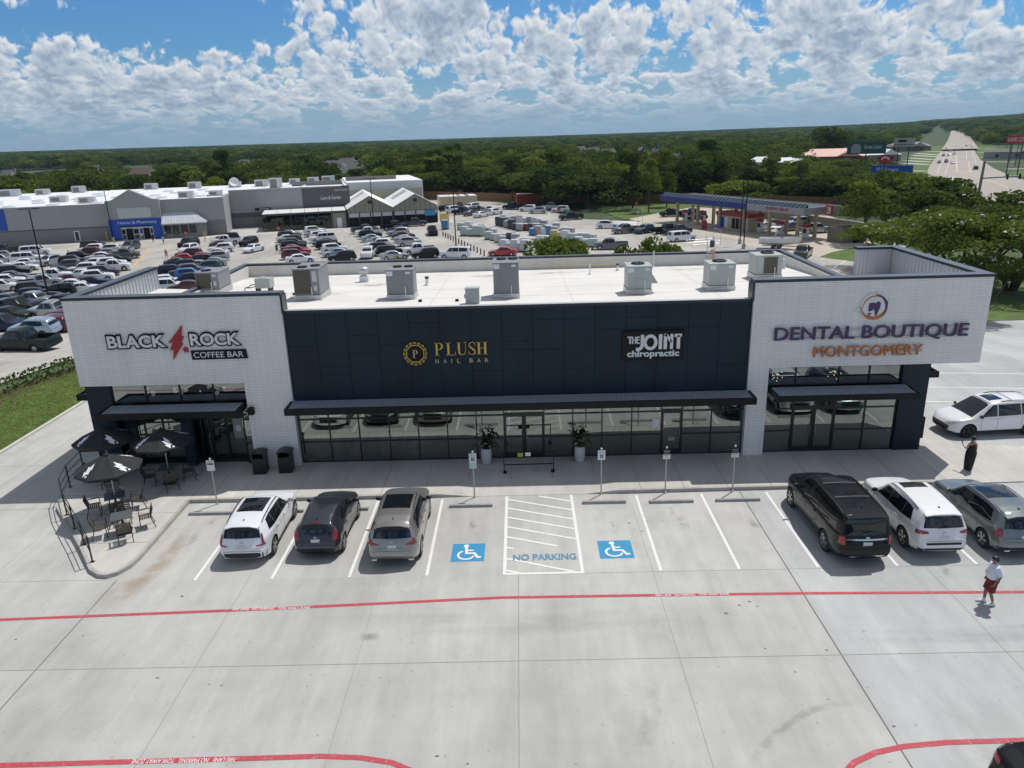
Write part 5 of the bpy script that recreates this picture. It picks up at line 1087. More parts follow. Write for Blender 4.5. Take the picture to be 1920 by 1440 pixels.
c = make_car(suv('suv', 4.13, 1.77, H, top=[(0, .46), (.015, .54), (.05, .60), (.15, .64), (.265, .665), (.30, .70), (.43, .955), (.50, .99), (.62, 1.0), (.78, .955), (.90, .88), (.93, .83), (.965, .63), (.98, .58), (1.0, .44)], roof=.70, taper=.15,
    plan=[(0, .62), (.015, .74), (.05, .86), (.12, .96), (.25, 1.0), (.45, .955), (.6, .96), (.8, 1.0), (.92, .965), (.97, .90), (1, .80)],
    glass=dict(rw=[(-.58, .64*H), (.58, .64*H), (.47, .83*H), (-.47, .83*H)], side=[[(.335, .665), (.53, .675), (.53, .92), (.45, .905)], [(.54, .675), (.72, .70), (.75, .86), (.54, .915)]], sun=(.55, .56, .01)),
    tail=[[(.60, .52*H), (.82, .50*H), (.80, .60*H), (.62, .60*H)], [(.64, .60*H), (.80, .60*H), (.70, .76*H), (.64, .70*H)]], rear_trim=[([(-.77, .30), (.77, .30), (.80, .47), (-.80, .47)], 'trim')], spokes=5, plate=.50*H, badge=.585*H, wr=.34, mirrorm='trim', spoiler=(.87, .925, .56, 0), seams=[(.40*H, 0, .62)], haunch=.04))
for k in [q for q in c.children if q.name.startswith(('sunroof', 'roof_rail'))]: bpy.data.objects.remove(k)
b = MB(); b.cbox((0, -1.70, 1.395), (.2, .06, .05)); b.build('brake_light', MT['taillight'], c, bevel=.01)
put(c, -9.62, -2.95, R_(-0.5), 'small dark grey rounded hatchback suv between the white suv and the bronze suv', col=paint('slate_grey', (.045, .05, .062), .55, .3))
H = 1.70; Wd = 1.9
c = make_car(suv('suv', 4.89, Wd, H, tail=[[(.42, .535*H), (.86, .52*H), (.84, .60*H), (.62, .585*H)], [(.68, .57*H), (.84, .59*H), (.80, .655*H), (.74, .65*H)]], rear_trim=[([(-.62, .40), (.62, .40), (.64, .43), (-.64, .43)], 'chrome'), ([(-.78, .32), (.78, .32), (.8, .38), (-.8, .38)], 'trim')], spokes=5, plate=.50*H, badge=.60*H, exh=(-.66, .66), railm='chrome', seams=[(.40*H, 0, .66)], glass=dict(sun=(.46, .70, .52)), k=.05, wr=.37, mirrorm='trim'))
put(c, -6.75, -3.2, R_(0.5), 'bronze grey suv with black sunroof, beside the blue accessible bay', col=paint('bronze_grey', (.34, .325, .30), .7, .32))
H = 1.94; Wd = 2.03
c = make_car(suv('large_suv', 5.63, Wd, H, k=.04, roof=.80, taper=.03, fa=.165, ra=.775, wr=.40, top=[(0, .48), (.01, .55), (.04, .60), (.14, .625), (.245, .645), (.265, .67), (.345, .945), (.385, .985), (.55, 1.0), (.85, .992), (.935, .97), (.952, .93), (.978, .64), (.985, .60), (1.0, .44)],
    belt=[(0, .42), (.03, .52), (.1, .58), (.25, .60), (.4, .61), (.8, .615), (.95, .62), (.985, .57), (1, .42)],
    glass=dict(ws=(.25, .345), wsw=(.80, .70), rw=[(-.78, .625*H), (.78, .625*H), (.70, .90*H), (-.70, .90*H)], side=[[(.275, .63), (.435, .635), (.435, .93), (.365, .92)], [(.445, .635), (.625, .635), (.625, .935), (.445, .93)], [(.645, .635), (.90, .645), (.885, .915), (.645, .935)]], sun=(.40, .50, .48)),
    tail=[[(.74, .45*H), (.92, .45*H), (.89, .60*H), (.75, .60*H)]], rear_trim=[([(-.72, .535*H), (.72, .535*H), (.72, .565*H), (-.72, .565*H)], 'chrome'), ([(-.86, .28*H), (.86, .28*H), (.88, .36*H), (-.88, .36*H)], 'trim'), ([(-.55, .215*H), (.55, .215*H), (.62, .25*H), (-.62, .25*H)], 'chrome')], plate=.47*H, badge=.585*H, spokes=6, doors=(.27, .44, .635), handles=(.40, .59), beltz=.60*H, mirror=.285, rails=(.40, .90, .74), bars=(.52, .72), spoiler=(.92, .965, .72, 0), seams=[(.38*H, 0, .72)], side_trim=[[(.24, .14), (.70, .14), (.70, .19), (.24, .19)]], trimm='chrome', mirrorm='trim', railm='trim'))
put(c, 9.78, -3.4, R_(0.5), 'long black full-size suv with chrome strip across the tailgate', col=paint('black', (.007, .008, .010), 0, .22))
H = 1.76; Wd = 1.94
c = make_car(suv('suv', 4.82, Wd, H, k=.045, roof=.76, wr=.385, fa=.18, ra=.785, top=[(0, .50), (.01, .56), (.04, .60), (.14, .635), (.26, .655), (.29, .69), (.40, .95), (.44, .985), (.60, 1.0), (.82, .985), (.91, .955), (.935, .91), (.968, .635), (.98, .59), (1.0, .44)],
    tail=[[(.52, .565*H), (.90, .535*H), (.88, .63*H), (.56, .60*H)]], rear_trim=[([(-.60, .335*H), (.60, .335*H), (.62, .375*H), (-.62, .375*H)], 'trim'), ([(-.82, .21*H), (.82, .21*H), (.84, .255*H), (-.84, .255*H)], 'trim')], plate=.475*H, badge=.575*H, spokes=5, rails=(.42, .84, .66), glass=dict(sun=(.435, .53, .45)), mirrorm='trim', seams=[(.40*H, 0, .64)], rimm='rim', railm='trim'))
put(c, 12.65, -3.4, R_(0.5), 'white suv with red wedge taillights beside the long black suv', col=paint('bright_white', (.78, .79, .80), 0, .3))
H = 1.68; Wd = 1.9
c = make_car(suv('suv', 4.81, Wd, H, tail=[[(.77, .50*H), (.90, .49*H), (.85, .66*H), (.74, .66*H)]], rear_trim=[([(-.80, .22*H), (.80, .22*H), (.84, .29*H), (-.84, .29*H)], 'trim'), ([(-.6, .30*H), (.6, .30*H), (.6, .312*H), (-.6, .312*H)], 'chrome')], plate=.50*H, badge=.59*H, exh=(-.6, .6), spokes=6, glass=dict(sun=(.43, .68, .56)), railm='chrome', handlem='chrome', seams=[(.40*H, 0, .64)]))
put(c, 15.4, -3.5, R_(0.5), 'grey green suv with glass roof at the right edge, beside the white suv', col=paint('sage_grey', (.185, .215, .22), .6, .3))
H = 1.75; Wd = 1.99
c = make_car(suv('minivan', 5.18, Wd, H, k=.07, roof=.76, fa=.19, ra=.78, wr=.355, top=[(0, .38), (.01, .44), (.05, .505), (.12, .55), (.20, .585), (.23, .62), (.40, .955), (.46, .99), (.58, 1.0), (.82, .985), (.92, .955), (.945, .90), (.975, .62), (.985, .56), (1.0, .42)],
    belt=[(0, .36), (.03, .43), (.1, .50), (.22, .55), (.4, .575), (.8, .61), (.95, .60), (.985, .54), (1, .42)], noseb=.24,
    glass=dict(ws=(.215, .40), wsw=(.82, .66), side=[[(.30, .60), (.45, .605), (.45, .91), (.415, .91)], [(.46, .605), (.68, .625), (.68, .92), (.46, .915)], [(.69, .625), (.91, .66), (.885, .89), (.69, .92)]], sun=(.42, .55, .40)),
    head=[[(.42, .40*H), (.80, .43*H), (.88, .50*H), (.5, .44*H)]], grille=[(-.62, .20*H), (.62, .20*H), (.66, .34*H), (-.66, .34*H)], doors=(.30, .455, .69), handles=(.43, .49), beltz=.57*H, mirror=.285, rails=(.50, .88, .66), bars=(.6, .8), rimm='rimblk', mirrorm='trim', tail=[[(.62, .56*H), (.93, .55*H), (.91, .62*H), (.62, .61*H)]]))
p = G(1770, 818, 0)
put(c, p[0]+2.5, p[1]+.75, R_(94), 'white minivan with black wheels parked side-on by the right end of the building', 'minivan', col=paint('pearl_white', (.76, .77, .79), 0, .3))
b = MB()
for k in range(4): b.bar((-1.0, -.45-.24*k, .34+.02*(k % 2)), (-1.0, -.6-.24*k, .42-.05*(k % 2)), .012, .045)
H = 1.5; Wd = 1.85
sedan = lambda name, L=4.85, W=1.85, H=1.46, **k: suv(name, L, W, H, **{**dict(roof=.70, wr=.335, bump=.5, top=[(0, .42), (.015, .49), (.06, .545), (.15, .60), (.28, .655), (.31, .69), (.43, .955), (.48, .99), (.56, 1.0), (.68, .97), (.74, .93), (.865, .735), (.90, .725), (.97, .70), (.985, .64), (1.0, .46)],
    belt=[(0, .40), (.03, .46), (.1, .53), (.25, .62), (.4, .65), (.7, .69), (.9, .705), (.96, .69), (.985, .60), (1, .44)],
    glass=dict(ws=(.30, .43), wsw=(W*.39, W*.31), rw=None, rt=(.745, .86, W*.31, W*.37), side=[[(.345, .68), (.525, .69), (.525, .93), (.45, .92)], [(.535, .69), (.70, .715), (.69, .88), (.535, .93)], [(.705, .715), (.79, .735), (.72, .86), (.705, .87)]], sun=(.5, .501, .01)),
    tail=[[(W*.26, .565*H), (W*.455, .56*H), (W*.44, .665*H), (W*.28, .655*H)]], spoiler=(.93, .975, W*.3, 0), rails=(.5, .5001, .1), wiper=.6*H), **k})
def sed(name, **k):
    d = sedan(name, **k); d['glass'].pop('rw', None); d['glass'].pop('sun', None); d.pop('rails', None); d.pop('wiper', None); d.pop('spoiler', None); return d
c = make_car(sed('sedan'))
p = G(1858, 1440, .6); put(c, p[0]+2.42, p[1]-.38, R_(-84), 'black car cut off at the bottom right corner beside the red curve', 'car', col=paint('black', (.007, .008, .010)))

# ---- low-detail kinds for the store lot
def lowsuv(name, L, W, H, **k):
    d = suv(name, L, W, H, **k); d['glass'].pop('sun', None); d.pop('grille', None); d['head'] = []; d['tail'] = []; return d
def lowsed(name, **k):
    d = sed(name, **k); d.pop('grille', None); d['head'] = []; d['tail'] = []; return d
PK = lowsuv('pickup', 5.85, 2.03, 1.93, k=.03, roof=.76, fa=.17, ra=.78, wr=.40, top=[(0, .48), (.01, .56), (.04, .60), (.14, .625), (.235, .64), (.255, .665), (.335, .95), (.375, .985), (.48, 1.0), (.565, .98), (.585, .95), (.612, .64), (.62, .625), (.97, .63), (.99, .61), (1.0, .48)],
    belt=[(0, .42), (.03, .52), (.1, .58), (.25, .60), (.4, .605), (.6, .61), (.98, .615), (1, .46)], plan=[(0, .78), (.015, .86), (.05, .93), (.12, .98), (.25, .99), (.5, 1.0), (.8, 1.0), (.98, .985), (1, .95)], bed=(.625, .965), bump=.6,
    glass=dict(ws=(.24, .33), wsw=(.78, .68), rw=[(-.66, .66*1.93), (.66, .66*1.93), (.6, .92*1.93), (-.6, .92*1.93)], side=[[(.265, .625), (.415, .63), (.415, .93), (.35, .92)], [(.425, .63), (.575, .635), (.57, .92), (.425, .93)]]))
PROTO = {}
def proto(kind, spd):
    r = make_car(spd, 0); r.location = (0, -500-20*len(PROTO), -60); PROTO[kind] = r; return r
proto('suv', lowsuv('suv', 4.75, 1.9, 1.72)); proto('sedan', lowsed('sedan')); proto('pickup', PK); proto('minivan', lowsuv('minivan', 5.1, 1.98, 1.75, top=[(0, .40), (.015, .46), (.06, .52), (.2, .60), (.23, .63), (.39, .95), (.46, .99), (.58, 1.0), (.84, .985), (.93, .955), (.95, .90), (.978, .62), (.985, .56), (1.0, .42)], glass=dict(ws=(.215, .39), wsw=(.80, .66), side=[[(.30, .62), (.45, .63), (.45, .91), (.40, .90)], [(.46, .63), (.68, .64), (.68, .92), (.46, .915)], [(.69, .64), (.91, .66), (.885, .89), (.69, .92)]])))
proto('large suv', lowsuv('large_suv', 5.4, 2.03, 1.92, roof=.80, k=.04, top=[(0, .48), (.01, .55), (.04, .60), (.14, .625), (.245, .645), (.265, .67), (.345, .945), (.385, .985), (.55, 1.0), (.85, .992), (.935, .97), (.952, .93), (.978, .64), (.985, .60), (1.0, .44)], belt=[(0, .42), (.03, .52), (.1, .58), (.25, .60), (.4, .61), (.8, .615), (.95, .62), (.985, .57), (1, .42)], glass=dict(ws=(.25, .345), wsw=(.80, .70), rw=[(-.78, 1.2), (.78, 1.2), (.70, 1.73), (-.70, 1.73)], side=[[(.275, .63), (.435, .635), (.435, .93), (.365, .92)], [(.445, .635), (.625, .635), (.625, .935), (.445, .93)], [(.645, .635), (.90, .645), (.885, .915), (.645, .935)]])))
COL = {'white': paint('white', (.74, .76, .79), 0, .3), 'black': paint('black', (.007, .008, .010)), 'silver': paint('silver', (.40, .42, .44), .6), 'grey': paint('grey', (.12, .125, .135), .5), 'dark grey': paint('dark_grey', (.04, .043, .048), .5), 'dark blue': paint('dark_blue', (.012, .022, .055), .4), 'blue': paint('blue', (.02, .13, .42), .3),
       'maroon': paint('maroon', (.10, .012, .02), .3), 'red': paint('red', (.40, .014, .02), .1), 'dark green': paint('dark_green', (.018, .03, .025), .4), 'beige': paint('beige', (.36, .33, .28), .5), 'light blue': paint('light_blue', (.33, .41, .50), .4), 'brown': paint('brown', (.07, .05, .04), .4), 'teal': paint('teal', (.03, .07, .085), .4)}
KW = {'suv': 'suv', 'sedan': 'sedan', 'pickup': 'pickup truck', 'minivan': 'minivan', 'large suv': 'large suv'}
_done = []
def far_car(kind, colname, x, y, rz, label, group, z=None):
    src = PROTO[kind]; r = copy_tree(src); r.location = (x, y, ht(x, y) if z is None else z); r.rotation_euler = (0, 0, rz)
    if y < 62 and y > 16: r.rotation_euler = (math.atan(-4/46)*math.cos(rz), -math.atan(-4/46)*math.sin(rz)*-1, rz)
    repaint(r, COL[colname]); tag(r, label, 'pickup' if kind == 'pickup' else KW[kind].replace('large ', ''), group); _done.append((r, x, y)); return r
# ------------------------------------------------------------------ in front of the shops
def wheelstop(x0, x1, y, label):
    L = x1-x0; b = MB(); b.add([(p[0], p[1], p[2]) for e in (0, L) for p in ((e, -.09, 0), (e, .09, 0), (e, .06, .11), (e, -.06, .11))], [(0, 1, 5, 4), (1, 2, 6, 5), (2, 3, 7, 6), (3, 0, 4, 7), (0, 3, 2, 1), (4, 5, 6, 7)])
    for k in (.25, .75): b.box(L*k-.03, -.03, .1, L*k+.03, .03, .113)
    o = b.build('wheel_stop', MT['stop'], bevel=.012); o.location = (x0, y, 0.0); tag(o, label, 'wheel stop', 'concrete wheel stops at the bays')
MT['stop'] = mat('wheel_stop_concrete', (.30, .305, .32), .85, var=.15, scale=6)
for x0, x1, y, t in ((-15.97, -14.2, -1.15, 'wheel stop in the empty bay beside the patio'), (-12.95, -11.2, -1.1, 'wheel stop under the nose of the white compact suv'), (-10.3, -8.5, -1.05, 'wheel stop under the nose of the small dark grey suv'), (-7.7, -5.95, -1.05, 'wheel stop under the nose of the bronze grey suv'), (-5.12, -3.33, -.98, 'wheel stop in the accessible bay left of the hatched aisle'), (.42, 2.22, -.92, 'wheel stop in the accessible bay right of the hatched aisle'),
    (3.2, 5.0, -1.0, 'wheel stop in the empty bay below the left chiropractic parking sign'), (5.93, 7.75, -.98, 'wheel stop in the empty bay below the right chiropractic parking sign'), (8.75, 10.55, -1.1, 'wheel stop at the front wheel of the long black suv'), (11.6, 13.4, -1.1, 'wheel stop under the nose of the white suv with red lights')): wheelstop(x0, x1, y, t)
MT['signgreen'] = mat('sign_green', (.05, .22, .12), .5); MT['signblue'] = mat('sign_blue', (.02, .06, .30), .5); MT['post'] = mat('sign_post', (.42, .43, .43), .45, metal=.6)
def parking_sign(x, y, z, kind, label):
    o = empty('parking_sign', (x, y, z), 0, label, 'sign', 'parking signs along the kerb')
    b = MB(); b.cyl((0, 0, -.05), (0, 0, 2.08), .03, n=10); b.lathe((0, 0, 0), [(.06, 0), (.05, .06), (.03, .07)], 10); b.build('post', MT['post'], o, smooth=True)
    b = MB(); b.lathe((0, 0, 2.08), [(.03, 0), (.045, .02), (.03, .06), (.005, .07)], 10); b.build('cap', MT['white'], o)
    def plate(z0, z1, w, m): q = MB(); q.box(-w/2, -.045, z0, w/2, -.035, z1); return q.build('sign_plate', m, o)
    if kind == 'acc':
        p = plate(1.62, 2.05, .31, MT['white']); q = MB(); q.box(-.075, -.048, 1.70, .075, -.0455, 1.86, 0); access_symbol(q, lambda u, v, k: (-.07+u*.14, -.0485-.0002*k, 1.71+v*.14), 1, 1); q.build('symbol', [MT['signblue'], MT['white']], p)
        q = MB(); text_mb(q, 'RESERVED', -.13, .13, 1.97, 2.02, -.046, .002); text_mb(q, 'PARKING', -.11, .11, 1.90, 1.95, -.046, .002); q.build('lettering', MT['signgreen'], p)
    if kind == 'acc2': pass
    if kind == 'joint':
        p = plate(1.80, 2.05, .31, MT['black']); q = MB(); text_mb(q, 'THE JOINT', -.13, .13, 1.91, 1.98, -.046, .002); text_mb(q, 'chiropractic', -.12, .12, 1.845, 1.885, -.046, .002); q.build('lettering', MT['white'], p)
        p = plate(1.60, 1.795, .31, MT['white']); q = MB(); text_mb(q, 'PARKING', -.12, .12, 1.72, 1.76, -.046, .002); text_mb(q, 'ONLY', -.08, .08, 1.64, 1.68, -.046, .002); q.build('lettering', MT['black'], p)
    if kind == 'coffee':
        p = plate(1.74, 2.05, .33, MT['white']); q = MB(); text_mb(q, 'RESERVED', -.13, .13, 1.96, 2.01, -.046, .002); q.box(-.13, -.048, 1.86, .13, -.046, 1.92); q.build('lettering', MT['black'], p); plate(1.58, 1.735, .33, MT['white'])
    return o
parking_sign(-15.15, -.22, 0, 'coffee', 'white parking sign on a leaning post between the patio and the white compact suv')
o = parking_sign(-4.12, -.12, 0, 'acc', 'accessible parking sign with two stacked plates left of the hatched aisle'); b = MB(); b.box(-.155, -.045, 1.36, .155, -.035, 1.60); b.build('sign_plate', mat('pale_green_plate', (.45, .58, .52), .5), o)
parking_sign(1.28, -.1, 0, 'acc', 'accessible parking sign with a single plate right of the hatched aisle')
parking_sign(4.0, -.12, 0, 'joint', 'black and white chiropractic parking sign, the nearer one to the hatched aisle'); parking_sign(6.85, -.12, 0, 'joint', 'black and white chiropractic parking sign, the nearer one to the long black suv')
# litter bins
def bin_(x, y, label):
    o = empty('litter_bin', (x, y, ZW), R_(2), label, 'litter bin', 'black litter bins at the brick pier')
    b = MB(); b.box(-.29, -.29, 0, .29, .29, .78)
    for k in range(7): b.box(-.27+k*.083, -.296, .04, -.23+k*.083, -.2905, .74)
    b.build('bin_body', MT['blackfrm'], o, bevel=.01)
    b = MB()
    for sx in (-1, 1): b.box(sx*.27-.02, -.27, .78, sx*.27+.02, .29, 1.0)
    b.box(-.25, .25, .78, .25, .29, 1.0); n = 8
    vs = [(-.33+.66*0, 0, 0)]; pts = [(-.34+.68*i/n, 1.0+.09*math.sin(math.pi*i/n)) for i in range(n+1)]
    b.add([(x_, y_, z_) for y_ in (-.33, .33) for x_, z_ in pts], [(i, i+1, i+n+2, i+n+1) for i in range(n)]); b.add([(x_, y_, z_-.03) for y_ in (-.33, .33) for x_, z_ in pts], [(i+n+1, i+n+2, i+1, i) for i in range(n)])
    for y_ in (-.33, .33): b.add([(x_, y_, z_-d) for d in (0, .03) for x_, z_ in pts], [(i, i+1, i+n+2, i+n+1) for i in range(n)])
    b.build('bin_hood', MT['blackfrm'], o)
bin_(-14.15, 2.65, 'black hooded litter bin left of its twin, beside the coffee bar door'); bin_(-12.98, 2.72, 'black hooded litter bin right of its twin, at the end of the salon glass')
# planters with flowers
MT['pot'] = mat('pale_pot', (.50, .51, .54), .45, var=.04); MT['flower'] = mat('white_petals', (.62, .60, .55), .7); MT['pink'] = mat('pink_petals', (.28, .12, .17), .7)
def planter(x, y, label, seed):
    r = random.Random(seed); o = empty('planter', (x, y, ZW), 0, label, 'planter', 'tall white flower pots beside the salon doors')
    b = MB(); b.lathe((0, 0, 0), [(.16, 0), (.20, .03), (.25, .3), (.255, .5), (.235, .74), (.23, .78), (.20, .78), (.19, .72), (.01, .71)], 24); b.build('pot', MT['pot'], o, smooth=True)
    b = MB()
    for k in range(150):
        a = r.uniform(0, 6.28); t = r.uniform(.1, 1); el_ = r.uniform(.2, 1.5); R0 = .5*t; c = Vector((R0*math.cos(a)*math.cos(el_*.6), R0*math.sin(a)*math.cos(el_*.6), .74+R0*math.sin(el_)*1.2)); d = Vector((r.uniform(-1, 1), r.uniform(-1, 1), r.uniform(-.6, .6))).normalized()*r.uniform(.05, .12); s = d.cross(Vector((0, 0, 1)))*.45; b.add([c-d, c+s, c+d, c-s], [(0, 1, 2, 3)])
    for k in range(5): a = r.uniform(0, 6.28); b.tube([(0, 0, .75), (.25*math.cos(a), .25*math.sin(a), 1.05), (.5*math.cos(a), .5*math.sin(a), .95), (.62*math.cos(a), .62*math.sin(a), .7)], [.012, .02, .025, .01], 4)
    b.build('foliage', MT['leaf'], o)
    for k in range(11):
        a = r.uniform(0, 6.28); rr = r.uniform(.1, .36); q = MB(); c = Vector((rr*math.cos(a), rr*math.sin(a)-.1, .85+r.uniform(0, .3)))
        for j in range(6): aa = j*1.047; d = Vector((math.cos(aa), math.sin(aa), .5))*.07; s = d.cross(Vector((0, 0, 1)))*.5; q.add([c, c+d*.6+s, c+d, c+d*.6-s], [(0, 1, 2, 3)])
        q.build('flower', MT['pink'] if k % 4 == 0 else MT['flower'], o)
planter(-3.72, 3.05, 'white pot with pink and white flowers left of the salon doors', 4); planter(.62, 3.05, 'white pot with drooping fern and white flowers right of the salon doors', 9)
# black tube barrier
o = empty('barrier', (-1.76, 2.0, ZW), R_(1), 'black tube barrier with a yellow and a white notice before the salon doors', 'barrier')
b = MB(); b.box(-1.14, -.02, 0, -1.1, .02, 1.0); b.box(1.1, -.02, 0, 1.14, .02, 1.0); b.box(-1.1, -.02, .96, 1.1, .02, 1.0); b.box(-1.1, -.02, .36, 1.1, .02, .40); b.box(-1.16, -.14, 0, -1.0, .14, .03); b.box(1.0, -.14, 0, 1.16, .14, .03); b.build('frame', MT['black'], o)
b = MB(); b.box(-.5, -.03, .77, -.26, -.021, .95); b.build('notice', mat('yellow_notice', (.50, .48, .05), .5), o); b = MB(); b.box(-.15, -.03, .79, .09, -.021, .96); b.build('notice', MT['white'], o)
b = MB()
for k in range(3): b.box(-.46+.01*k, -.032, .81+.045*k, -.31, -.0305, .825+.045*k); 
b.build('notice_print', MT['black'], o)
# patio furniture
MT['slat'] = mat('brown_grey_slats', (.075, .066, .056), .55); MT['frame'] = mat('black_powder_coat', (.014, .014, .015), .45); MT['canvas'] = mat('black_canvas', (.020, .021, .023), .85, bump=.1, scale=40); MT['bolt'] = mat('white_print', (.72, .74, .78), .8); MT['tabletop'] = mat('grey_table_top', (.10, .115, .12), .35)
def make_chair():
    o = empty('patio_chair', (0, 0, 0))
    for sx in (-1, 1):
        b = MB(); b.bar((sx*.25, -.24, 0), (sx*.25, -.22, .64), .03); b.build('leg', MT['frame'], o); b = MB(); b.bar((sx*.25, .30, 0), (sx*.25, .17, .45), .03); b.bar((sx*.25, .17, .45), (sx*.25, .30, .88), .03); b.build('leg', MT['frame'], o)
        b = MB(); b.cbox((sx*.25, -.0, .655), (.05, .5, .025)); b.build('armrest', MT['slat'], o)
    b = MB()
    for k in range(6): b.cbox((0, -.19+k*.075, .445), (.47, .06, .02))
    b.build('seat', MT['slat'], o); b = MB()
    for k in range(5): b.cbox((0, .19+.024*k, .53+.08*k), (.47, .02, .062), rx=-.29)
    b.build('backrest', MT['slat'], o); return o
def make_table(h=.74, w=.78):
    o = empty('patio_table', (0, 0, 0)); b = MB(); b.cbox((0, 0, h-.015), (w, w, .03)); b.build('tabletop', MT['tabletop'], o, bevel=.01); b = MB(); b.cbox((0, 0, .37), (.09, .09, .72)); b.build('column', MT['frame'], o); b = MB(); b.cbox((0, 0, .035), (.56, .56, .05)); b.build('base', MT['frame'], o, bevel=.01); return o
def make_umbrella(h=2.6, r=1.3, n=8):
    o = empty('patio_umbrella', (0, 0, 0)); b = MB(); b.cyl((0, 0, .06), (0, 0, h+.06), .022, n=8); b.build('pole', MT['galv'], o)
    b = MB(); vs = [(0, 0, h)]; m = 6
    for i in range(1, m+1):
        t = i/m
        for k in range(n*4):
            a = 2*math.pi*k/(n*4)+R_(11); f = math.cos(math.pi/n)/math.cos(((a-R_(11)) % (2*math.pi/n))-math.pi/n); rr = r*t*f; vs.append((rr*math.cos(a), rr*math.sin(a), h-.60*t-.05*t*(1-t)*4*(1-f)*6))
    N_ = n*4; fs = [(0, 1+k, 1+(k+1) % N_) for k in range(N_)]
    for i in range(m-1):
        for k in range(N_): a = 1+i*N_+k; c_ = 1+i*N_+(k+1) % N_; fs.append((a, a+N_, c_+N_, c_))
    nb = len(vs); base = 1+(m-1)*N_; vs += [(x*1.0, y*1.0, z-.10) for x, y, z in vs[base:base+N_]]; fs += [(base+k, nb+k, nb+(k+1) % N_, base+(k+1) % N_) for k in range(N_)]
    b.add(vs, fs); b.build('canopy', MT['canvas'], o)
    b = MB(); b.lathe((0, 0, h-.01), [(.12, 0), (.05, .05), (.02, .12), (.005, .14)], 8); b.build('finial', MT['canvas'], o)
    for k in range(0, n, 2):
        a = R_(11)+2*math.pi*(k+.5)/n; ca, sa = math.cos(a), math.sin(a); P = lambda u, v: ((v*ca-u*sa), (v*sa+u*ca), h-.60*(v/(r*math.cos(math.pi/n)))+.014)
        B = [(.02, 1.16), (-.12, .92), (-.05, .94), (-.14, .68), (-.06, .70), (-.05, .48), (.10, .78), (.04, .76), (.13, 1.0), (.06, .98)]
        q = MB(); q.add([P(u*1.35, v) for u, v in B], [tuple(range(len(B)))]); q.add([P(.16+.05*math.cos(t), 1.1+.05*math.sin(t)) for t in np.linspace(0, 6.28, 9)[:-1]], [tuple(range(8))]); q.build('bolt_print', MT['bolt'], o)
    for k in range(n): a = R_(11)+2*math.pi*k/n; q = MB(); q.bar((0, 0, h-.55), (.55*r*math.cos(a), .55*r*math.sin(a), h-.38), .012); q.build('rib', MT['frame'], o) if k % 2 == 0 else None
    b = MB(); b.box(-.26, -.26, 0, .26, .26, .06); b.cyl((0, 0, .06), (0, 0, .35), .03); b.build('base', MT['frame'], o); return o
chair0, table0, umb0 = make_chair(), make_table(), make_umbrella()
def place(src, x, y, rz, z, label, cat, grp, first=[]):
    o = src if src not in first else copy_tree(src); first.append(src); o.location = (x, y, z); o.rotation_euler = (0, 0, rz); return tag(o, label, cat, grp)
TBL = [('A', -20.9, 2.2, 15, 1), ('B', -18.0, 1.75, 5, 1), ('C', -19.05, -.95, 28, 1), ('D', -17.85, -2.75, 25, 0)]
tl = {'A': 'under the rearmost umbrella', 'B': 'under the shop-side umbrella', 'C': 'under the nearest umbrella', 'D': 'without an umbrella'}
CH = {'A': (100, 190, 290), 'B': (200, 300, 20), 'C': (25, 120, 205, 300), 'D': (30, 115, 205, 300)}
side = lambda deg: ('right', 'back', 'left', 'front')[int(((deg+45) % 360)//90)]
for n_, x, y, rot, um in TBL:
    place(table0, x, y, R_(rot), ZW, f'square grey patio table {tl[n_]}', 'table', 'patio tables')
    if um: place(umb0, x+(.0 if n_ != 'C' else .02), y+.0, R_(rot), ZW+.0, {'A': 'black umbrella with white bolts at the back by the railing', 'B': 'black umbrella with white bolts close to the shop window', 'C': 'black umbrella with white bolts nearest the car park'}[n_], 'umbrella', 'black patio umbrellas')
    for dg in CH[n_]:
        a = R_(dg); place(chair0, x+.82*math.cos(a), y+.82*math.sin(a), a-math.pi/2, ZW, f'slatted chair at the {side(dg)} of the table {tl[n_]}', 'chair', 'slatted chairs on the patio')
# railing
rp = [G(172, 1056, ZW), G(148, 1026, ZW), G(126, 995, ZW), G(114, 968, ZW), G(111, 948, ZW), G(123, 944, ZW), G(151, 913, ZW), G(186, 880, ZW)]
rp = [(-17.95, -4.95), (-18.95, -3.7), (-20.05, -2.4), (-21.05, -1.2), (-21.95, 0.1), (-22.45, 1.5), (-22.7, 3.1)]
o = empty('patio_railing', (0, 0, 0), 0, 'black tube railing bending round the outer edge of the patio', 'railing')
b = MB()
for hh in (1.05, .72, .40): b.tube([(x, y, ZW+hh) for x, y in rp], .019, 6)
b.build('rails', MT['frame'], o)
for x, y in rp: b = MB(); b.box(x-.022, y-.022, ZW, x+.022, y+.022, ZW+1.05); b.box(x-.08, y-.06, ZW, x+.08, y+.06, ZW+.015); b.build('post', MT['frame'], o)

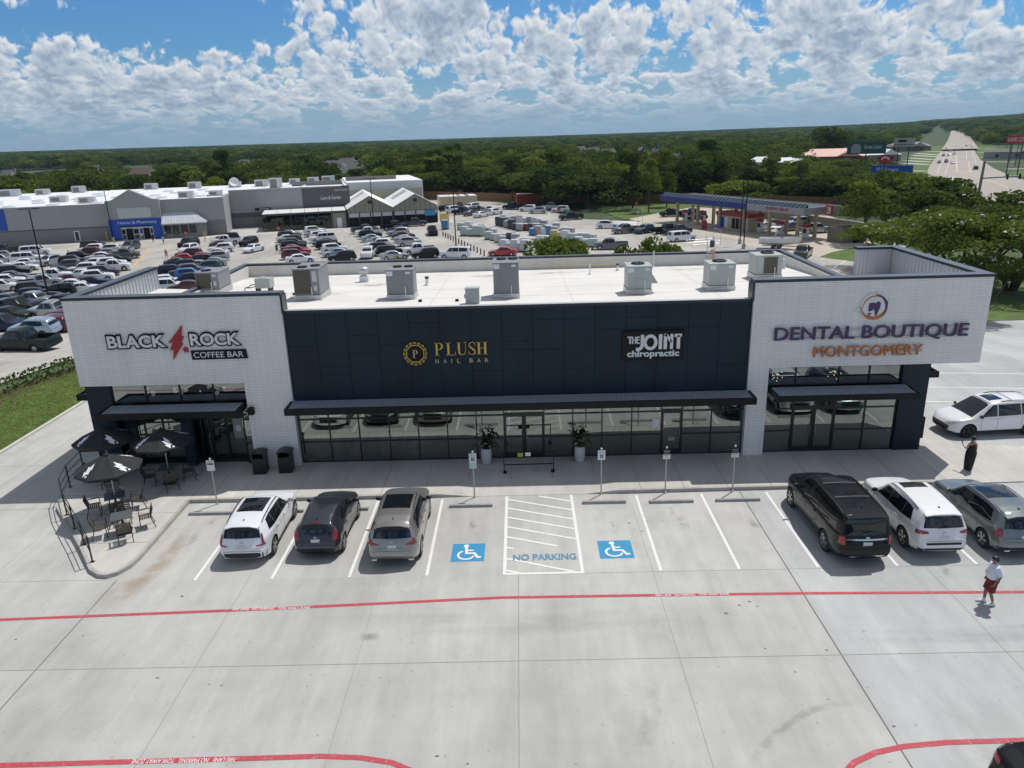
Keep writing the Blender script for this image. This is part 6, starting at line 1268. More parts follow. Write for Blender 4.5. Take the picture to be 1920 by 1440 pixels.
# ------------------------------------------------------------------ people
MT['skin'] = mat('light_skin', (.46, .27, .19), .55); MT['skin2'] = mat('tan_skin', (.26, .135, .085), .55); MT['hair'] = mat('dark_hair', (.014, .010, .008), .45); MT['dress'] = mat('black_dress', (.008, .008, .009), .8); MT['shirt'] = mat('white_polo', (.66, .69, .76), .8, bump=.05, scale=12); MT['shorts'] = mat('maroon_shorts', (.16, .018, .03), .8); MT['shoe'] = mat('white_shoe', (.70, .71, .72), .6)
def skin(name, nodes, edges, m, parent, sub=1, root=0):
    me = bpy.data.meshes.new(name); me.from_pydata([n[0] for n in nodes], edges, []); o = bpy.data.objects.new(name, me); C.objects.link(o)
    sk = o.modifiers.new('s', 'SKIN'); sk.use_smooth_shade = True
    for i, n in enumerate(nodes): rr = n[1] if isinstance(n[1], tuple) else (n[1], n[1]); me.skin_vertices[0].data[i].radius = rr; me.skin_vertices[0].data[i].use_root = i == root
    ss = o.modifiers.new('u', 'SUBSURF'); ss.levels = ss.render_levels = sub
    bpy.context.view_layer.update(); nm = bpy.data.meshes.new_from_object(o.evaluated_get(bpy.context.evaluated_depsgraph_get())); bpy.data.objects.remove(o)
    o = bpy.data.objects.new(name, nm); C.objects.link(o); nm.materials.clear(); nm.materials.append(m); o.parent = parent; return o
def body(root, J, m, s=1.0):
    """J: joint positions; one continuous skinned figure with five fingers a hand"""
    nd = []; ed = []
    def add(p, r, par=None): nd.append((p, r)); ed.append((par, len(nd)-1)) if par is not None else None; return len(nd)-1
    V = Vector; pel = add(J['pel'], (.15, .11)); sp1 = add(V(J['pel']).lerp(V(J['chest']), .5), (.14, .105), pel); ch = add(J['chest'], (.155, .11), sp1); nk = add(J['neck'], .055, ch)
    hd = V(J['head']); h1 = add(tuple(V(J['neck']).lerp(hd, .45)), .058, nk); h2 = add(tuple(hd), (.078, .095), h1); add(tuple(hd+V((0, 0, .085))), (.060, .072), h2)
    f = V(J['face']); add(tuple(hd+f*.105+V((0, 0, -.015))), .014, h2)
    for sd_ in 'LR':
        shl, elb, wri, dr = [V(J[k+sd_]) for k in ('sh', 'el', 'wr', 'hd')]
        a = add(tuple(shl), .055, ch); b = add(tuple(elb), .040, a); c = add(tuple(wri), .026, b); d = add(tuple(wri+dr*.06), (.034, .018), c)
        up = V(J.get('palm'+sd_, (0, 0, 1))); sdv = dr.cross(up).normalized()
        for k, (off, ln) in enumerate(((-.030, .062), (-.010, .074), (.010, .070), (.030, .055))):
            e = add(tuple(wri+dr*.10+sdv*off), .009, d); g = add(tuple(wri+dr*(.10+ln*.55)+sdv*off+up*.008), .008, e); add(tuple(wri+dr*(.10+ln*.9)+sdv*off+up*.03), .007, g)
        e = add(tuple(wri+dr*.045+sdv*.042*(1 if sd_ == 'L' else -1)), .011, d); add(tuple(wri+dr*.09+sdv*.055*(1 if sd_ == 'L' else -1)+up*.015), .009, e)
        hip, kn, an, toe = [V(J[k+sd_]) for k in ('hp', 'kn', 'an', 'to')]
        a = add(tuple(hip), .085*s, pel); a2 = add(tuple(hip.lerp(kn, .5)), .078*s, a); b = add(tuple(kn), .056, a2); b2 = add(tuple(kn.lerp(an, .35)), .056, b); c = add(tuple(an), .038, b2); add(tuple(toe), (.036, .025), c)
    return skin('body', nd, ed, m, root)
def loft(mb, rings, n=16, m=0, cap=True):
    """rings: (centre, rx, ry) or with a heading angle; ellipses in level planes"""
    vs = []
    for c, rx, ry in rings: vs += [(c[0]+rx*math.cos(2*math.pi*k/n), c[1]+ry*math.sin(2*math.pi*k/n), c[2]) for k in range(n)]
    fs = [(i*n+k, i*n+(k+1) % n, (i+1)*n+(k+1) % n, (i+1)*n+k) for i in range(len(rings)-1) for k in range(n)]
    if cap: fs += [tuple(range(n))[::-1], tuple(range((len(rings)-1)*n, len(rings)*n))]
    mb.add(vs, fs, m); return mb
# woman: seen from behind, left arm bent up, right arm hanging (local +y = the way she faces)
wx, wy, _ = G(1815, 882, .05)
o = empty('person', (wx, wy, .05), R_(12), 'woman in a long black strappy dress with hair up, standing by the white minivan', 'person')
J = dict(pel=(0, 0, .90), chest=(0, 0, 1.22), neck=(0, .01, 1.36), head=(.0, .03, 1.51), face=(0, 1, 0), shL=(-.17, 0, 1.31), elL=(-.30, -.03, 1.08), wrL=(-.28, .20, 1.16), hdL=(.3, .7, .65), palmL=(.5, .1, .4), shR=(.17, 0, 1.31), elR=(.23, -.02, 1.04), wrR=(.25, .05, .80), hdR=(0, .1, -1), palmR=(-1, 0, 0),
         hpL=(-.09, 0, .86), knL=(-.08, .02, .47), anL=(-.10, -.01, .08), toL=(-.13, .14, .025), hpR=(.09, 0, .86), knR=(.07, .02, .47), anR=(.07, 0, .08), toR=(.08, .15, .025))
bo = body(o, J, MT['skin'])
b = MB(); loft(b, [((0, .03, .06), .16, .17), ((0, .03, .12), .17, .17), ((0, .02, .30), .20, .18), ((0, .01, .60), .225, .20), ((0, -.01, .85), .235, .205), ((0, 0, 1.0), .195, .165), ((0, 0, 1.10), .175, .145), ((0, .01, 1.18), .185, .14), ((0, .015, 1.24), .18, .135)], 20)
b.tube([(.09, -.115, 1.22), (.02, -.125, 1.30), (.09, -.02, 1.385), (.1, .1, 1.24)], .010, 5); b.tube([(-.09, -.115, 1.22), (-.02, -.125, 1.30), (-.09, -.02, 1.385), (-.1, .1, 1.24)], .010, 5); b.build('dress', MT['dress'], o, smooth=True)
b = MB(); b.ell((0, .005, 1.545), (.092, .10, .09), 14, 9); b.ell((.01, -.085, 1.58), (.06, .055, .055), 12, 8); b.ell((0, -.05, 1.50), (.075, .06, .07), 10, 7); b.build('hair', MT['hair'], o, smooth=True)
b = MB(); b.cbox((-.26, .30, 1.28), (.075, .012, .15), rx=-.5, rz=.4); tag(b.build('phone', MT['black'], bevel=.004), 'dark phone held up in the raised left hand of the woman in black', 'phone').matrix_world = Matrix.Translation((wx, wy, .05)) @ Matrix.Rotation(R_(12), 4, 'Z')
for sx in (-1, 1): b = MB(); b.ell((sx*.03, .125, 1.52), (.012, .008, .008), 8, 6); b.build('eye', MT['white'], o)
b = MB(); b.ell((0, .125, 1.455), (.022, .008, .007), 8, 5); b.build('mouth', MT['pink'], o)
for sx in (-1, 1): b = MB(); b.cbox((sx*.1-(.02 if sx < 0 else 0), .07, .012), (.085, .25, .02)); b.build('sandal', MT['shoe'], o, bevel=.008)
# man: in profile, walking to the left
mx_, my_, _ = G(1853, 1132, 0)
o = empty('person', (mx_, my_, 0), R_(82), 'man in white polo shirt, maroon shorts and white shoes crossing the red line', 'person')
J = dict(pel=(0, 0, .93), chest=(0, .015, 1.27), neck=(0, .04, 1.46), head=(.0, .07, 1.61), face=(0, 1, -.1), shL=(-.20, .01, 1.40), elL=(-.27, -.08, 1.12), wrL=(-.26, .06, .90), hdL=(.1, .3, -.95), palmL=(1, 0, 0), shR=(.20, .01, 1.40), elR=(.27, -.06, 1.12), wrR=(.27, .06, .90), hdR=(-.1, .35, -.95), palmR=(-1, 0, 0),
         hpL=(-.10, 0, .90), knL=(-.11, .06, .50), anL=(-.11, -.08, .10), toL=(-.12, .09, .03), hpR=(.10, 0, .90), knR=(.10, .10, .50), anR=(.10, .10, .09), toR=(.11, .27, .03))
body(o, J, MT['skin2'], 1.12)
b = MB(); loft(b, [((0, .01, .96), .205, .17), ((0, .03, 1.05), .22, .20), ((0, .045, 1.14), .225, .205), ((0, .03, 1.25), .225, .17), ((0, .02, 1.34), .225, .145), ((0, .02, 1.41), .20, .115), ((0, .03, 1.45), .11, .085), ((0, .035, 1.475), .075, .075)], 20)
for sx in (-1, 1): b.tube([(sx*.17, .01, 1.405), (sx*.225, -.02, 1.30), (sx*.262, -.065, 1.16)], [.085, .085, .078], 12)
b.build('shirt', MT['shirt'], o, smooth=True)
b = MB(); loft(b, [((0, .01, .80), .19, .165), ((0, 0, .90), .215, .185), ((0, .0, .985), .205, .172)], 20); b.tube([(-.10, 0, .88), (-.11, .035, .66), (-.112, .05, .52)], [.115, .118, .115], 14); b.tube([(.10, 0, .88), (.10, .05, .66), (.10, .085, .52)], [.115, .118, .115], 14); b.build('shorts', MT['shorts'], o, smooth=True)
b = MB(); loft(b, [((0, .005, .962), .212, .178), ((0, .005, .99), .21, .176)], 20); b.build('belt', MT['black'], o, smooth=True)
b = MB(); b.ell((0, .045, 1.655), (.088, .105, .075), 14, 9); b.ell((0, -.02, 1.60), (.078, .06, .085), 12, 8); b.build('hair', MT['hair'], o, smooth=True)
for sx in (-1, 1):
    b = MB(); b.ell((sx*.085, .06, 1.60), (.014, .025, .033), 8, 6); b.build('ear', MT['skin2'], o); b = MB(); b.ell((sx*.032, .163, 1.618), (.012, .008, .008), 8, 6); b.build('eye', MT['white'], o)
b = MB(); b.ell((0, .165, 1.55), (.024, .008, .007), 8, 5); b.build('mouth', MT['pink'], o)
for (ax, ay, az_), (tx, ty, tz) in ((J['anL'], J['toL']), (J['anR'], J['toR'])):
    b = MB(); b.tube([(ax, ay-.07, .05), (ax, ay, .06), (ax+(tx-ax)*.6, ay+(ty-ay)*.6, .05), (tx, ty+.02, .035), (tx, ty+.07, .025)], [.04, .052, .05, .045, .02], 12); b.tube([(ax, ay, .07), (ax, ay, .17)], [.05, .048], 10); b.build('shoe', MT['shoe'], o, smooth=True)
# ------------------------------------------------------------------ the big store beyond its car park
ZL = -4.0
MT['cmu'] = mat('pale_grey_wall', (.34, .345, .345), .85, var=.05, scale=.4); MT['cmud'] = mat('mid_grey_wall', (.215, .21, .205), .85, var=.06, scale=.5); MT['charcoal'] = mat('charcoal_wall', (.105, .108, .112), .8, var=.05); MT['storeblue'] = mat('store_blue', (.012, .075, .42), .5); MT['storewhite'] = mat('store_roof_white', (.74, .745, .75), .75, var=.04, scale=.3)
MT['polycarb'] = mat('greenhouse_panel', (.62, .68, .70), .4); MT['mesh'] = mat('tan_lattice', (.26, .255, .205), .8, var=.2, scale=6); MT['tan'] = mat('tan_container', (.52, .45, .31), .6, var=.06)
SA = R_(14.4); SO = Vector((-109.2, 126.4, ZL))
ST_ = empty('superstore', SO, SA, 'vast grey big-box store with blue pharmacy entrance and white roof', 'building')
def sp_(name, mb, m, parent=None, **k): return mb.build(name, m, parent or ST_, **k)
b = MB(); b.box(-70, .0, 3.0, 21.4, .6, 7.6, 0); b.box(-70, -.01, 0, 21.4, .6, 2.75, 1); b.box(-70, -.03, 2.76, 21.4, .59, 3.0, 2)
b.box(31.9, 0, 0, 44.6, .6, 7.9, 0); b.box(31.9, -.01, 0, 44.6, -.001, 3.2, 1)
b.box(44.0, .62, 0, 44.6, 12, 7.9, 0); b.box(44.61, 12, 3.0, 70, 12.6, 8.6, 0); b.box(44.61, 11.98, 0, 70, 12.59, 2.3, 1); b.box(44.61, 11.96, 2.3, 70, 12.58, 3.4, 2)
b.box(61, 11.9, 3.9, 72.0, 11.955, 8.3, 2); b.box(70.01, 12.0, 0, 72.0, 12.6, 8.6, 2); b.box(71.4, 12.62, 0, 72, 60, 7.9, 3)
sp_('wall', b, [MT['cmu'], MT['cmud'], MT['charcoal'], MT['storewhite']])
b = MB(); b.box(-40, -.06, 3.1, 2.2, -.012, 7.3); sp_('blue_panel', b, MT['storeblue'])
b = MB(); b.wallprism([(21.4, 0), (23.5, 0), (23.5, 3.4), (30.0, 3.4), (30.0, 0), (31.9, 0), (31.9, 8.1), (30.7, 8.2), (26.4, 10.3), (22.6, 8.2), (21.4, 8.1)], -1.2, .5, 0); sp_('portal', b, MT['cmu'])
b = MB(); b.wallprism([(21.5, 0), (23.5, 0), (23.5, 2.9), (30.0, 2.9), (30.0, 0), (31.8, 0), (31.8, 4.3), (21.5, 4.3)], -1.35, -1.203, 0); sp_('blue_surround', b, MT['storeblue'])
b = MB(); b.box(23.6, -1.3, 4.5, 30.0, -1.203, 6.6); 
sp_('white_panel', b, mat('clerestory_panel', (.50, .53, .53), .4))
b = MB(); text_mb(b, 'Home & Pharmacy', 23.3, 30.9, 3.15, 3.9, -1.36, .06); sp_('lettering', b, MT['white'])
for k, (u0, u1, mm) in enumerate(((23.6, 24.5, 0), (25.9, 27.1, 0), (27.1, 27.9, 1), (29.2, 29.9, 0))):
    b = MB(); b.box(u0, -.9, 0, u1, -.8, 2.35, 0); b.box(u0+.12, -.92, .15, u1-.12, -.901, 1.0, 1); b.box(u0+.12, -.92, 1.15, u1-.12, -.901, 2.2, 1); sp_('entrance_door', b, [MT['galv'], MT['storeblue'] if mm else MT['glassfar']])
b = MB(); b.box(23.5, -.75, 0, 30, -.7, 3.3); sp_('entrance_recess', b, MT['black']); b = MB(); b.box(23.5, -.95, 2.36, 30, -.76, 2.6); sp_('door_header', b, MT['galv'])
b = MB(); b.box(31.95, -2.2, 0, 40.6, -.02, 3.1); sp_('vestibule', b, MT['cmud'])
b = MB(); b.add([(31.95, -2.7, 3.1), (41.0, -2.7, 3.1), (41.0, -.02, 3.1), (31.95, -.02, 5.2), (38.3, -.02, 5.2), (31.95, -2.7, 2.9), (41.0, -2.7, 2.9)], [(0, 1, 4, 3), (1, 2, 4), (5, 6, 1, 0)])
for x in np.arange(32.3, 40.5, .6): b.bar((x, -2.68, 3.12), (min(x, 38.3+(41-x)*.0), -.05 if x < 38.3 else -2.68+(41-x), 5.2 if x < 38.3 else 3.1+(41-x)*.78), .08)
sp_('vestibule_roof', b, MT['siding'])
for u in (32.3, 33.9, 35.6, 37.3): b = MB(); b.box(u, -2.26, .9, u+1.35, -2.202, 2.6); sp_('window', b, MT['glassfar'])
b = MB(); b.box(14.2, -.05, .2, 15.3, -.012, 2.3, 0); b.box(14.4, -.06, .3, 15.1, -.051, 2.1, 1); sp_('exit_door', b, [MT['white'], MT['glassfar']])
b = MB(); b.box(50.0, 11.9, 3.75, 53.6, 11.958, 4.35); bo = sp_('pickup_sign', b, MT['black']); b = MB(); b.box(50.9, 11.88, 3.98, 53.2, 11.899, 4.15); sp_('sign_print', b, MT['galv'], bo)
b = MB(); text_mb(b, 'Lawn & Garden', 65.2, 69.9, 5.55, 6.4, 11.9, .05); sp_('lettering', b, MT['white']); b = MB(); text_mb(b, 'Auto Center', 68.5, 71.7, 7.45, 8.0, 11.9, .05); sp_('lettering', b, MT['white'])
# roof, its skylights and units
b = MB(); b.box(-70, .61, 6.9, 44, 62, 7.35, 0); b.box(44.0, 12.61, 7.0, 71.39, 62, 7.45, 0); b.box(58, 40, 7.46, 71.3, 40.5, 8.6, 1); b.box(72.01, 30, 0, 92, 62, 8.3, 0); b.box(72.3, 40, 8.31, 86, 40.5, 9.3, 1); sp_('roof', b, [MT['storewhite'], MT['cmud']])
r = random.Random(5)
sky_m = mat('skylight_dome', (.60, .66, .70), .35)
nsk = 0
for v in np.arange(6, 58, 9):
    for u in np.arange(-24+(v % 2)*3, 44, 8.5):
        if nsk >= 40 or (21 < u < 33 and v < 8): continue
        b = MB(); b.ell((u, v, 7.36), (1.9, .95, .42), 10, 6); sp_('skylight', b, sky_m, smooth=True); nsk += 1
for u in (50, 55.5, 60): b = MB(); b.tube([(u, 16, 7.5), (u+1.5, 30, 7.5)], .75, 10); sp_('skylight', b, sky_m, smooth=True)
for u, v, w, d, h in ((-16, 50, 4.5, 3, 1.7), (-8, 52, 3, 2.5, 1.4), (0, 55, 3, 2.5, 1.7), (18, 56, 3.2, 2.5, 1.6), (30, 52, 3.2, 2.5, 1.7), (41, 48, 3.2, 2.5, 1.5), (48, 46, 3.5, 3, 1.8), (52.5, 34, 3.2, 2.6, 2.6), (-12, 12, 4.5, 2.4, 1.5), (-6, 8, 3, 2, 1.2), (6, 16, 3.4, 2.2, 1.3), (14, 8, 3.2, 2.0, 1.3), (34, 10, 3.2, 2.4, 1.5), (40, 14, 3, 2.2, 1.2), (57, 50, 3, 2.5, 1.6), (62, 52, 3.2, 2.5, 1.7), (66, 44, 3.5, 3, 2.2)):
    b = MB(); b.box(u, v, 7.36, u+w, v+d, 7.36+h, 0); b.box(u+.3, v-.02, 7.6, u+w*.6, v-.001, 7.1+h, 1); sp_('rooftop_unit', b, [MT['galv'], MT['cmud']])
b = MB(); b.lathe((43.0, 44, 8.6), [(.05, 0), (.8, .15), (1.25, .45), (1.22, .47), (.8, .2), (.05, .06)], 18); Mx = Matrix.Translation((43, 44, 8.9)) @ Matrix.Rotation(R_(62), 4, 'X') @ Matrix.Translation((-43, -44, -8.6)); b.xf(Mx); b.cyl((43, 44.4, 7.4), (43, 44.4, 8.8), .12); sp_('satellite_dish', b, MT['storewhite'], smooth=True)
# garden centre: slatted shade roof in front, twin-gable greenhouse beside it
GC = empty('garden_centre', SO, SA, 'garden centre with flat slatted shade roof and twin white-gabled greenhouse beside the store', 'building')
def gp(name, mb, m, parent=None, **k): return mb.build(name, m, parent or GC, **k)
b = MB(); 
for k in range(6): b.box(52.2+k*3.05, .4, 3.7, 52.2+k*3.05+2.95, 11, 3.82)
gp('shade_roof', b, mat('shade_sheet', (.70, .69, .66), .6)); b = MB(); b.box(52.1, .2, 3.35, 70.4, .38, 3.7)
for k in range(7): b.box(52.1+k*3.03, .2, 0, 52.25+k*3.03, .38, 3.35)
gp('shade_frame', b, MT['dgrey'])
b = MB(); b.box(52.2, .5, 0, 67.0, .52, 2.9); 
gm = glassmat('fence_mesh', .03, (.55, .56, .5)); gp('mesh_fence', b, gm); b = MB(); b.box(67.1, .3, 0, 70.4, .5, 3.3, 0); b.box(68.3, .27, 0, 69.3, .299, 2.2, 1); gp('lattice_panel', b, [MT['mesh'], MT['white']])
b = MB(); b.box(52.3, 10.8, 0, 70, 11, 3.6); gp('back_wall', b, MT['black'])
for g_ in range(2):
    u0 = 70.7+g_*10.3; u1 = u0+10.3; um = (u0+u1)/2; sl = 0 if g_ == 0 else 0
    b = MB(); b.wallprism([(u0+.05, 3.1), (u1-.05, 3.1), (u1-.05, 4.0), (um, 6.6), (u0+.05, 4.0)], .3, .5, 0)
    for k in range(1, 9): x = u0+k*1.14; b.box(x-.04, .26, 3.1, x+.04, .299, 4.0+2.5*(1-abs(x-um)/5.15), 1)
    b.box(um-.45, .22, 5.0, um+.45, .259, 5.7, 2); gp('gable_wall', b, [MT['mesh'], MT['tan'], MT['glassfar']])
    b = MB(); b.add([(u0-.1, .1, 3.95), (um, .1, 6.75), (um, 26, 6.75), (u0-.1, 26, 3.95), (u1+.1, .1, 3.95), (u1+.1, 26, 3.95)], [(0, 1, 2, 3), (1, 4, 5, 2)]); gp('gable_roof', b, MT['storewhite'])
    b = MB(); b.add([(u0+1.2+.15, 14, 4.75), (um-.4, 14, 6.6), (um-.4, 19, 6.6), (u0+1.35, 19, 4.75)], [(0, 1, 2, 3)]); b.v = [(x, y, z+.06) for x, y, z in b.v]; gp('roof_panel', b, mat('weathered_panel', (.42, .41, .36), .6))
    b = MB(); 
    for k in range(4): b.box(u0+.3+k*2.5, .32, 2.1, u0+2.5+k*2.5, .36, 3.0)
    gp('roller_blind', b, MT['galv'])
    b = MB(); b.box(u0, .6, 0, u1, .62, 3.05); gp('dark_front_sheet', b, MT['black']); b = MB(); [b.box(u0+k*2.5, .3, 0, u0+.2+k*2.5, .59, 3.1) for k in range(5)]; gp('front_post', b, MT['dgrey'])  # black sheet across the greenhouse front stands in for its shaded inside
b = MB(); b.box(88.2, .1, 1.7, 90.6, .25, 3.0, 0); gp('blue_sign', b, mat('sky_blue_sign', (.06, .27, .50), .5))
b = MB(); b.box(71, 26.02, 0, 91.2, 26.3, 6.6); b.box(91.0, .6, 0, 91.3, 26, 3.9); gp('side_wall', b, MT['mesh'])
# plants inside the shade house
r = random.Random(11); b = MB()
for k in range(700):
    c = Vector((r.uniform(52.6, 66.5), r.uniform(.8, 6), r.uniform(.1, 2.2))); d = Vector((r.uniform(-1, 1), r.uniform(-1, 1), r.uniform(-1, 1)))*.3; s = d.cross(Vector((.3, .2, 1))).normalized()*.25; b.add([c-d, c+s, c+d, c-s], [(0, 1, 2, 3)])
o = b.build('nursery_plants', MT['leaf']); o.location = SO; o.rotation_euler = (0, 0, SA); tag(o, 'mass of green nursery plants under the slatted shade roof', 'plants', kind='stuff')
# containers, trailer, digger
def wbox(name, px, py, size, rz, label, cat, m, grp=None, extra=None):
    x, y, z = G(px, py, ZL); o = empty(name, (x, y, z), R_(rz), label, cat, grp); b = MB(); b.box(-size[0]/2, -size[1]/2, .12, size[0]/2, size[1]/2, size[2]); b.build('shell', m, o, bevel=.04)
    b = MB()
    for k in range(int(size[0]/.5)): b.box(-size[0]/2+.2+k*.5, -size[1]/2-.03, .3, -size[0]/2+.3+k*.5, -size[1]/2-.001, size[2]-.15)
    b.build('ribs', m, o); b = MB(); b.box(-size[0]/2+.05, -size[1]/2+.05, size[2]+.001, size[0]/2-.05, size[1]/2-.05, size[2]+.04); b.build('roof', extra or MT['white'], o); return o
for k, px in enumerate((833, 852, 868, 882)): wbox('storage_container', px, 389-k*.6, (3.0, 7, 3.2), 12, ('tan storage container nearest the greenhouse', 'second tan storage container from the greenhouse', 'third tan storage container from the greenhouse', 'tan storage container farthest from the greenhouse')[k], 'container', MT['tan'], 'tan containers behind the garden centre')
tr = wbox('box_trailer', 984, 385, (4.6, 2.4, 2.9), 8, 'red box trailer parked before the wooden fence', 'trailer', mat('trailer_red', (.28, .035, .02), .5)); tr.location.z += .3
for sx in (-1.2, 1.2): b = MB(); b.cyl((sx, -1.3, .05), (sx, 1.3, .05), .38, n=14); b.build('wheel', MT['tyre'], tr)
MT['cat'] = mat('digger_yellow', (.50, .24, .03), .5)
def digger(px, py, rz, label):
    x, y, z = G(px, py, ZL); o = empty('wheel_loader', (x, y, z), R_(rz), label, 'loader'); b = MB(); b.cbox((-1.4, 0, 1.5), (2.2, 1.6, 1.1)); b.cbox((1.2, 0, 1.2), (1.8, 1.2, .8)); b.build('chassis', MT['cat'], o, bevel=.08); b = MB(); b.cbox((0, 0, 2.4), (1.3, 1.4, 1.6)); b.build('cab', MT['glassfar'], o, bevel=.05); b = MB(); b.cbox((0, 0, 3.25), (1.5, 1.5, .12)); b.build('cab_roof', MT['cat'], o)
    for sx in (-1.5, 1.5):
        for sy in (-1, 1): b = MB(); b.cyl((sx, sy*.75, .8), (sx, sy*1.25, .8), .8, n=16); b.build('wheel', MT['tyre'], o)
    b = MB(); b.bar((1.5, .5, 1.7), (3.2, .5, .7), .2); b.bar((1.5, -.5, 1.7), (3.2, -.5, .7), .2); b.build('lift_arm', MT['cat'], o); b = MB(); b.add([(3.1, y_, z_) for y_ in (-1.3, 1.3) for z_ in (1.3,)]+[(3.0, y_, .2) for y_ in (-1.3, 1.3)]+[(4.1, y_, .3) for y_ in (-1.3, 1.3)], [(0, 1, 3, 2), (2, 3, 5, 4), (0, 2, 4), (1, 5, 3)]); b.build('bucket', MT['cat'], o)
digger(955, 373, 190, 'yellow wheel loader by the fence left of the red trailer'); digger(880, 366, 160, 'yellow wheel loader behind the tan containers')
x, y, z = G(900, 374, ZL); b = MB(); b.lathe((0, 0, 0), [(3, 0), (2.2, .5), (1.2, 1.3), (.3, 1.75), (.02, 1.8)], 18); o = b.build('gravel_heap', mat('grey_gravel', (.25, .22, .19), .95, var=.3, scale=4, bump=.8), smooth=True, sharp=80); o.location = (x, y, z); tag(o, 'grey gravel heap right of the tan containers', 'gravel heap')
x, y, z = G(918, 374, ZL); b = MB()
for i in range(3): b.cbox((i*1.2-1.2, 0, .5), (1.1, 1, 1)); b.cbox((i*1.2-1.0, .1, 1.3), (1, .9, .7)) if i < 2 else None
o = b.build('bagged_pallets', MT['white'], bevel=.1); o.location = (x, y, z); tag(o, 'low stack of white bagged pallets beside the gravel heap', 'pallets')
# wooden fence along the back of the car park
fp = [(-40, 229), (-20, 212), (0, 197), (20, 187), (42, 180), (62, 168), (80, 152), (95, 136)]
FM = mat('weathered_fence', (.20, .115, .055), .85, var=.25, scale=1.2)
for i, (a, c_) in enumerate(zip(fp, fp[1:])):
    a = Vector((*a, ZL)); c_ = Vector((*c_, ZL)); d = c_-a; L_ = d.length; o = empty('wooden_fence', a, math.atan2(d.y, d.x), ['brown board fence behind the greenhouse roofs, farthest left stretch', 'brown board fence behind the gravel heap and loader', 'brown board fence behind the red trailer', 'brown board fence in deep shade below the dark oaks', 'brown board fence behind the blue end of the fuel canopy', 'brown board fence behind the grey end of the fuel canopy', 'brown board fence farthest right, behind the roadside trees'][i], 'fence', 'board fence along the store lot')
    b = MB(); b.box(0, -.03, .05, L_, .03, 2.5); 
    for k in np.arange(0, L_, .9): b.box(k, -.045, .05, k+.02, -.031, 2.5)
    b.build('boards', FM, o); b = MB(); [b.box(k, .031, 0, k+.12, .15, 2.55) for k in np.arange(0, L_, 2.6)]; b.build('post', FM, o)
# bollards, pallets of garden goods
MT['wood'] = mat('bollard_wood', (.12, .075, .045), .8)
p0, p1 = G(831, 443, ZL), G(908, 480, ZL); bs = None
for k in range(15):
    t = k/14; b = MB(); b.box(-.11, -.11, 0, .11, .11, .95) if bs is None else None
    o = b.build('bollard', MT['wood'], bevel=.02) if bs is None else inst(bs, 'bollard'); bs = bs or o; o.location = (p0[0]+(p1[0]-p0[0])*t, p0[1]+(p1[1]-p0[1])*t, ZL); tag(o, 'short brown wooden bollard in the line edging the pallet yard', 'bollard', 'bollards round the pallet yard')
PAL = {}
for nm, col in (('pale green', (.42, .50, .46)), ('white', (.62, .64, .66)), ('red', (.22, .06, .05)), ('charcoal', (.06, .065, .07)), ('grey', (.32, .33, .35)), ('yellow', (.50, .42, .12)), ('blue', (.06, .22, .42)), ('pink-grey', (.42, .32, .31))):
    PAL[nm] = mat(nm.replace(' ', '_').replace('-', '_')+'_wrapped_goods', col, .4, var=.12, scale=1.5)
pm_src = []
def pallet(px, py, col, k, row):
    x, y, z = G(px, py, ZL)
    if not pm_src:
        o = empty('goods_pallet', (0, 0, 0)); b = MB(); b.cbox((0, 0, .75), (1.15, 1.0, 1.2)); b.build('wrapped_goods', PAL[col], o, bevel=.12, smooth=True); b = MB(); [b.box(-.55, -.45+.4*i, .0, .55, -.35+.4*i, .13) for i in range(3)]; b.build('wood_base', MT['wood'], o); b = MB(); b.cbox((0, 0, 1.36), (1.0, .86, .04)); b.build('wrap_top', PAL['white'], o, bevel=.015); pm_src.append(o)
    else: o = copy_tree(pm_src[0])
    o.location = (x, y, z); o.rotation_euler = (0, 0, R_(rnd.uniform(-14, 14)-20)); h = rnd.uniform(.75, 1.2); o.scale = (1.25, 1.25, 1.25*h)
    for kc in o.children:
        if kc.name.startswith('wrapped'): setmats(kc, [PAL[col]])
        if kc.name.startswith('wrap_top'): setmats(kc, [PAL['white'] if col != 'charcoal' else PAL['grey']])
    tag(o, f'{col} wrapped pallet standing {row}', 'pallet', 'pallets of garden goods in the yard')
def pal_row(a, b_, n, cols, row):
    for k in range(n): t = k/max(1, n-1); pallet(a[0]+(b_[0]-a[0])*t, a[1]+(b_[1]-a[1])*t, cols[k % len(cols)], k, row)
pal_row((865, 431), (880, 432), 2, ['pale green', 'white'], 'alone beside the tall black light pole'); pal_row((835, 430), (838, 431), 1, ['blue'], 'alone near the garden centre corner')
pal_row((871, 442), (903, 443), 4, ['pale green'], 'in the upper row of the pallet yard'); pal_row((890, 437), (925, 444), 4, ['grey', 'charcoal', 'grey', 'pale green'], 'in the mixed upper row of the pallet yard')
pal_row((917, 449), (917, 449), 1, ['pale green'], 'alone between the pallet yard rows'); pal_row((928, 451), (943, 458), 3, ['pale green', 'white', 'pale green'], 'in the middle row of the pallet yard'); pal_row((950, 455), (975, 462), 4, ['grey', 'charcoal', 'grey', 'white'], 'behind the low front row of the pallet yard')
pal_row((946, 470), (985, 472), 5, ['white', 'pale green'], 'in the front row of the pallet yard'); pal_row((985, 465), (1022, 462), 5, ['white', 'white', 'grey'], 'in the second front row by the bushy tree')
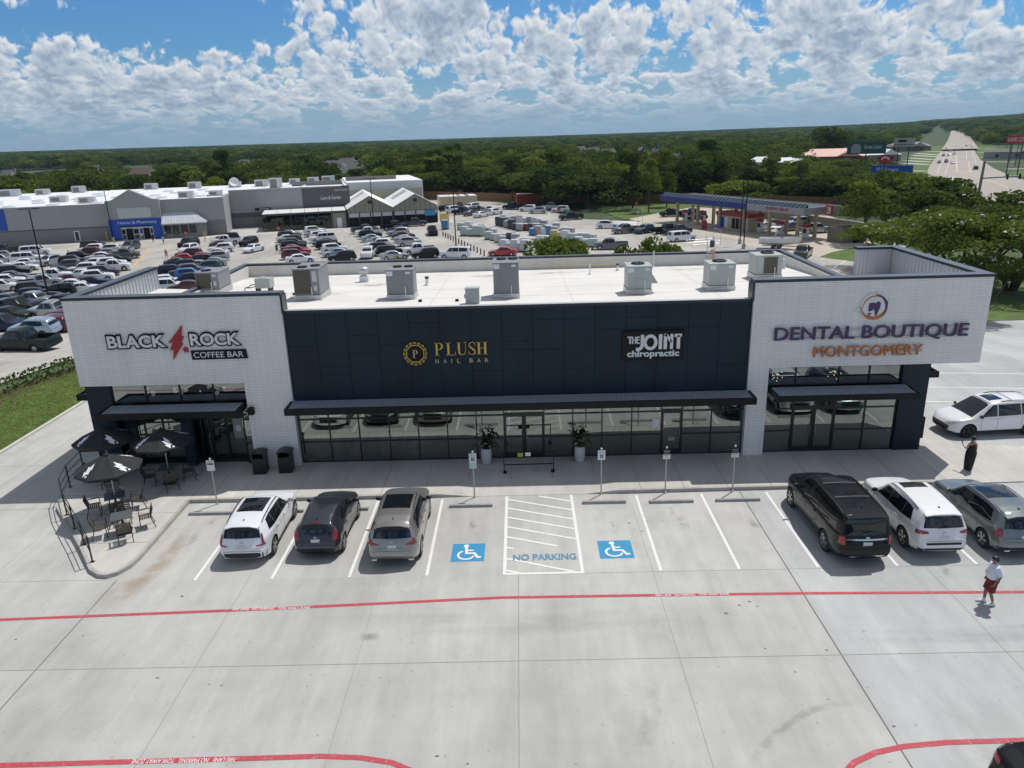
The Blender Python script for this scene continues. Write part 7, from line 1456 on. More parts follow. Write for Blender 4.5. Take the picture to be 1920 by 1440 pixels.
pal_row((936, 423), (975, 433), 6, ['charcoal', 'charcoal', 'grey', 'charcoal', 'charcoal', 'grey'], 'in the long back row at its dark end'); pal_row((978, 432), (1043, 434), 8, ['red', 'red', 'charcoal', 'grey', 'charcoal', 'grey', 'charcoal', 'grey'], 'in the long back row past the red stacks'); pal_row((945, 416), (975, 420), 4, ['white', 'white', 'grey', 'white'], 'at the top of the long back row'); pal_row((985, 423), (1020, 427), 5, ['white', 'grey', 'white'], 'behind the red stacks')
pal_row((1000, 441), (1070, 443), 8, ['blue', 'pink-grey', 'white', 'blue', 'pink-grey', 'grey', 'grey', 'pink-grey'], 'in the colourful row above the bushy trees'); pal_row((1040, 452), (1110, 455), 8, ['yellow', 'yellow', 'white', 'pale green', 'white', 'pale green', 'pale green', 'pale green'], 'in the yellow and green row behind the bushy tree'); pal_row((1085, 461), (1112, 463), 3, ['pale green'], 'in front of the yellow and green row')
# fuel station
FC = empty('fuel_canopy', (0, 0, 0), 0, 'long blue and grey fuel station canopy with solar-like glazed top on tan pillars', 'canopy')
MT['fblue'] = mat('fascia_blue', (.015, .03, .19), .5); MT['fgrey'] = mat('fascia_grey', (.29, .30, .315), .5); MT['fred'] = mat('fascia_red', (.35, .03, .03), .5)
ZC = ZL+4.5
cA, cB = Vector(G(1238, 367+9, ZC)), Vector(G(1507, 404, ZC)); dv_ = (cB-cA).normalized(); pv = Vector((-dv_.y, dv_.x, 0)); pv = pv if pv.y > 0 else -pv
Lc = (cB-cA).length; Wc = 8.5; cM = Matrix(((dv_.x, pv.x, 0, cA.x), (dv_.y, pv.y, 0, cA.y), (0, 0, 1, 0), (0, 0, 0, 1)))
def fcp(name, mb, m, **k): mb.xf(cM); return mb.build(name, m, FC, **k)
b = MB(); b.box(0, 0, ZC, Lc, Wc, ZC+.15); fcp('soffit', b, MT['white'])
b = MB(); b.box(-.05, -.05, ZC, Lc*.66, .1, ZC+1.05, 0); b.box(Lc*.66+.001, -.05, ZC, Lc+.05, .1, ZC+1.05, 1); b.box(Lc-.1, .1, ZC, Lc+.05, Wc, ZC+1.15, 1); b.box(-.05, .1, ZC, .1, Wc, ZC+1.15, 2); b.box(.1, Wc-.1, ZC, Lc-.1, Wc+.05, ZC+1.15, 1); fcp('fascia', b, [MT['fblue'], MT['fgrey'], MT['fred']])
b = MB(); n = 40
b.box(.1, 1.0, ZC+.9, Lc-.1, Wc-.1, ZC+1.05, 2); b.add([(.2, .12, ZC+1.0), (Lc-.2, .12, ZC+1.0), (Lc-.2, 1.0, ZC+1.75), (.2, 1.0, ZC+1.75), (.2, 1.05, ZC+1.05), (Lc-.2, 1.05, ZC+1.05)], [(0, 1, 2, 3), (3, 2, 5, 4)], 0)
for k in range(n+1): u = .2+(Lc-.7)*k/n; b.bar((u, .1, ZC+1.05), (u+.35, .98, ZC+1.8), .07, .05, 1)
fcp('skylight_ridge', b, [mat('blue_glazing', (.03, .06, .09), .2), MT['galv'], MT['dgrey']])
b = MB(); text_mb(b, 'MURPHY USA', Lc*.78, Lc*.895, ZC+.35, ZC+.9, -.06, .04); b.ell((Lc*.906, -.08, ZC+.63), (.28, .03, .28), 8, 6); fcp('lettering', b, MT['signred'])
for k in range(6):
    for v in (2.2, 6.3): u = Lc*(.08+.168*k); b = MB(); b.box(u-.25, v-.25, ZL, u+.25, v+.25, ZC); fcp('pillar', b, mat('pillar_tan', (.42, .33, .24), .7) if 'ptan' not in MT else MT['ptan']); 
P = lambda u, v, z=ZL: cM @ Vector((u, v, z))
def pump(u, v, i):
    q = P(u, v); o = empty('fuel_pump', q, math.atan2(dv_.y, dv_.x), f'red and white fuel pump {["at the blue end", "second from the blue end", "left of the snack kiosk", "right of the snack kiosk", "second from the grey end", "at the grey end"][i]} of the canopy', 'fuel pump', 'pumps under the fuel canopy'); b = MB(); b.box(-.45, -.3, .15, .45, .3, 1.9, 0); b.box(-.35, -.31, .9, .35, -.301, 1.7, 1); b.build('cabinet', [MT['white'], MT['black']], o); b = MB(); b.box(-.55, -.4, 1.9, .55, .4, 2.5); b.build('top_sign', MT['fred'], o); b = MB(); b.box(-1.6, -.6, 0, 1.6, .6, .15); b.build('island', MT['curb'], o)
for i, u in enumerate((.08, .23, .36, .64, .77, .92)): pump(Lc*u, 4.2, i)
q = P(Lc*.5, 4.2); o = empty('snack_kiosk', q, math.atan2(dv_.y, dv_.x), 'red-roofed kiosk with posters in the middle of the fuel canopy', 'kiosk'); b = MB(); b.box(-4.5, -1.8, 0, 4.5, 1.8, 2.6); b.build('wall', MT['tan'], o); b = MB(); b.box(-4.7, -2, 2.6, 4.7, 2, 3.3); b.build('roof', MT['fred'], o)
rp_ = random.Random(4)
for k in range(8): b = MB(); b.box(-4.3+k*1.08, -1.85, .3, -3.45+k*1.08, -1.801, 2.3); b.build('poster', [MT['white'], MT['fred'], MT['storeblue'], MT['black'], PAL['blue'], MT['tan']][rp_.randrange(6)], o)
q = P(Lc*.405, -1.2); b = MB(); b.box(-.45, -.4, 0, .45, .4, 1.7); o = b.build('ice_box', MT['fred'], bevel=.03); o.location = q; tag(o, 'red cabinet standing alone in front of the kiosk', 'cabinet')
q = P(Lc+.3, Wc*.55, ZC+.1); o = empty('price_sign', q, math.atan2(dv_.y, dv_.x)-.5, 'red fuel price sign reading 2.89 at the grey end of the canopy', 'sign'); b = MB(); b.box(0, -.15, -.2, 3.0, .15, 1.5); b.build('board', MT['fred'], o); b = MB(); text_mb(b, '2.89', .75, 2.9, .05, 1.25, -.16, .03, offset=.01); b.build('digits', MT['white'], o); b = MB(); b.box(.15, -.18, .1, .45, -.151, 1.2); b.build('stripe', MT['orange'], o)
# dumpster enclosure
x, y, z = G(1588, 452, ZL); o = empty('bin_enclosure', (x, y, z), R_(20), 'brown walled bin enclosure right of the fuel canopy', 'enclosure'); MT['encl'] = mat('brown_block', (.20, .18, .15), .85, var=.1)
b = MB(); b.box(-2.6, -1.9, 0, 2.4, -1.7, 2.5); b.build('gate', MT['encl'], o); b = MB(); b.box(-2.6, -1.69, 0, -2.4, 1.9, 2.5); b.box(2.2, -1.69, 0, 2.4, 1.9, 2.5); b.box(-2.39, 1.7, 0, 2.19, 1.9, 2.5); b.build('wall', MT['encl'], o); b = MB(); b.box(-.6, -2.6, 0, .6, -2.0, 1.2); b.build('dark_bin', MT['black'], o, bevel=.03)
x0, x1 = G(1545, 428, ZL), G(1662, 447, ZL); a = Vector(x0); d = Vector(x1)-a; o = empty('retaining_wall', a, math.atan2(d.y, d.x), 'low brown retaining wall between the fuel station and the road', 'wall'); b = MB(); b.box(-30, 0, 0, d.length, .3, 2.0); b.build('wall', MT['encl'], o); b = MB(); b.box(-30, -.05, 2.0, d.length, .35, 2.1); b.build('cap', MT['curb'], o)
# light poles
def lamp(base, top, label, arms=2, D=None):
    x, y, z = G(*base); h = hgt(base, top); o = empty('light_pole', (x, y, z), R_(rnd.uniform(-20, 20)), label, 'light pole', 'tall black car park lights'); b = MB(); b.lathe((0, 0, 0), [(.3, 0), (.3, .8), (.02, .85)], 14); b.build('concrete_base', MT['curb'], o)
    b = MB(); b.tube([(0, 0, .6), (0, 0, h)], [.11, .07], 8); b.build('pole', MT['black'], o)
    for s in (-1, 1): b = MB(); b.cbox((s*.75, 0, h), (.9, .38, .1)); b.bar((0, 0, h), (s*.5, 0, h), .08); b.build('lamp_head', MT['black'], o)
lamp((93, 566), (48, 392), 'black light pole among the cars left of the building'); lamp((213, 452), (198, 357), 'black light pole before the blue pharmacy entrance'); lamp((702, 432), (691, 335), 'black light pole before the twin greenhouse gables'); lamp((856, 481), (850, 357), 'black light pole at the end of the bollard line'); lamp((1394, 466), (1402, 318), 'taller front light pole of the pair before the fuel canopy'); lamp((1387, 457), (1393, 323), 'thinner rear light pole of the pair before the fuel canopy'); lamp((1186, 398), (1192, 300), 'black light pole by the grass left of the fuel canopy'); lamp((961, 383), (962, 318), 'black light pole by the red trailer')

# ------------------------------------------------------------------ vehicles in the store lot
HL, HR = R_(72), R_(-108)     # nose to the left / right along the rows
used = {}
def parse(tok):
    for kk in ('large suv', 'minivan', 'pickup', 'sedan', 'suv'):
        if tok.endswith(kk): return tok[:-len(kk)].strip(), kk
ORD = ['first', 'second', 'third', 'fourth', 'fifth', 'sixth', 'seventh', 'eighth', 'ninth', 'tenth', 'eleventh', 'twelfth', 'thirteenth', 'fourteenth']
def row(a, b_, cars, hd, name, jit=.25):
    """a, b_: photo pixels of the far and near ends; cars listed from the store end"""
    A = Vector(G(*a)[:2]); B = Vector(G(*b_)[:2]); n = len(cars)
    for i, tok in enumerate(cars):
        if not tok: continue
        col, kind = parse(tok); p = A.lerp(B, i/max(1, n-1)); fl = hd if rnd.random() < .8 else hd+math.pi
        prev = next((cars[j] for j in range(i-1, -1, -1) if cars[j]), None); nxt = next((cars[j] for j in range(i+1, n) if cars[j]), None)
        word = tok.replace('pickup', 'pickup truck')
        lab = f'{word}, {ORD[i]} from the store in {name}'
        far_car(kind, col, p.x+rnd.uniform(-jit, jit)*1.6, p.y+rnd.uniform(-jit, jit), fl+R_(rnd.uniform(-3, 3)), lab, 'vehicles in the store car park')
HEAD = math.atan2(-0.93, 0.36)
row((12, 476), (-30, 560), ['dark grey pickup', 'silver sedan', 'silver suv', 'white sedan', 'grey suv', 'white suv', 'white sedan', 'black suv'], HEAD, 'the leftmost row')
row((66, 479), (8, 546), ['white large suv', 'dark grey sedan', 'white large suv', 'white sedan', 'white sedan', 'black suv', 'grey sedan', 'white suv', 'white suv'], HEAD, 'the row left of the first light pole')
row((180, 467), (22, 580), ['dark grey minivan', 'white suv', 'maroon suv', 'black suv', 'dark green suv', 'grey suv', 'dark grey sedan', 'white pickup', 'silver pickup', 'black suv', 'dark blue suv', 'grey sedan'], HEAD, 'the row crossed by the first light pole')
row((205, 474), (96, 568), ['white suv', 'silver sedan', 'white sedan', 'light blue sedan', 'white suv', 'white suv', 'white sedan', 'maroon sedan', 'white sedan', 'black suv', 'black sedan'], HEAD+math.pi, 'the row after the first light pole row')
row((232, 486), (160, 548), ['grey pickup', 'black sedan', 'white suv', 'white pickup', 'dark grey suv', 'white suv', 'dark blue sedan', 'white sedan'], HEAD, 'the row beside the yellow-lined aisle')
row((352, 484), (300, 560), ['maroon suv', 'red sedan', 'dark grey sedan', 'black suv', 'dark blue suv', 'maroon sedan', 'white suv', 'white large suv', 'silver sedan'], HEAD, 'the row right of the yellow aisle')
row((378, 489), (345, 545), ['red sedan', 'black suv', 'silver sedan', 'grey suv', 'blue suv', 'dark blue suv', 'maroon sedan'], HEAD+math.pi, 'the second row right of the yellow aisle')
row((428, 452), (380, 520), ['dark blue suv', 'white pickup', 'maroon sedan', 'white suv', 'white sedan', 'silver suv', 'silver sedan', 'teal suv', 'blue sedan'], HEAD+math.pi, 'the row before the garden shade roof')
row((542, 444), (560, 492), ['silver sedan', 'dark grey suv', 'white sedan', 'dark grey suv', 'grey suv', 'dark green suv', 'maroon sedan', 'red suv', 'maroon suv', 'white sedan'], HEAD, 'the left row behind the roof')
row((590, 438), (640, 489), ['white suv', 'silver sedan', 'white suv', 'white large suv', 'teal sedan', 'black suv', 'white suv', 'light blue sedan', 'dark green suv'], HEAD+math.pi, 'the second row behind the roof')
row((684, 437), (735, 486), ['dark grey pickup', 'white pickup', 'black suv', 'light blue sedan', 'silver sedan', 'white suv', 'dark green suv', 'black suv', 'silver sedan'], HEAD, 'the third row behind the roof')
row((736, 431), (797, 484), ['black pickup', 'dark blue sedan', 'silver suv', 'maroon sedan', 'light blue sedan', 'silver suv', None, 'white pickup', 'black suv'], HEAD+math.pi, 'the fourth row behind the roof')
row((838, 396), (903, 407), ['black suv', 'white large suv', 'dark blue pickup', 'grey sedan', 'white sedan'], HEAD+.5, 'the row beside the tan containers')
row((868, 389), (930, 402), ['grey suv', 'white minivan', 'dark grey sedan', 'silver suv', 'white suv'], HEAD+.5, 'the rear row beside the tan containers')
def single(px, py, tok, hd, label): col, kind = parse(tok); p = G(px, py); far_car(kind, col, p[0], p[1], R_(hd), label, 'vehicles in the store car park')
for s in ((94, 497, 'silver suv', 165, 'silver suv driving down the aisle beside the first light pole'), (246, 468, 'dark grey minivan', 180, 'dark grey minivan driving away from the pharmacy entrance'), (236, 477, 'silver sedan', 185, 'silver sedan following the dark grey minivan'), (355, 464, 'black large suv', 170, 'black suv heading for the entrance in the yellow-lined aisle'), (355, 474, 'white suv', 170, 'white suv behind the black suv by the yellow lines'),
    (467, 460, 'black suv', 165, 'black suv driving alone down the aisle left of the rows behind the roof'), (476, 472, 'white sedan', 160, 'white sedan driving alone behind the black suv in the aisle'), (692, 482, 'white pickup', 180, 'white pickup truck driving toward the roof between two rows'), (811, 440, 'black pickup', 190, 'black pickup truck parked by the start of the bollards'), (776, 424, 'dark grey pickup', -75, 'dark grey pickup truck parked before the greenhouse front'), (740, 430, 'black pickup', -70, 'black pickup truck left of the one before the greenhouse'),
    (855, 484, 'white large suv', 80, 'white rental suv with stripe at the foot of the light pole'), (943, 479, 'red sedan', 85, 'red sports car parked below the pallet yard'), (962, 393, 'dark blue pickup', 60, 'dark blue pickup truck hitched near the red trailer'), (990, 396, 'white suv', 75, 'white suv in the loose line right of the red trailer'), (1009, 400, 'silver suv', 80, 'silver suv in the loose line right of the red trailer'), (1036, 393, 'silver pickup', 75, 'silver pickup truck in the loose line before the oaks'), (1051, 398, 'white suv', 80, 'white suv nearest the oaks in the loose line'),
    (1071, 412, 'dark green pickup', 110, 'dark green pickup truck driving alone toward the yard'), (1139, 428, 'white suv', -100, 'white suv parked alone left of the cart corral'), (1174, 437, 'grey pickup', 110, 'grey pickup truck parked at the cart corral'), (1208, 437, 'teal suv', 130, 'blue-grey suv beside the grey pickup truck'), (1250, 437, 'black pickup', -70, 'black pickup truck before the fuel station, left of its twin'), (1270, 439, 'dark grey pickup', -70, 'dark grey pickup truck before the fuel station, right of its twin'), (1278, 452, 'white large suv', -70, 'white and silver suv in front of the two dark pickup trucks'),
    (1146, 467, 'grey pickup', 85, 'grey pickup truck half hidden by the bushy tree'), (1260, 406, 'dark green pickup', 100, 'dark pickup truck under the blue end of the fuel canopy'), (1300, 406, 'dark blue pickup', 100, 'dark blue pickup truck under the blue end of the fuel canopy'), (1306, 412, 'dark green sedan', 100, 'dark green sedan at the edge of the fuel canopy shade'), (1432, 430, 'white sedan', 110, 'white sedan at the pump right of the kiosk'), (1446, 424, 'grey sedan', 110, 'grey sedan behind the white one at the pumps'), (1478, 433, 'grey suv', 115, 'dark grey suv at the pumps under the grey fascia'), (1490, 424, 'silver large suv', 110, 'silver suv behind the dark one at the pumps'), (1526, 437, 'silver pickup', -75, 'silver pickup truck leaving the grey end of the canopy'), (1505, 482, 'dark grey pickup', 150, 'dark pickup truck towing the white boat'),
    (52, 655, 'dark green pickup', 80, 'dark green pickup truck nearest the hedge'), (68, 628, 'light blue suv', 85, 'pale blue suv just behind the nearest dark green pickup truck'), (97, 622, 'maroon suv', 85, 'maroon suv at the corner of the brick tower'), (112, 612, 'maroon minivan', 85, 'maroon minivan behind the maroon suv by the tower'), (106, 594, 'silver pickup', 85, 'grey pickup truck half hidden by the left tower'), (112, 577, 'black suv', 85, 'black suv half hidden by the top of the left tower'), (10, 620, 'dark blue suv', -95, 'dark blue suv at the left edge facing the maroon suv'), (22, 598, 'dark green sedan', -95, 'dark green sedan behind the dark blue suv at the left edge'), (30, 586, 'black pickup', -95, 'black pickup truck at the left edge behind the green sedan'), (62, 574, 'silver pickup', -95, 'silver pickup truck near the base of the first light pole'), (25, 575, 'teal suv', -95, 'teal suv left of the silver pickup truck')): single(*s)
# boat on its trailer
x, y, z = G(1459, 466, ZL); o = empty('motor_boat', (x, y, z+.55), R_(-25), 'white motor boat with wakeboard tower on a trailer behind the dark pickup truck', 'boat')
b = MB(); hs = [(-3.0, 1.1, .1, 1.2), (-1.5, 1.2, 0, 1.2), (0.5, 1.2, 0, 1.25), (2.0, .95, .15, 1.35), (3.0, .45, .5, 1.45), (3.5, .05, .9, 1.5)]
vs = []; 
for xx, w, z0, z1 in hs: vs += [(xx, -w, z1), (xx, -w*.85, z0+.45), (xx, 0, z0), (xx, w*.85, z0+.45), (xx, w, z1)]
b.add(vs, [(i*5+k, (i+1)*5+k, (i+1)*5+k+1, i*5+k+1) for i in range(5) for k in range(4)]+[(0, 1, 2, 3, 4)]); b.build('hull', MT['white'], o, smooth=True); b = MB(); b.add([(xx, s*w*.9, z1-.15) for xx, w, z0, z1 in hs for s in (-1, 1)], [(i*2, i*2+1, i*2+3, i*2+2) for i in range(5)]); b.build('deck', MT['galv'], o)
b = MB(); [b.tube([(-.6, s*1.1, 1.2), (-.4, s*1.0, 2.6), (-.8, s*.6, 2.9)], .05) for s in (-1, 1)]; b.cbox((-.6, 0, 2.9), (1.5, 2.0, .08)); b.build('tower', MT['white'], o); b = MB(); b.add([(.6, -.9, 1.2), (.6, .9, 1.2), (.1, .8, 1.75), (.1, -.8, 1.75)], [(0, 1, 2, 3)]); b.build('windscreen', MT['glassfar'], o)
b = MB(); [b.cyl((xx, s*.95, -.2), (xx, s*1.2, -.2), .35, n=12) for xx in (-.7, .2) for s in (-1, 1)]; b.bar((-2.5, 0, -.1), (4.8, 0, -.1), .12); t_ = b.build('boat_trailer', MT['dgrey']); t_.location = (x, y, z+.55); t_.rotation_euler = (0, 0, R_(-25)); tag(t_, 'dark trailer carrying the white motor boat', 'trailer')
# cart corrals, stop signs, small lot furniture
def corral(px, py, label):
    x, y, z = G(px, py, ZL); o = empty('cart_corral', (x, y, z), R_(15), label, 'cart corral', 'steel cart corrals'); b = MB()
    for s in (-1, 1): [b.tube([(-2.6, s*1.2, 0), (-2.6, s*1.2, hh), (2.6, s*1.2, hh), (2.6, s*1.2, 0)], .035, 6) for hh in (.5, .95)]
    b.build('rails', MT['galv'], o); b = MB(); b.tube([(2.6, -1.2, 0), (2.6, -1.2, 2.7), (2.6, 1.2, 2.7), (2.6, 1.2, 0)], .04, 6); b.build('arch', MT['galv'], o); b = MB(); b.box(2.58, -.3, 2.75, 2.62, .3, 3.4); b.build('sign', MT['storeblue'], o)
corral(1178, 425, 'steel cart corral behind the grey pickup truck'); corral(1318, 461, 'steel cart corral right of the white and silver suv')
x, y, z = G(1335, 463, ZL); b = MB(); b.lathe((0, 0, 0), [(.3, 0), (.36, .2), (.38, 1.0), (.3, 1.1), (.02, 1.15)], 14); o = b.build('litter_bin', MT['dgrey'], smooth=True); o.location = (x, y, z); tag(o, 'round dark grey bin beside the right cart corral', 'litter bin')
MT['stopred'] = mat('stop_red', (.42, .02, .03), .5)
def stop(px, py, top, label):
    x, y, z = G(px, py, ZL); h = hgt((px, py), top); o = empty('stop_sign', (x, y, z), 0, label, 'sign', 'red stop signs in the store lot'); b = MB(); b.cyl((0, 0, 0), (0, 0, h), .04, n=6); b.build('post', MT['galv'], o); b = MB(); b.wallprism([(.42*math.cos(a), h-.1+.42*math.sin(a)) for a in np.linspace(R_(22.5), R_(382.5), 9)[:-1]], -.06, -.042); p = b.build('sign_plate', MT['stopred'], o); b = MB(); text_mb(b, 'STOP', -.28, .28, h-.22, h+.02, -.061, .005); b.build('lettering', MT['white'], p)
stop(1048, 411, (1048, 392), 'red stop sign before the white suv by the oaks'); stop(350, 446, (350, 436), 'red stop sign beside the store vestibule'); stop(523, 437, (523, 427), 'red stop sign before the garden shade roof'); stop(1193, 398, (1193, 381), 'red stop sign by the grass at the fuel station entrance')
bc = None
for k in range(8):
    x, y, z = G(826+k*2.2, 416+k*.25, ZL); b = MB(); b.cyl((0, 0, 0), (0, 0, 2.0), .12, n=8) if bc is None else None; o = b.build('bollard', mat('yellow_bollard', (.60, .42, .04), .6)) if bc is None else inst(bc, 'bollard'); bc = bc or o; o.location = (x, y, z); tag(o, 'yellow steel bollard in the line at the greenhouse corner', 'bollard', 'yellow bollards at the greenhouse')
for px, py, t in ((202, 452, 'yellow bollard left of the blue entrance'), (216, 466, 'yellow bollard by the dark grey minivan'), (209, 474, 'yellow bollard at the head of the second row'), (385, 452, 'yellow bollard at the corner of the vestibule block'), (372, 442, 'yellow bollard near the store stop sign')): x, y, z = G(px, py, ZL); o = inst(bc, 'bollard'); o.location = (x, y, z); tag(o, t, 'bollard', 'yellow bollards by the entrance')
# far people, simply dressed figures
def figure(px, py, top, bottom, label, sk='skin', walk=.18):
    x, y, z = G(px, py, ZL); o = empty('person', (x, y, z), R_(rnd.uniform(0, 360)), label, 'person', 'people walking in the store lot')
    J = dict(pel=(0, 0, .92), chest=(0, 0, 1.25), neck=(0, .01, 1.44), head=(0, .03, 1.58), face=(0, 1, 0), shL=(-.18, 0, 1.38), elL=(-.24, -.05, 1.1), wrL=(-.23, .06, .88), hdL=(0, .2, -1), shR=(.18, 0, 1.38), elR=(.24, .05, 1.1), wrR=(.23, .14, .9), hdR=(0, .2, -1), hpL=(-.1, 0, .88), knL=(-.1, walk*.6, .5), anL=(-.1, walk, .08), toL=(-.1, walk+.16, .03), hpR=(.1, 0, .88), knR=(.1, -walk*.2, .49), anR=(.1, -walk, .1), toR=(.1, -walk+.16, .03))
    body(o, J, MT[sk]); b = MB(); loft(b, [((0, 0, .9), .19, .14), ((0, 0, 1.1), .19, .14), ((0, 0, 1.3), .215, .14), ((0, 0, 1.42), .18, .1), ((0, .01, 1.46), .09, .08)], 12); [b.tube([(s*.18, 0, 1.38), (s*.23, -.0, 1.15)], .075, 8) for s in (-1, 1)]; b.build('shirt', top, o, smooth=True)
    b = MB(); [b.tube([(s*.1, 0, .92), (s*.1, walk*(.6 if s < 0 else -.2), .52)], .1, 8) for s in (-1, 1)]; b.build('trousers', bottom, o, smooth=True); b = MB(); b.ell((0, .0, 1.62), (.095, .11, .085), 10, 7); b.build('hair', MT['hair'], o, smooth=True)
cl = lambda n, c: mat(n, c, .85)
figure(313, 485, cl('orange_cloth', (.62, .17, .06)), cl('khaki_cloth', (.3, .25, .18)), 'person in an orange top crossing the yellow-lined aisle'); figure(307, 458, cl('pale_cloth', (.5, .48, .46)), MT['black'], 'person in pale top before the blue entrance'); figure(288, 455, MT['black'], MT['dgrey'], 'person in dark clothes at the right edge of the blue entrance', 'skin2'); figure(312, 447, cl('mint_cloth', (.25, .5, .38)), MT['black'], 'person in a mint green top before the vestibule windows'); figure(332, 446, cl('rust_cloth', (.3, .12, .08)), MT['black'], 'person in a rust top right of the mint green one'); figure(267, 451, cl('cream_cloth', (.5, .47, .36)), MT['dgrey'], 'person in a cream top inside the entrance doors'); figure(520, 475, MT['dgrey'], MT['black'], 'person in dark clothes left of the rows behind the roof', 'skin2'); figure(131, 487, cl('grey_cloth', (.4, .4, .42)), MT['black'], 'person in grey pushing along the second row of cars')
# ------------------------------------------------------------------ trees
def leaf_quads(pts, nrm, size, r, droop=0.0):
    n = len(pts); d = r.normal(size=(n, 3)); d += nrm*0.9; d /= np.linalg.norm(d, axis=1)[:, None]+1e-6
    a = np.cross(d, r.normal(size=(n, 3))); a /= np.linalg.norm(a, axis=1)[:, None]+1e-6; b = np.cross(d, a); s = size*r.uniform(.6, 1.3, (n, 1))
    return np.stack([pts-a*s*.5-b*s*.2, pts+a*s*.1-b*s*.5, pts+a*s*.55+b*s*.15, pts-a*s*.1+b*s*.5], 1).reshape(-1, 3)
def crown_points(kind, r, n):
    lob = []
    if kind == 'oak':
        for k in range(13): a = r.uniform(0, 6.28); rad = r.uniform(.2, .66); z = r.uniform(.30, .82); lob.append((rad*math.cos(a), rad*math.sin(a), z, r.uniform(.24, .40), r.uniform(.15, .24)))
        lob += [(0, 0, .80, .38, .2)]
    elif kind == 'pine':
        for k in range(16): z = r.uniform(.36, .97); a = r.uniform(0, 6.28); w = .42*(1.12-z)**.7+.03; rad = r.uniform(.3, 1)*w; lob.append((rad*math.cos(a), rad*math.sin(a), z, r.uniform(.10, .20), r.uniform(.05, .09)))
    elif kind == 'round':
        for k in range(11): a = r.uniform(0, 6.28); rad = r.uniform(.15, .42); z = r.uniform(.32, .80); lob.append((rad*math.cos(a), rad*math.sin(a), z, r.uniform(.2, .3), r.uniform(.14, .22)))
        lob += [(0, 0, .84, .22, .15)]
    elif kind == 'myrtle':
        for k in range(24): a = r.uniform(0, 6.28); rad = r.uniform(.05, .60); z = r.uniform(.68, .94)-.12*rad; lob.append((rad*math.cos(a), rad*math.sin(a), z, r.uniform(.13, .26), r.uniform(.06, .12)))
    elif kind == 'shrub':
        for k in range(8): a = r.uniform(0, 6.28); rad = r.uniform(.0, .4); lob.append((rad*math.cos(a), rad*math.sin(a), r.uniform(.3, .7), r.uniform(.2, .3), r.uniform(.2, .3)))
    lob = np.array(lob); w = lob[:, 3]**2*1.0; idx = r.choice(len(lob), n, p=w/w.sum()); L_ = lob[idx]
    d = r.normal(size=(n, 3)); d /= np.linalg.norm(d, axis=1)[:, None]; rr = r.uniform(.55, 1.08, (n, 1))**.6
    d[:, 2] = np.where((d[:, 2] < -.3) & (r.uniform(size=n) < .6), -d[:, 2], d[:, 2])
    sc = np.stack([L_[:, 3], L_[:, 3], L_[:, 4]], 1); return L_[:, :3]+d*rr*sc, d, lob
def quad_mesh(name, v, m, extra=None):
    me = bpy.data.meshes.new(name); n = len(v)//4; me.vertices.add(n*4); me.vertices.foreach_set('co', np.ascontiguousarray(v, dtype=np.float32).ravel()); me.loops.add(n*4); me.loops.foreach_set('vertex_index', np.arange(n*4, dtype=np.int32)); me.polygons.add(n); me.polygons.foreach_set('loop_start', np.arange(0, n*4, 4, dtype=np.int32)); me.update(calc_edges=True)
    for q in (m if isinstance(m, list) else [m]): me.materials.append(q)
    return me
def tree_meshes(kind, seed, n, size, mt):
    """unit tree: height 1; crown mesh and trunk mesh"""
    r = np.random.default_rng(seed); p, d, lob = crown_points(kind, r, n); me = quad_mesh('crown', leaf_quads(p, d, size, r), [mt, MT['flower']])
    b = MB(); zt = {'oak': .5, 'pine': .95, 'round': .6, 'myrtle': .3, 'shrub': .3}[kind]; w = {'oak': .035, 'pine': .017, 'round': .02, 'myrtle': .018, 'shrub': .012}[kind]
    if kind == 'myrtle':
        for k in range(5): a = k*1.257+r.uniform(-.3, .3); b.tube([(.03*math.cos(a), .03*math.sin(a), -.01), (.08*math.cos(a), .08*math.sin(a), .2), (.24*math.cos(a), .24*math.sin(a), .45), (.4*math.cos(a), .4*math.sin(a), .68)], [.022, .019, .013, .006], 6)
    else:
        b.tube([(0, 0, -.02), (r.uniform(-.01, .01), r.uniform(-.01, .01), zt*.5), (r.uniform(-.02, .02), r.uniform(-.02, .02), zt)], [w*1.25, w*.85, w*.3], 7)
        for l in lob[:8]: z0 = min(zt*.9, max(.18, l[2]-.18)); b.tube([(0, 0, z0), (l[0]*.5, l[1]*.5, z0+(l[2]-z0)*.6), (l[0]*.9, l[1]*.9, l[2])], [w*.5, w*.33, w*.12], 5)
    to = b.build('trunk', MT['bark'], smooth=True); tm = to.data; bpy.data.objects.remove(to); return me, tm
TM = {}
def kindset(key, kind, seeds, n, size, mt): TM[key] = [tree_meshes(kind, s, n, size, mt) for s in seeds]
kindset('oak', 'oak', (1, 2, 3), 3000, .055, MT['leafdark']); kindset('round', 'round', (4, 5, 6), 2200, .058, MT['leaf']); kindset('pine', 'pine', (7, 8, 9), 2200, .042, MT['leafpine']); kindset('bright', 'round', (14, 15), 2200, .058, MT['leafbright'])
kindset('myrtle', 'myrtle', (10, 11, 12), 11000, .027, MT['leafpine'])
for me, _t in TM['myrtle']:      # white blossom at the top of the crown
    co = np.empty(len(me.vertices)*3); me.vertices.foreach_get('co', co); zc = co.reshape(-1, 4, 3)[:, 0, 2]; xx = co.reshape(-1, 4, 3)[:, 0, 0]; mi = ((zc > .80) & (np.sin(xx*23+zc*31) > .993)).astype(np.int32); me.polygons.foreach_set('material_index', mi)
tr_n = [0]
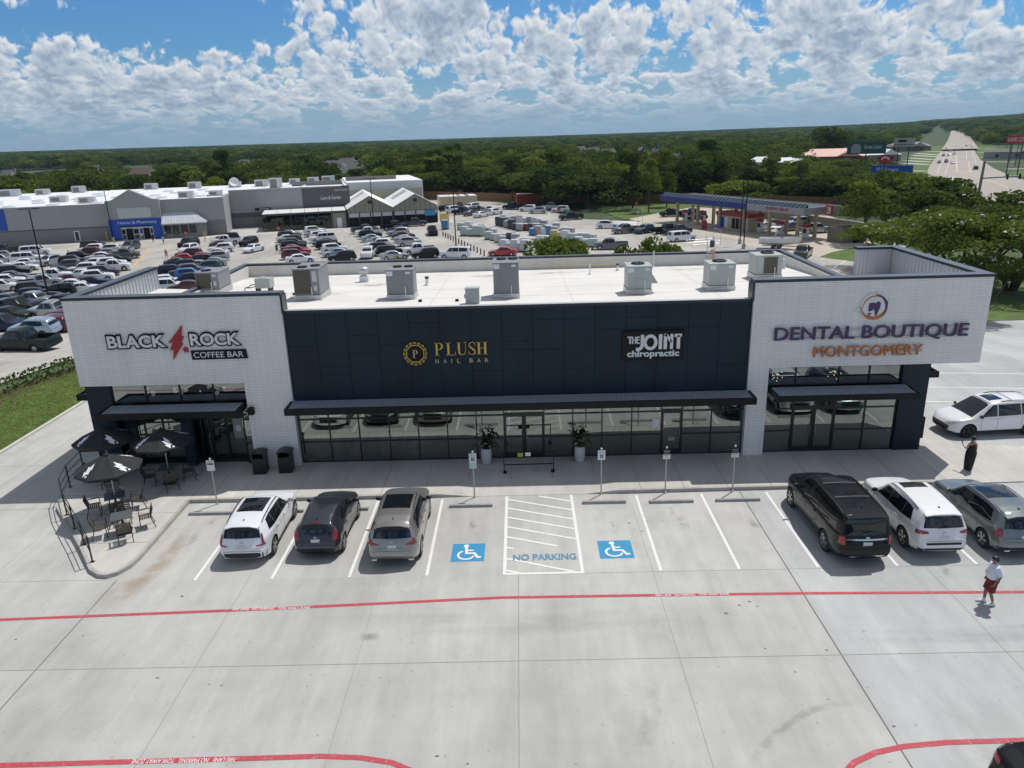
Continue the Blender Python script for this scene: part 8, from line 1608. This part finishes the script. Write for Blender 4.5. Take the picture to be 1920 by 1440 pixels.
def tree(key, x, y, h, w, label, group=None, z=None, rz=None, name=None):
    ms = TM[key]; me, tm = ms[tr_n[0] % len(ms)]; tr_n[0] += 1
    o = empty(name or {'pine': 'pine_tree', 'myrtle': 'flowering_tree', 'oak': 'oak_tree'}.get(key, 'tree'), (x, y, ht(x, y)-.05 if z is None else z), rnd.uniform(0, 6.28) if rz is None else rz, label, 'tree', group); o.scale = (w, w, h)
    for nm, m_ in (('trunk', tm), ('crown', me)): c_ = bpy.data.objects.new(nm, m_); C.objects.link(c_); c_.parent = o
    return o
def ptree(key, base, top, wpx, label, group=None):
    x, y, z = G(*base); D = math.hypot(x-CAM[0], y-CAM[1]); return tree(key, x, y, hgt(base, top), wpx*D*1.03/F_PX, label, group)
# individual trees one can point at
ptree('oak', (1020, 384), (1020, 316), 95, 'broad dark oak right of the red trailer', 'dark oaks at the back of the lot'); ptree('oak', (1062, 384), (1062, 312), 105, 'broad dark oak behind the loose line of cars', 'dark oaks at the back of the lot'); ptree('oak', (1102, 390), (1098, 318), 110, 'lowest spreading dark oak over the shaded cars', 'dark oaks at the back of the lot'); ptree('oak', (1142, 383), (1140, 314), 100, 'dark oak nearest the pines on the grass', 'dark oaks at the back of the lot'); ptree('oak', (1080, 372), (1080, 300), 120, 'dark oak behind the other oaks of the row', 'dark oaks at the back of the lot')
for bx, by, tx, ty, w, t in ((1186, 392, 1184, 283, 62, 'tall pine behind the light pole on the grass'), (1216, 398, 1214, 292, 58, 'tall pine standing in the grass before the fence'), (1250, 388, 1250, 305, 60, 'pine at the blue end of the fuel canopy'), (1295, 375, 1294, 312, 60, 'pine behind the blue part of the fuel canopy'), (1340, 372, 1338, 296, 70, 'pine behind the middle of the fuel canopy'), (1405, 372, 1404, 300, 66, 'pine behind the pair of tall light poles'), (1442, 374, 1444, 292, 58, 'slim pine right of the pair of light poles'),
    (1492, 376, 1494, 296, 55, 'tall slim pine behind the grey end of the canopy'), (1530, 384, 1532, 318, 72, 'pine behind the fuel price sign'), (1558, 380, 1556, 322, 70, 'pine right of the fuel price sign'), (1617, 456, 1612, 332, 105, 'lone pine in front of the retaining wall by the bin enclosure'), (1660, 420, 1658, 318, 100, 'pine behind the lone one at the retaining wall')): ptree('pine', (bx, by), (tx, ty), w, t, 'pines round the fuel station')
for bx, by, tx, ty, w, t in ((1700, 425, 1700, 325, 120, 'dark full tree left of the highway bend'), (1745, 420, 1745, 330, 110, 'dark full tree nearest the highway bend'), (1785, 425, 1782, 345, 90, 'dark tree in front of the near carriageway'), (1640, 400, 1640, 322, 100, 'tree below the blue roadside sign'), (1690, 390, 1690, 322, 90, 'tree hiding part of the blue roadside sign'), (1890, 430, 1888, 355, 90, 'dark tree at the right edge beside the highway'), (1940, 430, 1940, 350, 90, 'dark tree cut off by the right edge beside the highway'), (1600, 385, 1600, 330, 80, 'round tree behind the lone pine'), (1725, 445, 1725, 350, 110, 'dark tree rising behind the flowering trees')): ptree('round', (bx, by), (tx, ty), w, t, 'roadside trees left of the highway')
for bx, by, tx, ty, w, t in ((1712, 515, 1712, 412, 150, 'white flowering tree behind the corner of the right tower'), (1796, 548, 1790, 388, 185, 'largest white flowering tree right of the right tower'), (1893, 545, 1890, 380, 180, 'white flowering tree at the right edge of the lawn'), (1842, 515, 1842, 402, 130, 'white flowering tree behind the two largest ones'), (1660, 500, 1662, 410, 120, 'white flowering tree nearest the bin enclosure'), (1980, 560, 1980, 400, 220, 'white flowering tree cut off by the right edge'), (1838, 602, 1842, 472, 85, 'small white flowering tree on the verge before the big ones')): ptree('myrtle', (bx, by), (tx, ty), w, t, 'flowering trees beside the right tower')
for px, D, tpy, w, t in ((1040, 74, 441, 6.5, 'bushy tree behind the roof below the pallet yard'), (1170, 70, 458, 5.0, 'left low bushy tree behind the roof beside the grey pickup truck'), (1225, 70, 440, 5.6, 'taller bushy tree behind the roof beside the grey pickup truck'), (1248, 72, 452, 3.6, 'right bushy tree behind the roof beside the grey pickup truck'), (745, 72, 478, 3.0, 'top of a small tree just above the back parapet')):
    x, y, zt = at_dist(px, tpy, D); h = zt-ht(x, y); tree('round', x, y, h, w*.95, t, 'small trees behind the building')
ptree('bright', (1557, 302), (1556, 237), 58, 'tall yellow-green tree by the salmon-roofed building', 'trees along the highway')
# the near wood: single trees; the far wood beyond: one mass
def road_x(y):    # centre of the highway
    return 148+(y-225)*0.515
def free(x, y):
    D = math.hypot(x-CAM[0], y-CAM[1]); az = math.degrees(math.atan2(x-CAM[0], y-CAM[1]))
    a = math.radians(14.4); u = (x+109.2)*math.cos(a)+(y-126.4)*math.sin(a); v = -(x+109.2)*math.sin(a)+(y-126.4)*math.cos(a)
    if -80 < u < 100 and v < 66: return False
    if u <= 100 and v < 30: return False
    fx = [p[0] for p in fp]; fy = [p[1] for p in fp]
    if x > -40 and x < 96 and y < np.interp(x, fx, fy)+3: return False
    if x >= 95 and y < 150: return False
    if x <= -40 and y < 232: return False
    if y > 120 and abs(x-road_x(y)) < 30+max(0, (y-400))*.01 and D < 1700: return False
    if D < 640 and y > 150 and -75 < x-road_x(y) < -28 and 290 < y < 620: return False
    if 28 < x-road_x(y) < 75 and 200 < y < 640: return False
    for hx, hy, rr in CLEAR:
        if (x-hx)**2+(y-hy)**2 < rr*rr: return False
    if az < -15 and 700 < D < 930 and az > -50 and in_lake(x, y): return False
    if lake_view(x, y, D, az): return False
    return True
def lake_view(x, y, D, az):
    return 590 < D < 930 and ((-35.5 < az < -29.5) or (-27.3 < az < -24.4))
LAKE = [G(*p, -4)[:2] for p in ((-60, 331), (20, 322), (140, 315), (215, 309.5), (320, 303), (330, 301), (250, 304), (150, 309), (70, 312), (0, 314), (-60, 317))]
def in_lake(x, y):
    c_ = False; n = len(LAKE)
    for i in range(n):
        (x1, y1), (x2, y2) = LAKE[i], LAKE[i-1]
        if (y1 > y) != (y2 > y) and x < (x2-x1)*(y-y1)/(y2-y1)+x1: c_ = not c_
    return c_
sheet('lake', LAKE, 0.9, mat('lake_water', (.25, .33, .40), .08))
HOUSES = [(178, 336, 'grey hip-roofed house among trees behind the store, left'), (272, 346, 'brown-roofed house behind the satellite dish'), (22, 348, 'grey-roofed house at the far left behind the store'), (628, 330, 'pale grey house roof right behind the greenhouse'), (668, 338, 'large grey-roofed house behind the greenhouse gables'), (652, 322, 'dark-roofed house up the slope behind the greenhouse'), (460, 322, 'grey-roofed house in the wood above the shade roof'), (880, 296, 'grey-roofed house in the wood above the tan containers'), (1050, 309, 'big grey-roofed house in the wood above the oaks'), (1112, 296, 'wide grey-roofed house on the wooded rise'), (1090, 292, 'small grey-roofed house beside the wide one on the rise'), (1140, 302, 'low grey-roofed house left of the flags'), (1258, 322, 'dark grey roof between the pines above the fuel canopy')]
CLEAR = []
HP = []
for px, py, t in HOUSES: x, y, z = G(px, py+3, -4); HP.append((x, y, t)); CLEAR.append((x, y, 10)); D = math.hypot(x-CAM[0], y-CAM[1]); dx, dy = (CAM[0]-x)/D, (CAM[1]-y)/D; CLEAR.append((x+dx*14, y+dy*14, 9)); CLEAR.append((x+dx*26, y+dy*26, 8))
SHOPS = ((1556, 304), (1640, 302), (1465, 325), (1425, 318), (1700, 283), (1625, 292), (1530, 303), (1580, 302), (1905, 297))
for px, py in SHOPS: x, y, z = G(px, py, -4); HP.append((x, y, None)); CLEAR.append((x, y, 17 if px > 1500 else 11)); D = math.hypot(x-CAM[0], y-CAM[1]); CLEAR.append((x-(x-CAM[0])/D*20, y-(y-CAM[1])/D*20, 14))
MT['shingle'] = mat('grey_shingles', (.135, .13, .13), .9, var=.12, scale=1.5); MT['shingleb'] = mat('brown_shingles', (.12, .09, .075), .9, var=.12, scale=1.5); MT['stucco'] = mat('house_wall', (.30, .25, .20), .85, var=.06)
def low(x, y):
    '''lower growth in front of the houses and towards the lake'''
    D = math.hypot(x-CAM[0], y-CAM[1]); az = math.degrees(math.atan2(x-CAM[0], y-CAM[1]))
    if az < -17 and 380 < D < 720: return .62
    for hx, hy, t in HP:
        Dh = math.hypot(hx-CAM[0], hy-CAM[1])
        if 4 < Dh-D < (110 if t else 300) and abs((x-CAM[0])*(hy-CAM[1])-(y-CAM[1])*(hx-CAM[0]))/Dh < 11: return .6
    return 1.0
def house(x, y, rz, W_, D_, label, m, z=None, cat='house', wall=None, zr=7.6, name='house'):
    o = empty(name, (x, y, ht(x, y) if z is None else z), rz, label, cat); b = MB(); b.box(-W_/2, -D_/2, -1, W_/2, D_/2, 3.6); b.build('wall', wall or MT['stucco'], o)
    b = MB(); e = .5; b.add([(-W_/2-e, -D_/2-e, 3.5), (W_/2+e, -D_/2-e, 3.5), (W_/2+e, D_/2+e, 3.5), (-W_/2-e, D_/2+e, 3.5), (-W_/2+D_*.42, 0, zr), (W_/2-D_*.42, 0, zr)], [(0, 1, 5, 4), (1, 2, 5), (2, 3, 4, 5), (3, 0, 4), (3, 2, 1, 0)])
    if W_ > 13: b.add([(W_*.05, -D_/2-2.5, 3.5), (W_*.42, -D_/2-2.5, 3.5), (W_*.235, -D_/2-2.0, 6.4), (W_*.235, 0, 6.4), (W_*.42, 0, 3.5), (W_*.05, 0, 3.5)], [(0, 1, 2), (1, 4, 3, 2), (5, 0, 2, 3)])
    b.build('roof', m, o); b = MB(); b.box(W_*.2, .6, 4, W_*.2+.9, 1.6, zr+.6); b.build('chimney', MT['stucco'], o)
    for k in (-.3, .0, .3): b = MB(); b.box(W_*k-.8, -D_/2-.04, 1.0, W_*k+.8, -D_/2-.002, 2.4); b.build('window', MT['glassfar'], o)
    return o
for i, (x, y, t) in enumerate(HP[:len(HOUSES)]): house(x, y, R_(rnd.uniform(-40, 40)), 17 if i % 2 else 14, 11, t, MT['shingleb'] if 'brown' in t else MT['shingle'], zr=9.0)
rg = np.random.default_rng(21); cand = []
AZ = (-41, 38)
for D0, D1, sp2 in ((150, 420, 8.6), (420, 800, 9.5), (800, 1500, 12.0)):
    nx = int(2*D1/sp2)
    for i in range(nx):
        for j in range(nx//2+int(60/sp2)):
            x = -D1+i*sp2+rg.uniform(-.48, .48)*sp2; y = -60+j*sp2+rg.uniform(-.48, .48)*sp2; D = math.hypot(x-CAM[0], y-CAM[1])
            if not D0 <= D < D1: continue
            az = math.degrees(math.atan2(x-CAM[0], y-CAM[1]))
            if AZ[0] < az < AZ[1] and free(x, y): cand.append((D, x, y))
cand.sort(); NEARN = 235
KEYS = ['round', 'oak', 'round', 'pine', 'round', 'oak', 'bright']
LB = {'round': 'mid green leafy tree of the wood around the store, like its neighbours', 'oak': 'dark green spreading tree of the wood around the store, like its neighbours', 'pine': 'pine of the wood around the store, like its neighbours', 'bright': 'yellow-green leafy tree of the wood around the store, like its neighbours'}
for i, (D, x, y) in enumerate(cand[:NEARN]):
    k = KEYS[int(rg.integers(len(KEYS)))]; h = {'round': 10.5, 'oak': 10.5, 'pine': 14.5, 'bright': 9.5}[k]*rg.uniform(.75, 1.2)*low(x, y); w = {'round': 12.5, 'oak': 12, 'pine': 11.5, 'bright': 12}[k]*rg.uniform(.85, 1.2); tree(k, x, y, h, w, LB[k], 'trees of the wood around the store')
# far wood as one object of instanced crowns
def wood(name, pts, label, crowns):
    me = bpy.data.meshes.new(name); me.from_pydata([(x, y, z) for x, y, z, s, t in pts], [], []); a = me.attributes.new('sc', 'FLOAT_VECTOR', 'POINT'); a.data.foreach_set('vector', [q for p in pts for q in (p[3], p[3], p[4])]); o = bpy.data.objects.new(name, me); C.objects.link(o)
    ng = bpy.data.node_groups.new(name, 'GeometryNodeTree'); ng.interface.new_socket('Geometry', in_out='INPUT', socket_type='NodeSocketGeometry'); ng.interface.new_socket('Geometry', in_out='OUTPUT', socket_type='NodeSocketGeometry')
    N = ng.nodes.new; L = ng.links.new; gi, go = N('NodeGroupInput'), N('NodeGroupOutput'); ip = N('GeometryNodeInstanceOnPoints'); ci = N('GeometryNodeCollectionInfo'); ci.inputs['Collection'].default_value = crowns; ci.inputs['Separate Children'].default_value = True; ci.inputs['Reset Children'].default_value = True
    at = N('GeometryNodeInputNamedAttribute'); at.data_type = 'FLOAT_VECTOR'; at.inputs['Name'].default_value = 'sc'; rv = N('FunctionNodeRandomValue'); rv.data_type = 'FLOAT_VECTOR'; rv.inputs[0].default_value = (0, 0, 0); rv.inputs[1].default_value = (0, 0, 6.28)
    ri = N('FunctionNodeRandomValue'); ri.data_type = 'INT'; ri.inputs[4].default_value = 0; ri.inputs[5].default_value = len(crowns.objects)-1; ri.inputs['Seed'].default_value = 5
    L(gi.outputs[0], ip.inputs['Points']); L(ci.outputs[0], ip.inputs['Instance']); ip.inputs['Pick Instance'].default_value = True; L(ri.outputs[2], ip.inputs['Instance Index']); L(rv.outputs[0], ip.inputs['Rotation']); L(at.outputs['Attribute'], ip.inputs['Scale']); L(ip.outputs[0], go.inputs[0])
    o.modifiers.new('wood', 'NODES').node_group = ng; return tag(o, label, 'wood', kind='stuff')
cc = bpy.data.collections.new('crown_kinds')
def clean_leaf(name, c): return leafmat(name, c)
for i, (kd, sd, mt) in enumerate((('oak', 31, 'leafdark'), ('round', 32, 'leaf'), ('pine', 33, 'leafpine'), ('oak', 34, 'leaf'), ('round', 35, 'leafdark'), ('round', 36, 'leaf'), ('oak', 37, 'leafdark'), ('round', 38, 'leafbright'))):
    r = np.random.default_rng(sd); p, d, lob = crown_points(kd, r, 700); cc.objects.link(bpy.data.objects.new('crown_kind', quad_mesh('crown_kind', leaf_quads(p, d, .085, r), MT[mt])))
pts = []
for D, x, y in cand[NEARN:]: s = 11.5*rg.uniform(.75, 1.3)*(1.12 if D > 800 else 1); pts.append((x, y, ht(x, y)-1.0, s, rg.uniform(7.5, 13)*low(x, y)))
wood('far_wood', pts, 'mass of green trees stretching from the store to the lake and highway', cc)
pts = []
for D0, D1, sp2 in ((1500, 2600, 21), (2600, 5200, 46)):
    for D in np.arange(D0, D1, sp2*.8):
        n = int(D*R_(AZ[1]-AZ[0])/sp2)
        for k in range(n):
            a = R_(AZ[0]+(AZ[1]-AZ[0])*(k+rg.uniform(-.5, .5))/n); d_ = D+rg.uniform(-.4, .4)*sp2; x, y = CAM[0]+d_*math.sin(a), CAM[1]+d_*math.cos(a)
            if abs(x-road_x(y)) < 24 and d_ < 2300: continue
            pts.append((x, y, ht(x, y)-2, sp2*1.35*rg.uniform(.8, 1.2), rg.uniform(10, 15)))
wood('hill_wood', pts, 'dark woods on the far hills along the horizon', cc)
# hedge on the left verge
r = np.random.default_rng(77); n = 5200; t = r.uniform(0, 1, n); yy = -22+t*58; cx_ = -35.75+(yy+10)*.036+0*yy; ang = r.uniform(0, 6.28, n); rr = r.uniform(.7, 1, n)**.5; bul = 1+.16*np.sin(yy*4.1)+.1*np.sin(yy*9.7)
P_ = np.stack([cx_+np.cos(ang)*rr*.62*bul, yy, .52+np.sin(ang)*rr*.48*bul], 1); P_[:, 2] += np.array([ht(0, q) for q in yy]); Nn = np.stack([np.cos(ang), 0*ang, np.sin(ang)], 1)
me = quad_mesh('hedge', leaf_quads(P_, Nn, .17, r), MT['leafdark']); o = bpy.data.objects.new('hedge', me); C.objects.link(o); tag(o, 'low clipped green hedge along the left grass strip', 'hedge')
sheet('mulch_bed', [(-36.9, -40), (-34.9, -40), (-33.5, 38), (-35.5, 38)], 0.012, mat('mulch', (.10, .075, .055), .95, var=.3, scale=4))
# grass blades on the visible strip of verge
def turf(name, x0, x1, y0, y1, n, label):
    r = np.random.default_rng(8); p = np.stack([r.uniform(x0, x1, n), r.uniform(y0, y1, n), np.zeros(n)], 1); p[:, 2] = np.array([ht(a, b_) for a, b_ in p[:, :2]])+.02; a = r.uniform(0, 6.28, n); d = np.stack([np.cos(a), np.sin(a), 0*a], 1)*.05; u = np.stack([r.uniform(-.05, .05, n), r.uniform(-.05, .05, n), r.uniform(.015, .04, n)], 1)
    me = quad_mesh(name, np.stack([p-d, p+d, p+d*.3+u, p-d*.3+u], 1).reshape(-1, 3), MT['blade']); o = bpy.data.objects.new(name, me); C.objects.link(o); tag(o, label, 'grass', kind='stuff')
MT['blade'] = leafmat('grass_blades', (.15, .19, .05), .3)
turf('verge_grass', -35, -28.7, 0, 30, 24000, 'mown grass on the strip left of the building')

# ------------------------------------------------------------------ highway and what lines it
RW = mat('highway_concrete', (.37, .335, .285), .85, var=.08, scale=.06)
LE = [(1860, 420), (1795, 372), (1762, 350), (1737, 330), (1741, 315), (1752, 299), (1763, 285), (1774, 272)]; RE = [(2160, 420), (2030, 372), (1960, 350), (1896, 330), (1862, 315), (1838, 299), (1829, 285), (1823, 272)]
hp = [G(*p, -4)[:2] for p in LE]+[G(*p, -4)[:2] for p in RE[::-1]]
for i in range(len(LE)-1): sheet('highway', [G(*LE[i], -4)[:2], G(*LE[i+1], -4)[:2], G(*RE[i+1], -4)[:2], G(*RE[i], -4)[:2]], .02, RW)
def far_road(pa, D0, D1, w, nm='highway'):
    vs = []; fs = []
    for k in range(15):
        D = D0+(D1-D0)*k/14; px = pa[0]+(pa[1]-pa[0])*k/14; d = ray(px, 300); a = math.atan2(d[0], d[1]); x, y = CAM[0]+D*math.sin(a), CAM[1]+D*math.cos(a); vs += [(x-w/2, y, ht(x, y)+1.2), (x+w/2, y, ht(x, y)+1.2)]
    for k in range(14): fs.append((2*k, 2*k+1, 2*k+3, 2*k+2))
    tag(MB().add(vs, fs).build(nm, RW), kind='structure')
far_road((1797, 1785), 640, 2100, 26)
for (a, b_, c_, d_) in (((1737, 331), (1772, 273), (1738, 274), (1660, 335)), ((1840, 300), (1824, 272), (1858, 270), (1905, 298))): sheet('verge', [G(*p, -4)[:2] for p in (a, b_, c_, d_)], .01, MT['grass'])
sheet('verge', [G(*p, -4)[:2] for p in ((1885, 326), (1950, 340), (1990, 325), (1925, 318))], .012, MT['grass'])
mb = MB()
for px0, py0, px1, py1 in ((1690, 319.5, 1736, 321), (1694, 306, 1745, 309), (1697, 301, 1748, 304), (1703, 296, 1752, 299.5), (1708, 291, 1757, 294), (1716, 287.5, 1761, 290.5), (1728, 283, 1766, 284.5), (1832, 286, 1870, 286), (1835, 296, 1885, 296.5), (1829, 279, 1862, 279), (1840, 303.5, 1900, 304), (1885, 317, 1960, 316)): strip(mb, [G(px0, py0, -4)[:2], G(px1, py1, -4)[:2]], 4.5, .03)
tag(mb.build('driveways', MT['walk']), kind='structure')
mb = MB(); strip(mb, [G(1793, 290, -4)[:2], G(1794, 322, -4)[:2], G(1835, 332, -4)[:2], G(1890, 352, -4)[:2]], .7, .05); strip(mb, [G(1793, 302, -4)[:2], G(1815, 302, -4)[:2], G(1820, 325, -4)[:2]], .6, .05); tag(mb.build('road_median', mat('median_kerb', (.55, .47, .36), .85)), kind='structure')
mb = MB()
for a, b_ in (((1757, 325), (1781, 272)), ((1772, 328), (1789, 272)), ((1812, 300), (1812, 272)), ((1830, 305), (1818, 272))): strip(mb, [G(*a, -4)[:2], G(*b_, -4)[:2]], .15, .04)
tag(mb.build('lane_lines', MT['white_paint']), kind='structure')
rd = math.atan2(-.515, 1)
for i, (px, py, tok) in enumerate(((1777, 279, 'silver sedan'), (1781, 284, 'grey suv'), (1774, 282, 'dark grey suv'), (1792, 277, 'white suv'), (1769, 293, 'dark grey sedan'), (1779, 292, 'silver sedan'), (1789, 290, 'white large suv'), (1803, 282, 'maroon sedan'), (1811, 277, 'black pickup'), (1821, 279, 'black suv'), (1818, 275, 'grey suv'), (1761, 306, 'dark grey sedan'), (1774, 305, 'maroon suv'), (1786, 307, 'white sedan'), (1829, 318, 'dark grey suv'), (1781, 342, 'white suv'))):
    col, kind = parse(tok); p = G(px, py, -4); far_car(kind, col, p[0], p[1], rd+(math.pi if px < 1795 else 0), f'{tok.replace("pickup", "pickup truck")} on the highway, number {i+1}', 'vehicles on the highway')
HW = ['silver sedan highest up on the highway left lanes', 'grey suv among the highest cars on the highway left lanes', 'dark grey suv at the outer left edge of the highway', 'white suv high up beside the highway median', 'dark grey sedan on the outer left lane, halfway up the highway', 'silver sedan just right of the dark grey one, halfway up', 'tall white suv beside the median, halfway up the highway', 'maroon sedan turning across the highway median', 'black pickup truck in the right-hand queue on the highway', 'black suv at the front of the right-hand highway queue', 'grey suv at the far end of the right-hand highway queue', 'dark grey sedan leftmost of three abreast on the highway', 'maroon suv in the middle of three abreast on the highway', 'white sedan rightmost of three abreast on the highway', 'dark grey suv alone on the right carriageway near the signal mast', 'white suv nearest on the highway, half behind the dark trees']
for (r_, x, y), t in zip(_done[-16:], HW): r_['label'] = t
MT['mastgrey'] = mat('mast_grey', (.17, .18, .19), .5, metal=.3)
# signal mast, signs, billboards, flags
x, y, z = G(1832, 378, -4); h = hgt((1832, 378), (1841, 302)); o = empty('traffic_signal', (x, y, z), 0, 'grey steel signal mast with long arm reaching over the highway', 'traffic signal'); b = MB(); b.tube([(0, 0, 0), (.3, 0, h)], [.36, .27], 10); b.build('mast', MT['mastgrey'], o); b = MB(); b.tube([(.15, 0, h*.58), (5, -.5, h*.60), (13, -1, h*.63)], [.22, .18, .12], 8); b.build('arm', MT['mastgrey'], o)
for k in (6, 9, 12): b = MB(); b.box(k-.2, -.9, h*.60-.6, k+.2, -.6, h*.62+.5); b.build('signal_head', MT['black'], o)
def board(name, px, py, D, wpx, hpx, m, label, text=None, tm=None, posts=1, extra=None, face=None):
    x, y, zc = at_dist(px, py, D); s = D*1.02/F_PX; w, hh = wpx*s, hpx*s; g_ = ht(x, y); o = empty(name, (x, y, g_), -math.atan2(x-CAM[0], y-CAM[1]), label, 'sign'); zz = zc-g_
    b = MB(); b.box(-w/2, -.2, zz-hh/2, w/2, .2, zz+hh/2); bd = b.build('board', m, o)
    for k in range(posts): b = MB(); u = (k-(posts-1)/2)*w*.5; b.box(u-.2, .21, 0, u+.2, .6, zz+hh/2 if posts > 1 else zz-hh/2+.5); b.build('post', MT['dgrey'], o)
    if text:
        for t, u0, u1, v0, v1 in text: b = MB(); text_mb(b, t, -w/2+w*u0, -w/2+w*u1, zz-hh/2+hh*v0, zz-hh/2+hh*v1, -.201, .08); b.build('lettering', tm, bd)
    if extra: extra(bd, w, hh, zz)
    return o
def house_pic(bd, w, hh, zz): b = MB(); b.wallprism([(-w*.40, zz-hh*.42), (-w*.14, zz-hh*.42), (-w*.14, zz+.1), (-w*.2, zz+hh*.3), (-w*.34, zz+hh*.3), (-w*.40, zz+.1)], -.26, -.201); b.build('picture', MT['cmu'], bd)
board('billboard', 1625, 277, 300, 57, 19, mat('billboard_green', (.01, .085, .065), .5), 'dark green billboard with white script on a single post', [('Great Lakes', .44, .88, .42, .72)], MT['white'], 1, house_pic)
def bars(bd, w, hh, zz): b = MB(); b.box(-w*.3, -.26, zz+hh*.02, w*.1, -.201, zz+hh*.3); b.build('print', MT['black'], bd); b = MB(); b.box(-w*.5, -.25, zz-hh*.3, w*.4, -.201, zz-hh*.22); b.build('print', MT['dgrey'], bd)
board('billboard', 1696, 267, 380, 30, 13, MT['cmu'], 'pale billboard with dark print right of the green one', None, None, 2, bars)
def ring_(bd, w, hh, zz): b = MB(); n = 20; q = [(.34*w*math.cos(t), zz-hh*.1+.38*hh*math.sin(t)) for t in np.linspace(0, math.pi, n)]+[(.2*w*math.cos(t), zz-hh*.1+.22*hh*math.sin(t)) for t in np.linspace(math.pi, 0, n)]; b.wallprism(q[::-1] if False else q, -.26, -.201); b.build('emblem', MT['white'], bd)
board('roadside_sign', 1660, 298, 270, 18, 13, MT['stopred'], 'red square roadside sign with white curved emblem', None, None, 1, ring_)
board('roadside_sign', 1672, 318.5, 215, 60, 14, MT['storeblue'], 'wide blue roadside sign with white letters partly hidden by trees', [('Walmart', .12, .66, .25, .8)], MT['white'], 2)
board('roadside_sign', 1908, 262, 330, 28, 11, MT['stopred'], 'red roadside sign with white letters on the right side of the highway', [('VAPE CITY', .06, .94, .25, .8)], MT['white'], 2)
# buildings along the highway
x, y, z = G(1556, 304, -4); house(x, y, R_(-12), 34, 16, 'low building with a salmon pink metal roof behind the pines', mat('salmon_roof', (.56, .27, .21), .5), cat='building', wall=mat('rust_wall', (.25, .10, .07), .8), zr=7.4, z=-4.2, name='roadside_building')
x, y, z = G(1640, 302, -4); house(x, y, R_(-8), 22, 14, 'white-roofed low building right of the salmon-roofed one', MT['storewhite'], cat='building', wall=MT['stucco'], zr=6.0, name='roadside_building')
x, y, z = G(1465, 325, -4); house(x, y, R_(10), 20, 13, 'white metal-roofed shed among the pines', MT['storewhite'], cat='building', wall=MT['cmu'], zr=6.6, name='roadside_building'); x, y, z = G(1425, 318, -4); house(x, y, R_(-15), 12, 9, 'small bright white-roofed building left of the metal shed', MT['storewhite'], cat='building', wall=MT['cmu'], zr=6, name='roadside_building')
x, y, z = G(1905, 297, -4); house(x, y, R_(-30), 30, 14, 'pale grey-roofed shop building at the right edge across the highway', MT['shingle'], cat='building', wall=MT['cmu'], zr=5, name='roadside_building'); x, y, z = G(1700, 283, -4); house(x, y, R_(-20), 30, 16, 'grey roadside building below the pale billboard', MT['cmu'], cat='building', wall=MT['cmud'], zr=6.2, name='roadside_building')
def flag(px, base, top, kind, label):
    x, y, z = G(px, base, -4); D = math.hypot(x-CAM[0], y-CAM[1]); zt = at_dist(px, top, D)[2]; o = empty('flagpole', (x, y, z), 0, label, 'flag'); b = MB(); b.tube([(0, 0, 0), (0, 0, zt-z)], [.14, .08], 8); b.build('pole', MT['galv'], o); H_ = zt-z-.5
    vs = []; nu, nv = 12, 13; fw, fh = 4.6, 3.0
    for i in range(nu+1):
        for j in range(nv+1): u, v = i/nu, j/nv; vs.append((-u*fw*.72, -.35*math.sin(u*7)*u, H_-(1-v)*fh-u*1.5+.15*math.sin(u*5+v)))
    fs = []; ms = []
    for i in range(nu):
        for j in range(nv):
            fs.append((i*(nv+1)+j, (i+1)*(nv+1)+j, (i+1)*(nv+1)+j+1, i*(nv+1)+j+1)); u, v = (i+.5)/nu, (j+.5)/nv
            if kind == 'stripes': ms.append(2 if (u < .4 and v > .46) else (0 if j % 2 == 0 else 1))
            else: ms.append(2 if u < .34 else (1 if v > .5 else 0))
    b = MB(); b.v = vs; b.f = fs; b.m = ms; b.build('flag', [MT['stopred'], MT['white'], MT['signblue']], o, smooth=True)
flag(1208, 318, 270, 'star', 'flag with a blue band beside white and red on the left pole'); flag(1233, 320, 270, 'stripes', 'red and white striped flag with blue corner on the right pole')
def pole(px, base, top, label): x, y, z = G(px, base, -4); h = hgt((px, base), (px, top)); o = empty('utility_pole', (x, y, z), R_(30), label, 'utility pole', 'utility poles along the highway'); b = MB(); b.tube([(0, 0, 0), (0, 0, h)], [.2, .13], 7); b.build('pole', MT['wood'], o); b = MB(); b.box(-1.3, -.08, h-.7, 1.3, .08, h-.5); b.build('crossarm', MT['wood'], o)
for px, ba, tp, t in ((1903, 312, 262, 'utility pole nearest the red sign at the right edge'), (1893, 304, 262, 'utility pole between the highway verge and the red sign'), (1884, 295, 262, 'farthest utility pole on the right side of the highway'), (1672, 300, 272, 'utility pole behind the red square sign'), (1270, 345, 308, 'lone dark utility pole in the wood right of the flags')): pole(px, ba, tp, t)
x, y, z = at_dist(1767, 235, 2600); b = MB(); b.tube([(x, y, ht(x, y)), (x, y, z+42-25)], [1.2, .5], 5); tag(b.build('radio_mast', MT['dgrey']), 'thin radio mast on the skyline above the highway', 'mast')
for r_ in PROTO.values():
    def rm(o):
        for k in list(o.children): rm(k)
        bpy.data.objects.remove(o)
    rm(r_)

# ------------------------------------------------------------------ air
def haze():
    b = MB(); b.box(-6500, -400, -30, 6500, 7000, 150); m = bpy.data.materials.new('haze'); m.use_nodes = True; nt = m.node_tree; nt.nodes.clear(); o_ = nt.nodes.new('ShaderNodeOutputMaterial'); v = nt.nodes.new('ShaderNodeVolumePrincipled')
    v.inputs['Color'].default_value = (.36, .56, .80, 1); v.inputs['Density'].default_value = 7.5e-5; v.inputs['Anisotropy'].default_value = 0.2; nt.links.new(v.outputs[0], o_.inputs['Volume']); o = b.build('haze', m); tag(o, kind='stuff'); o['label'] = 'thin blue summer haze over the whole scene'
haze()
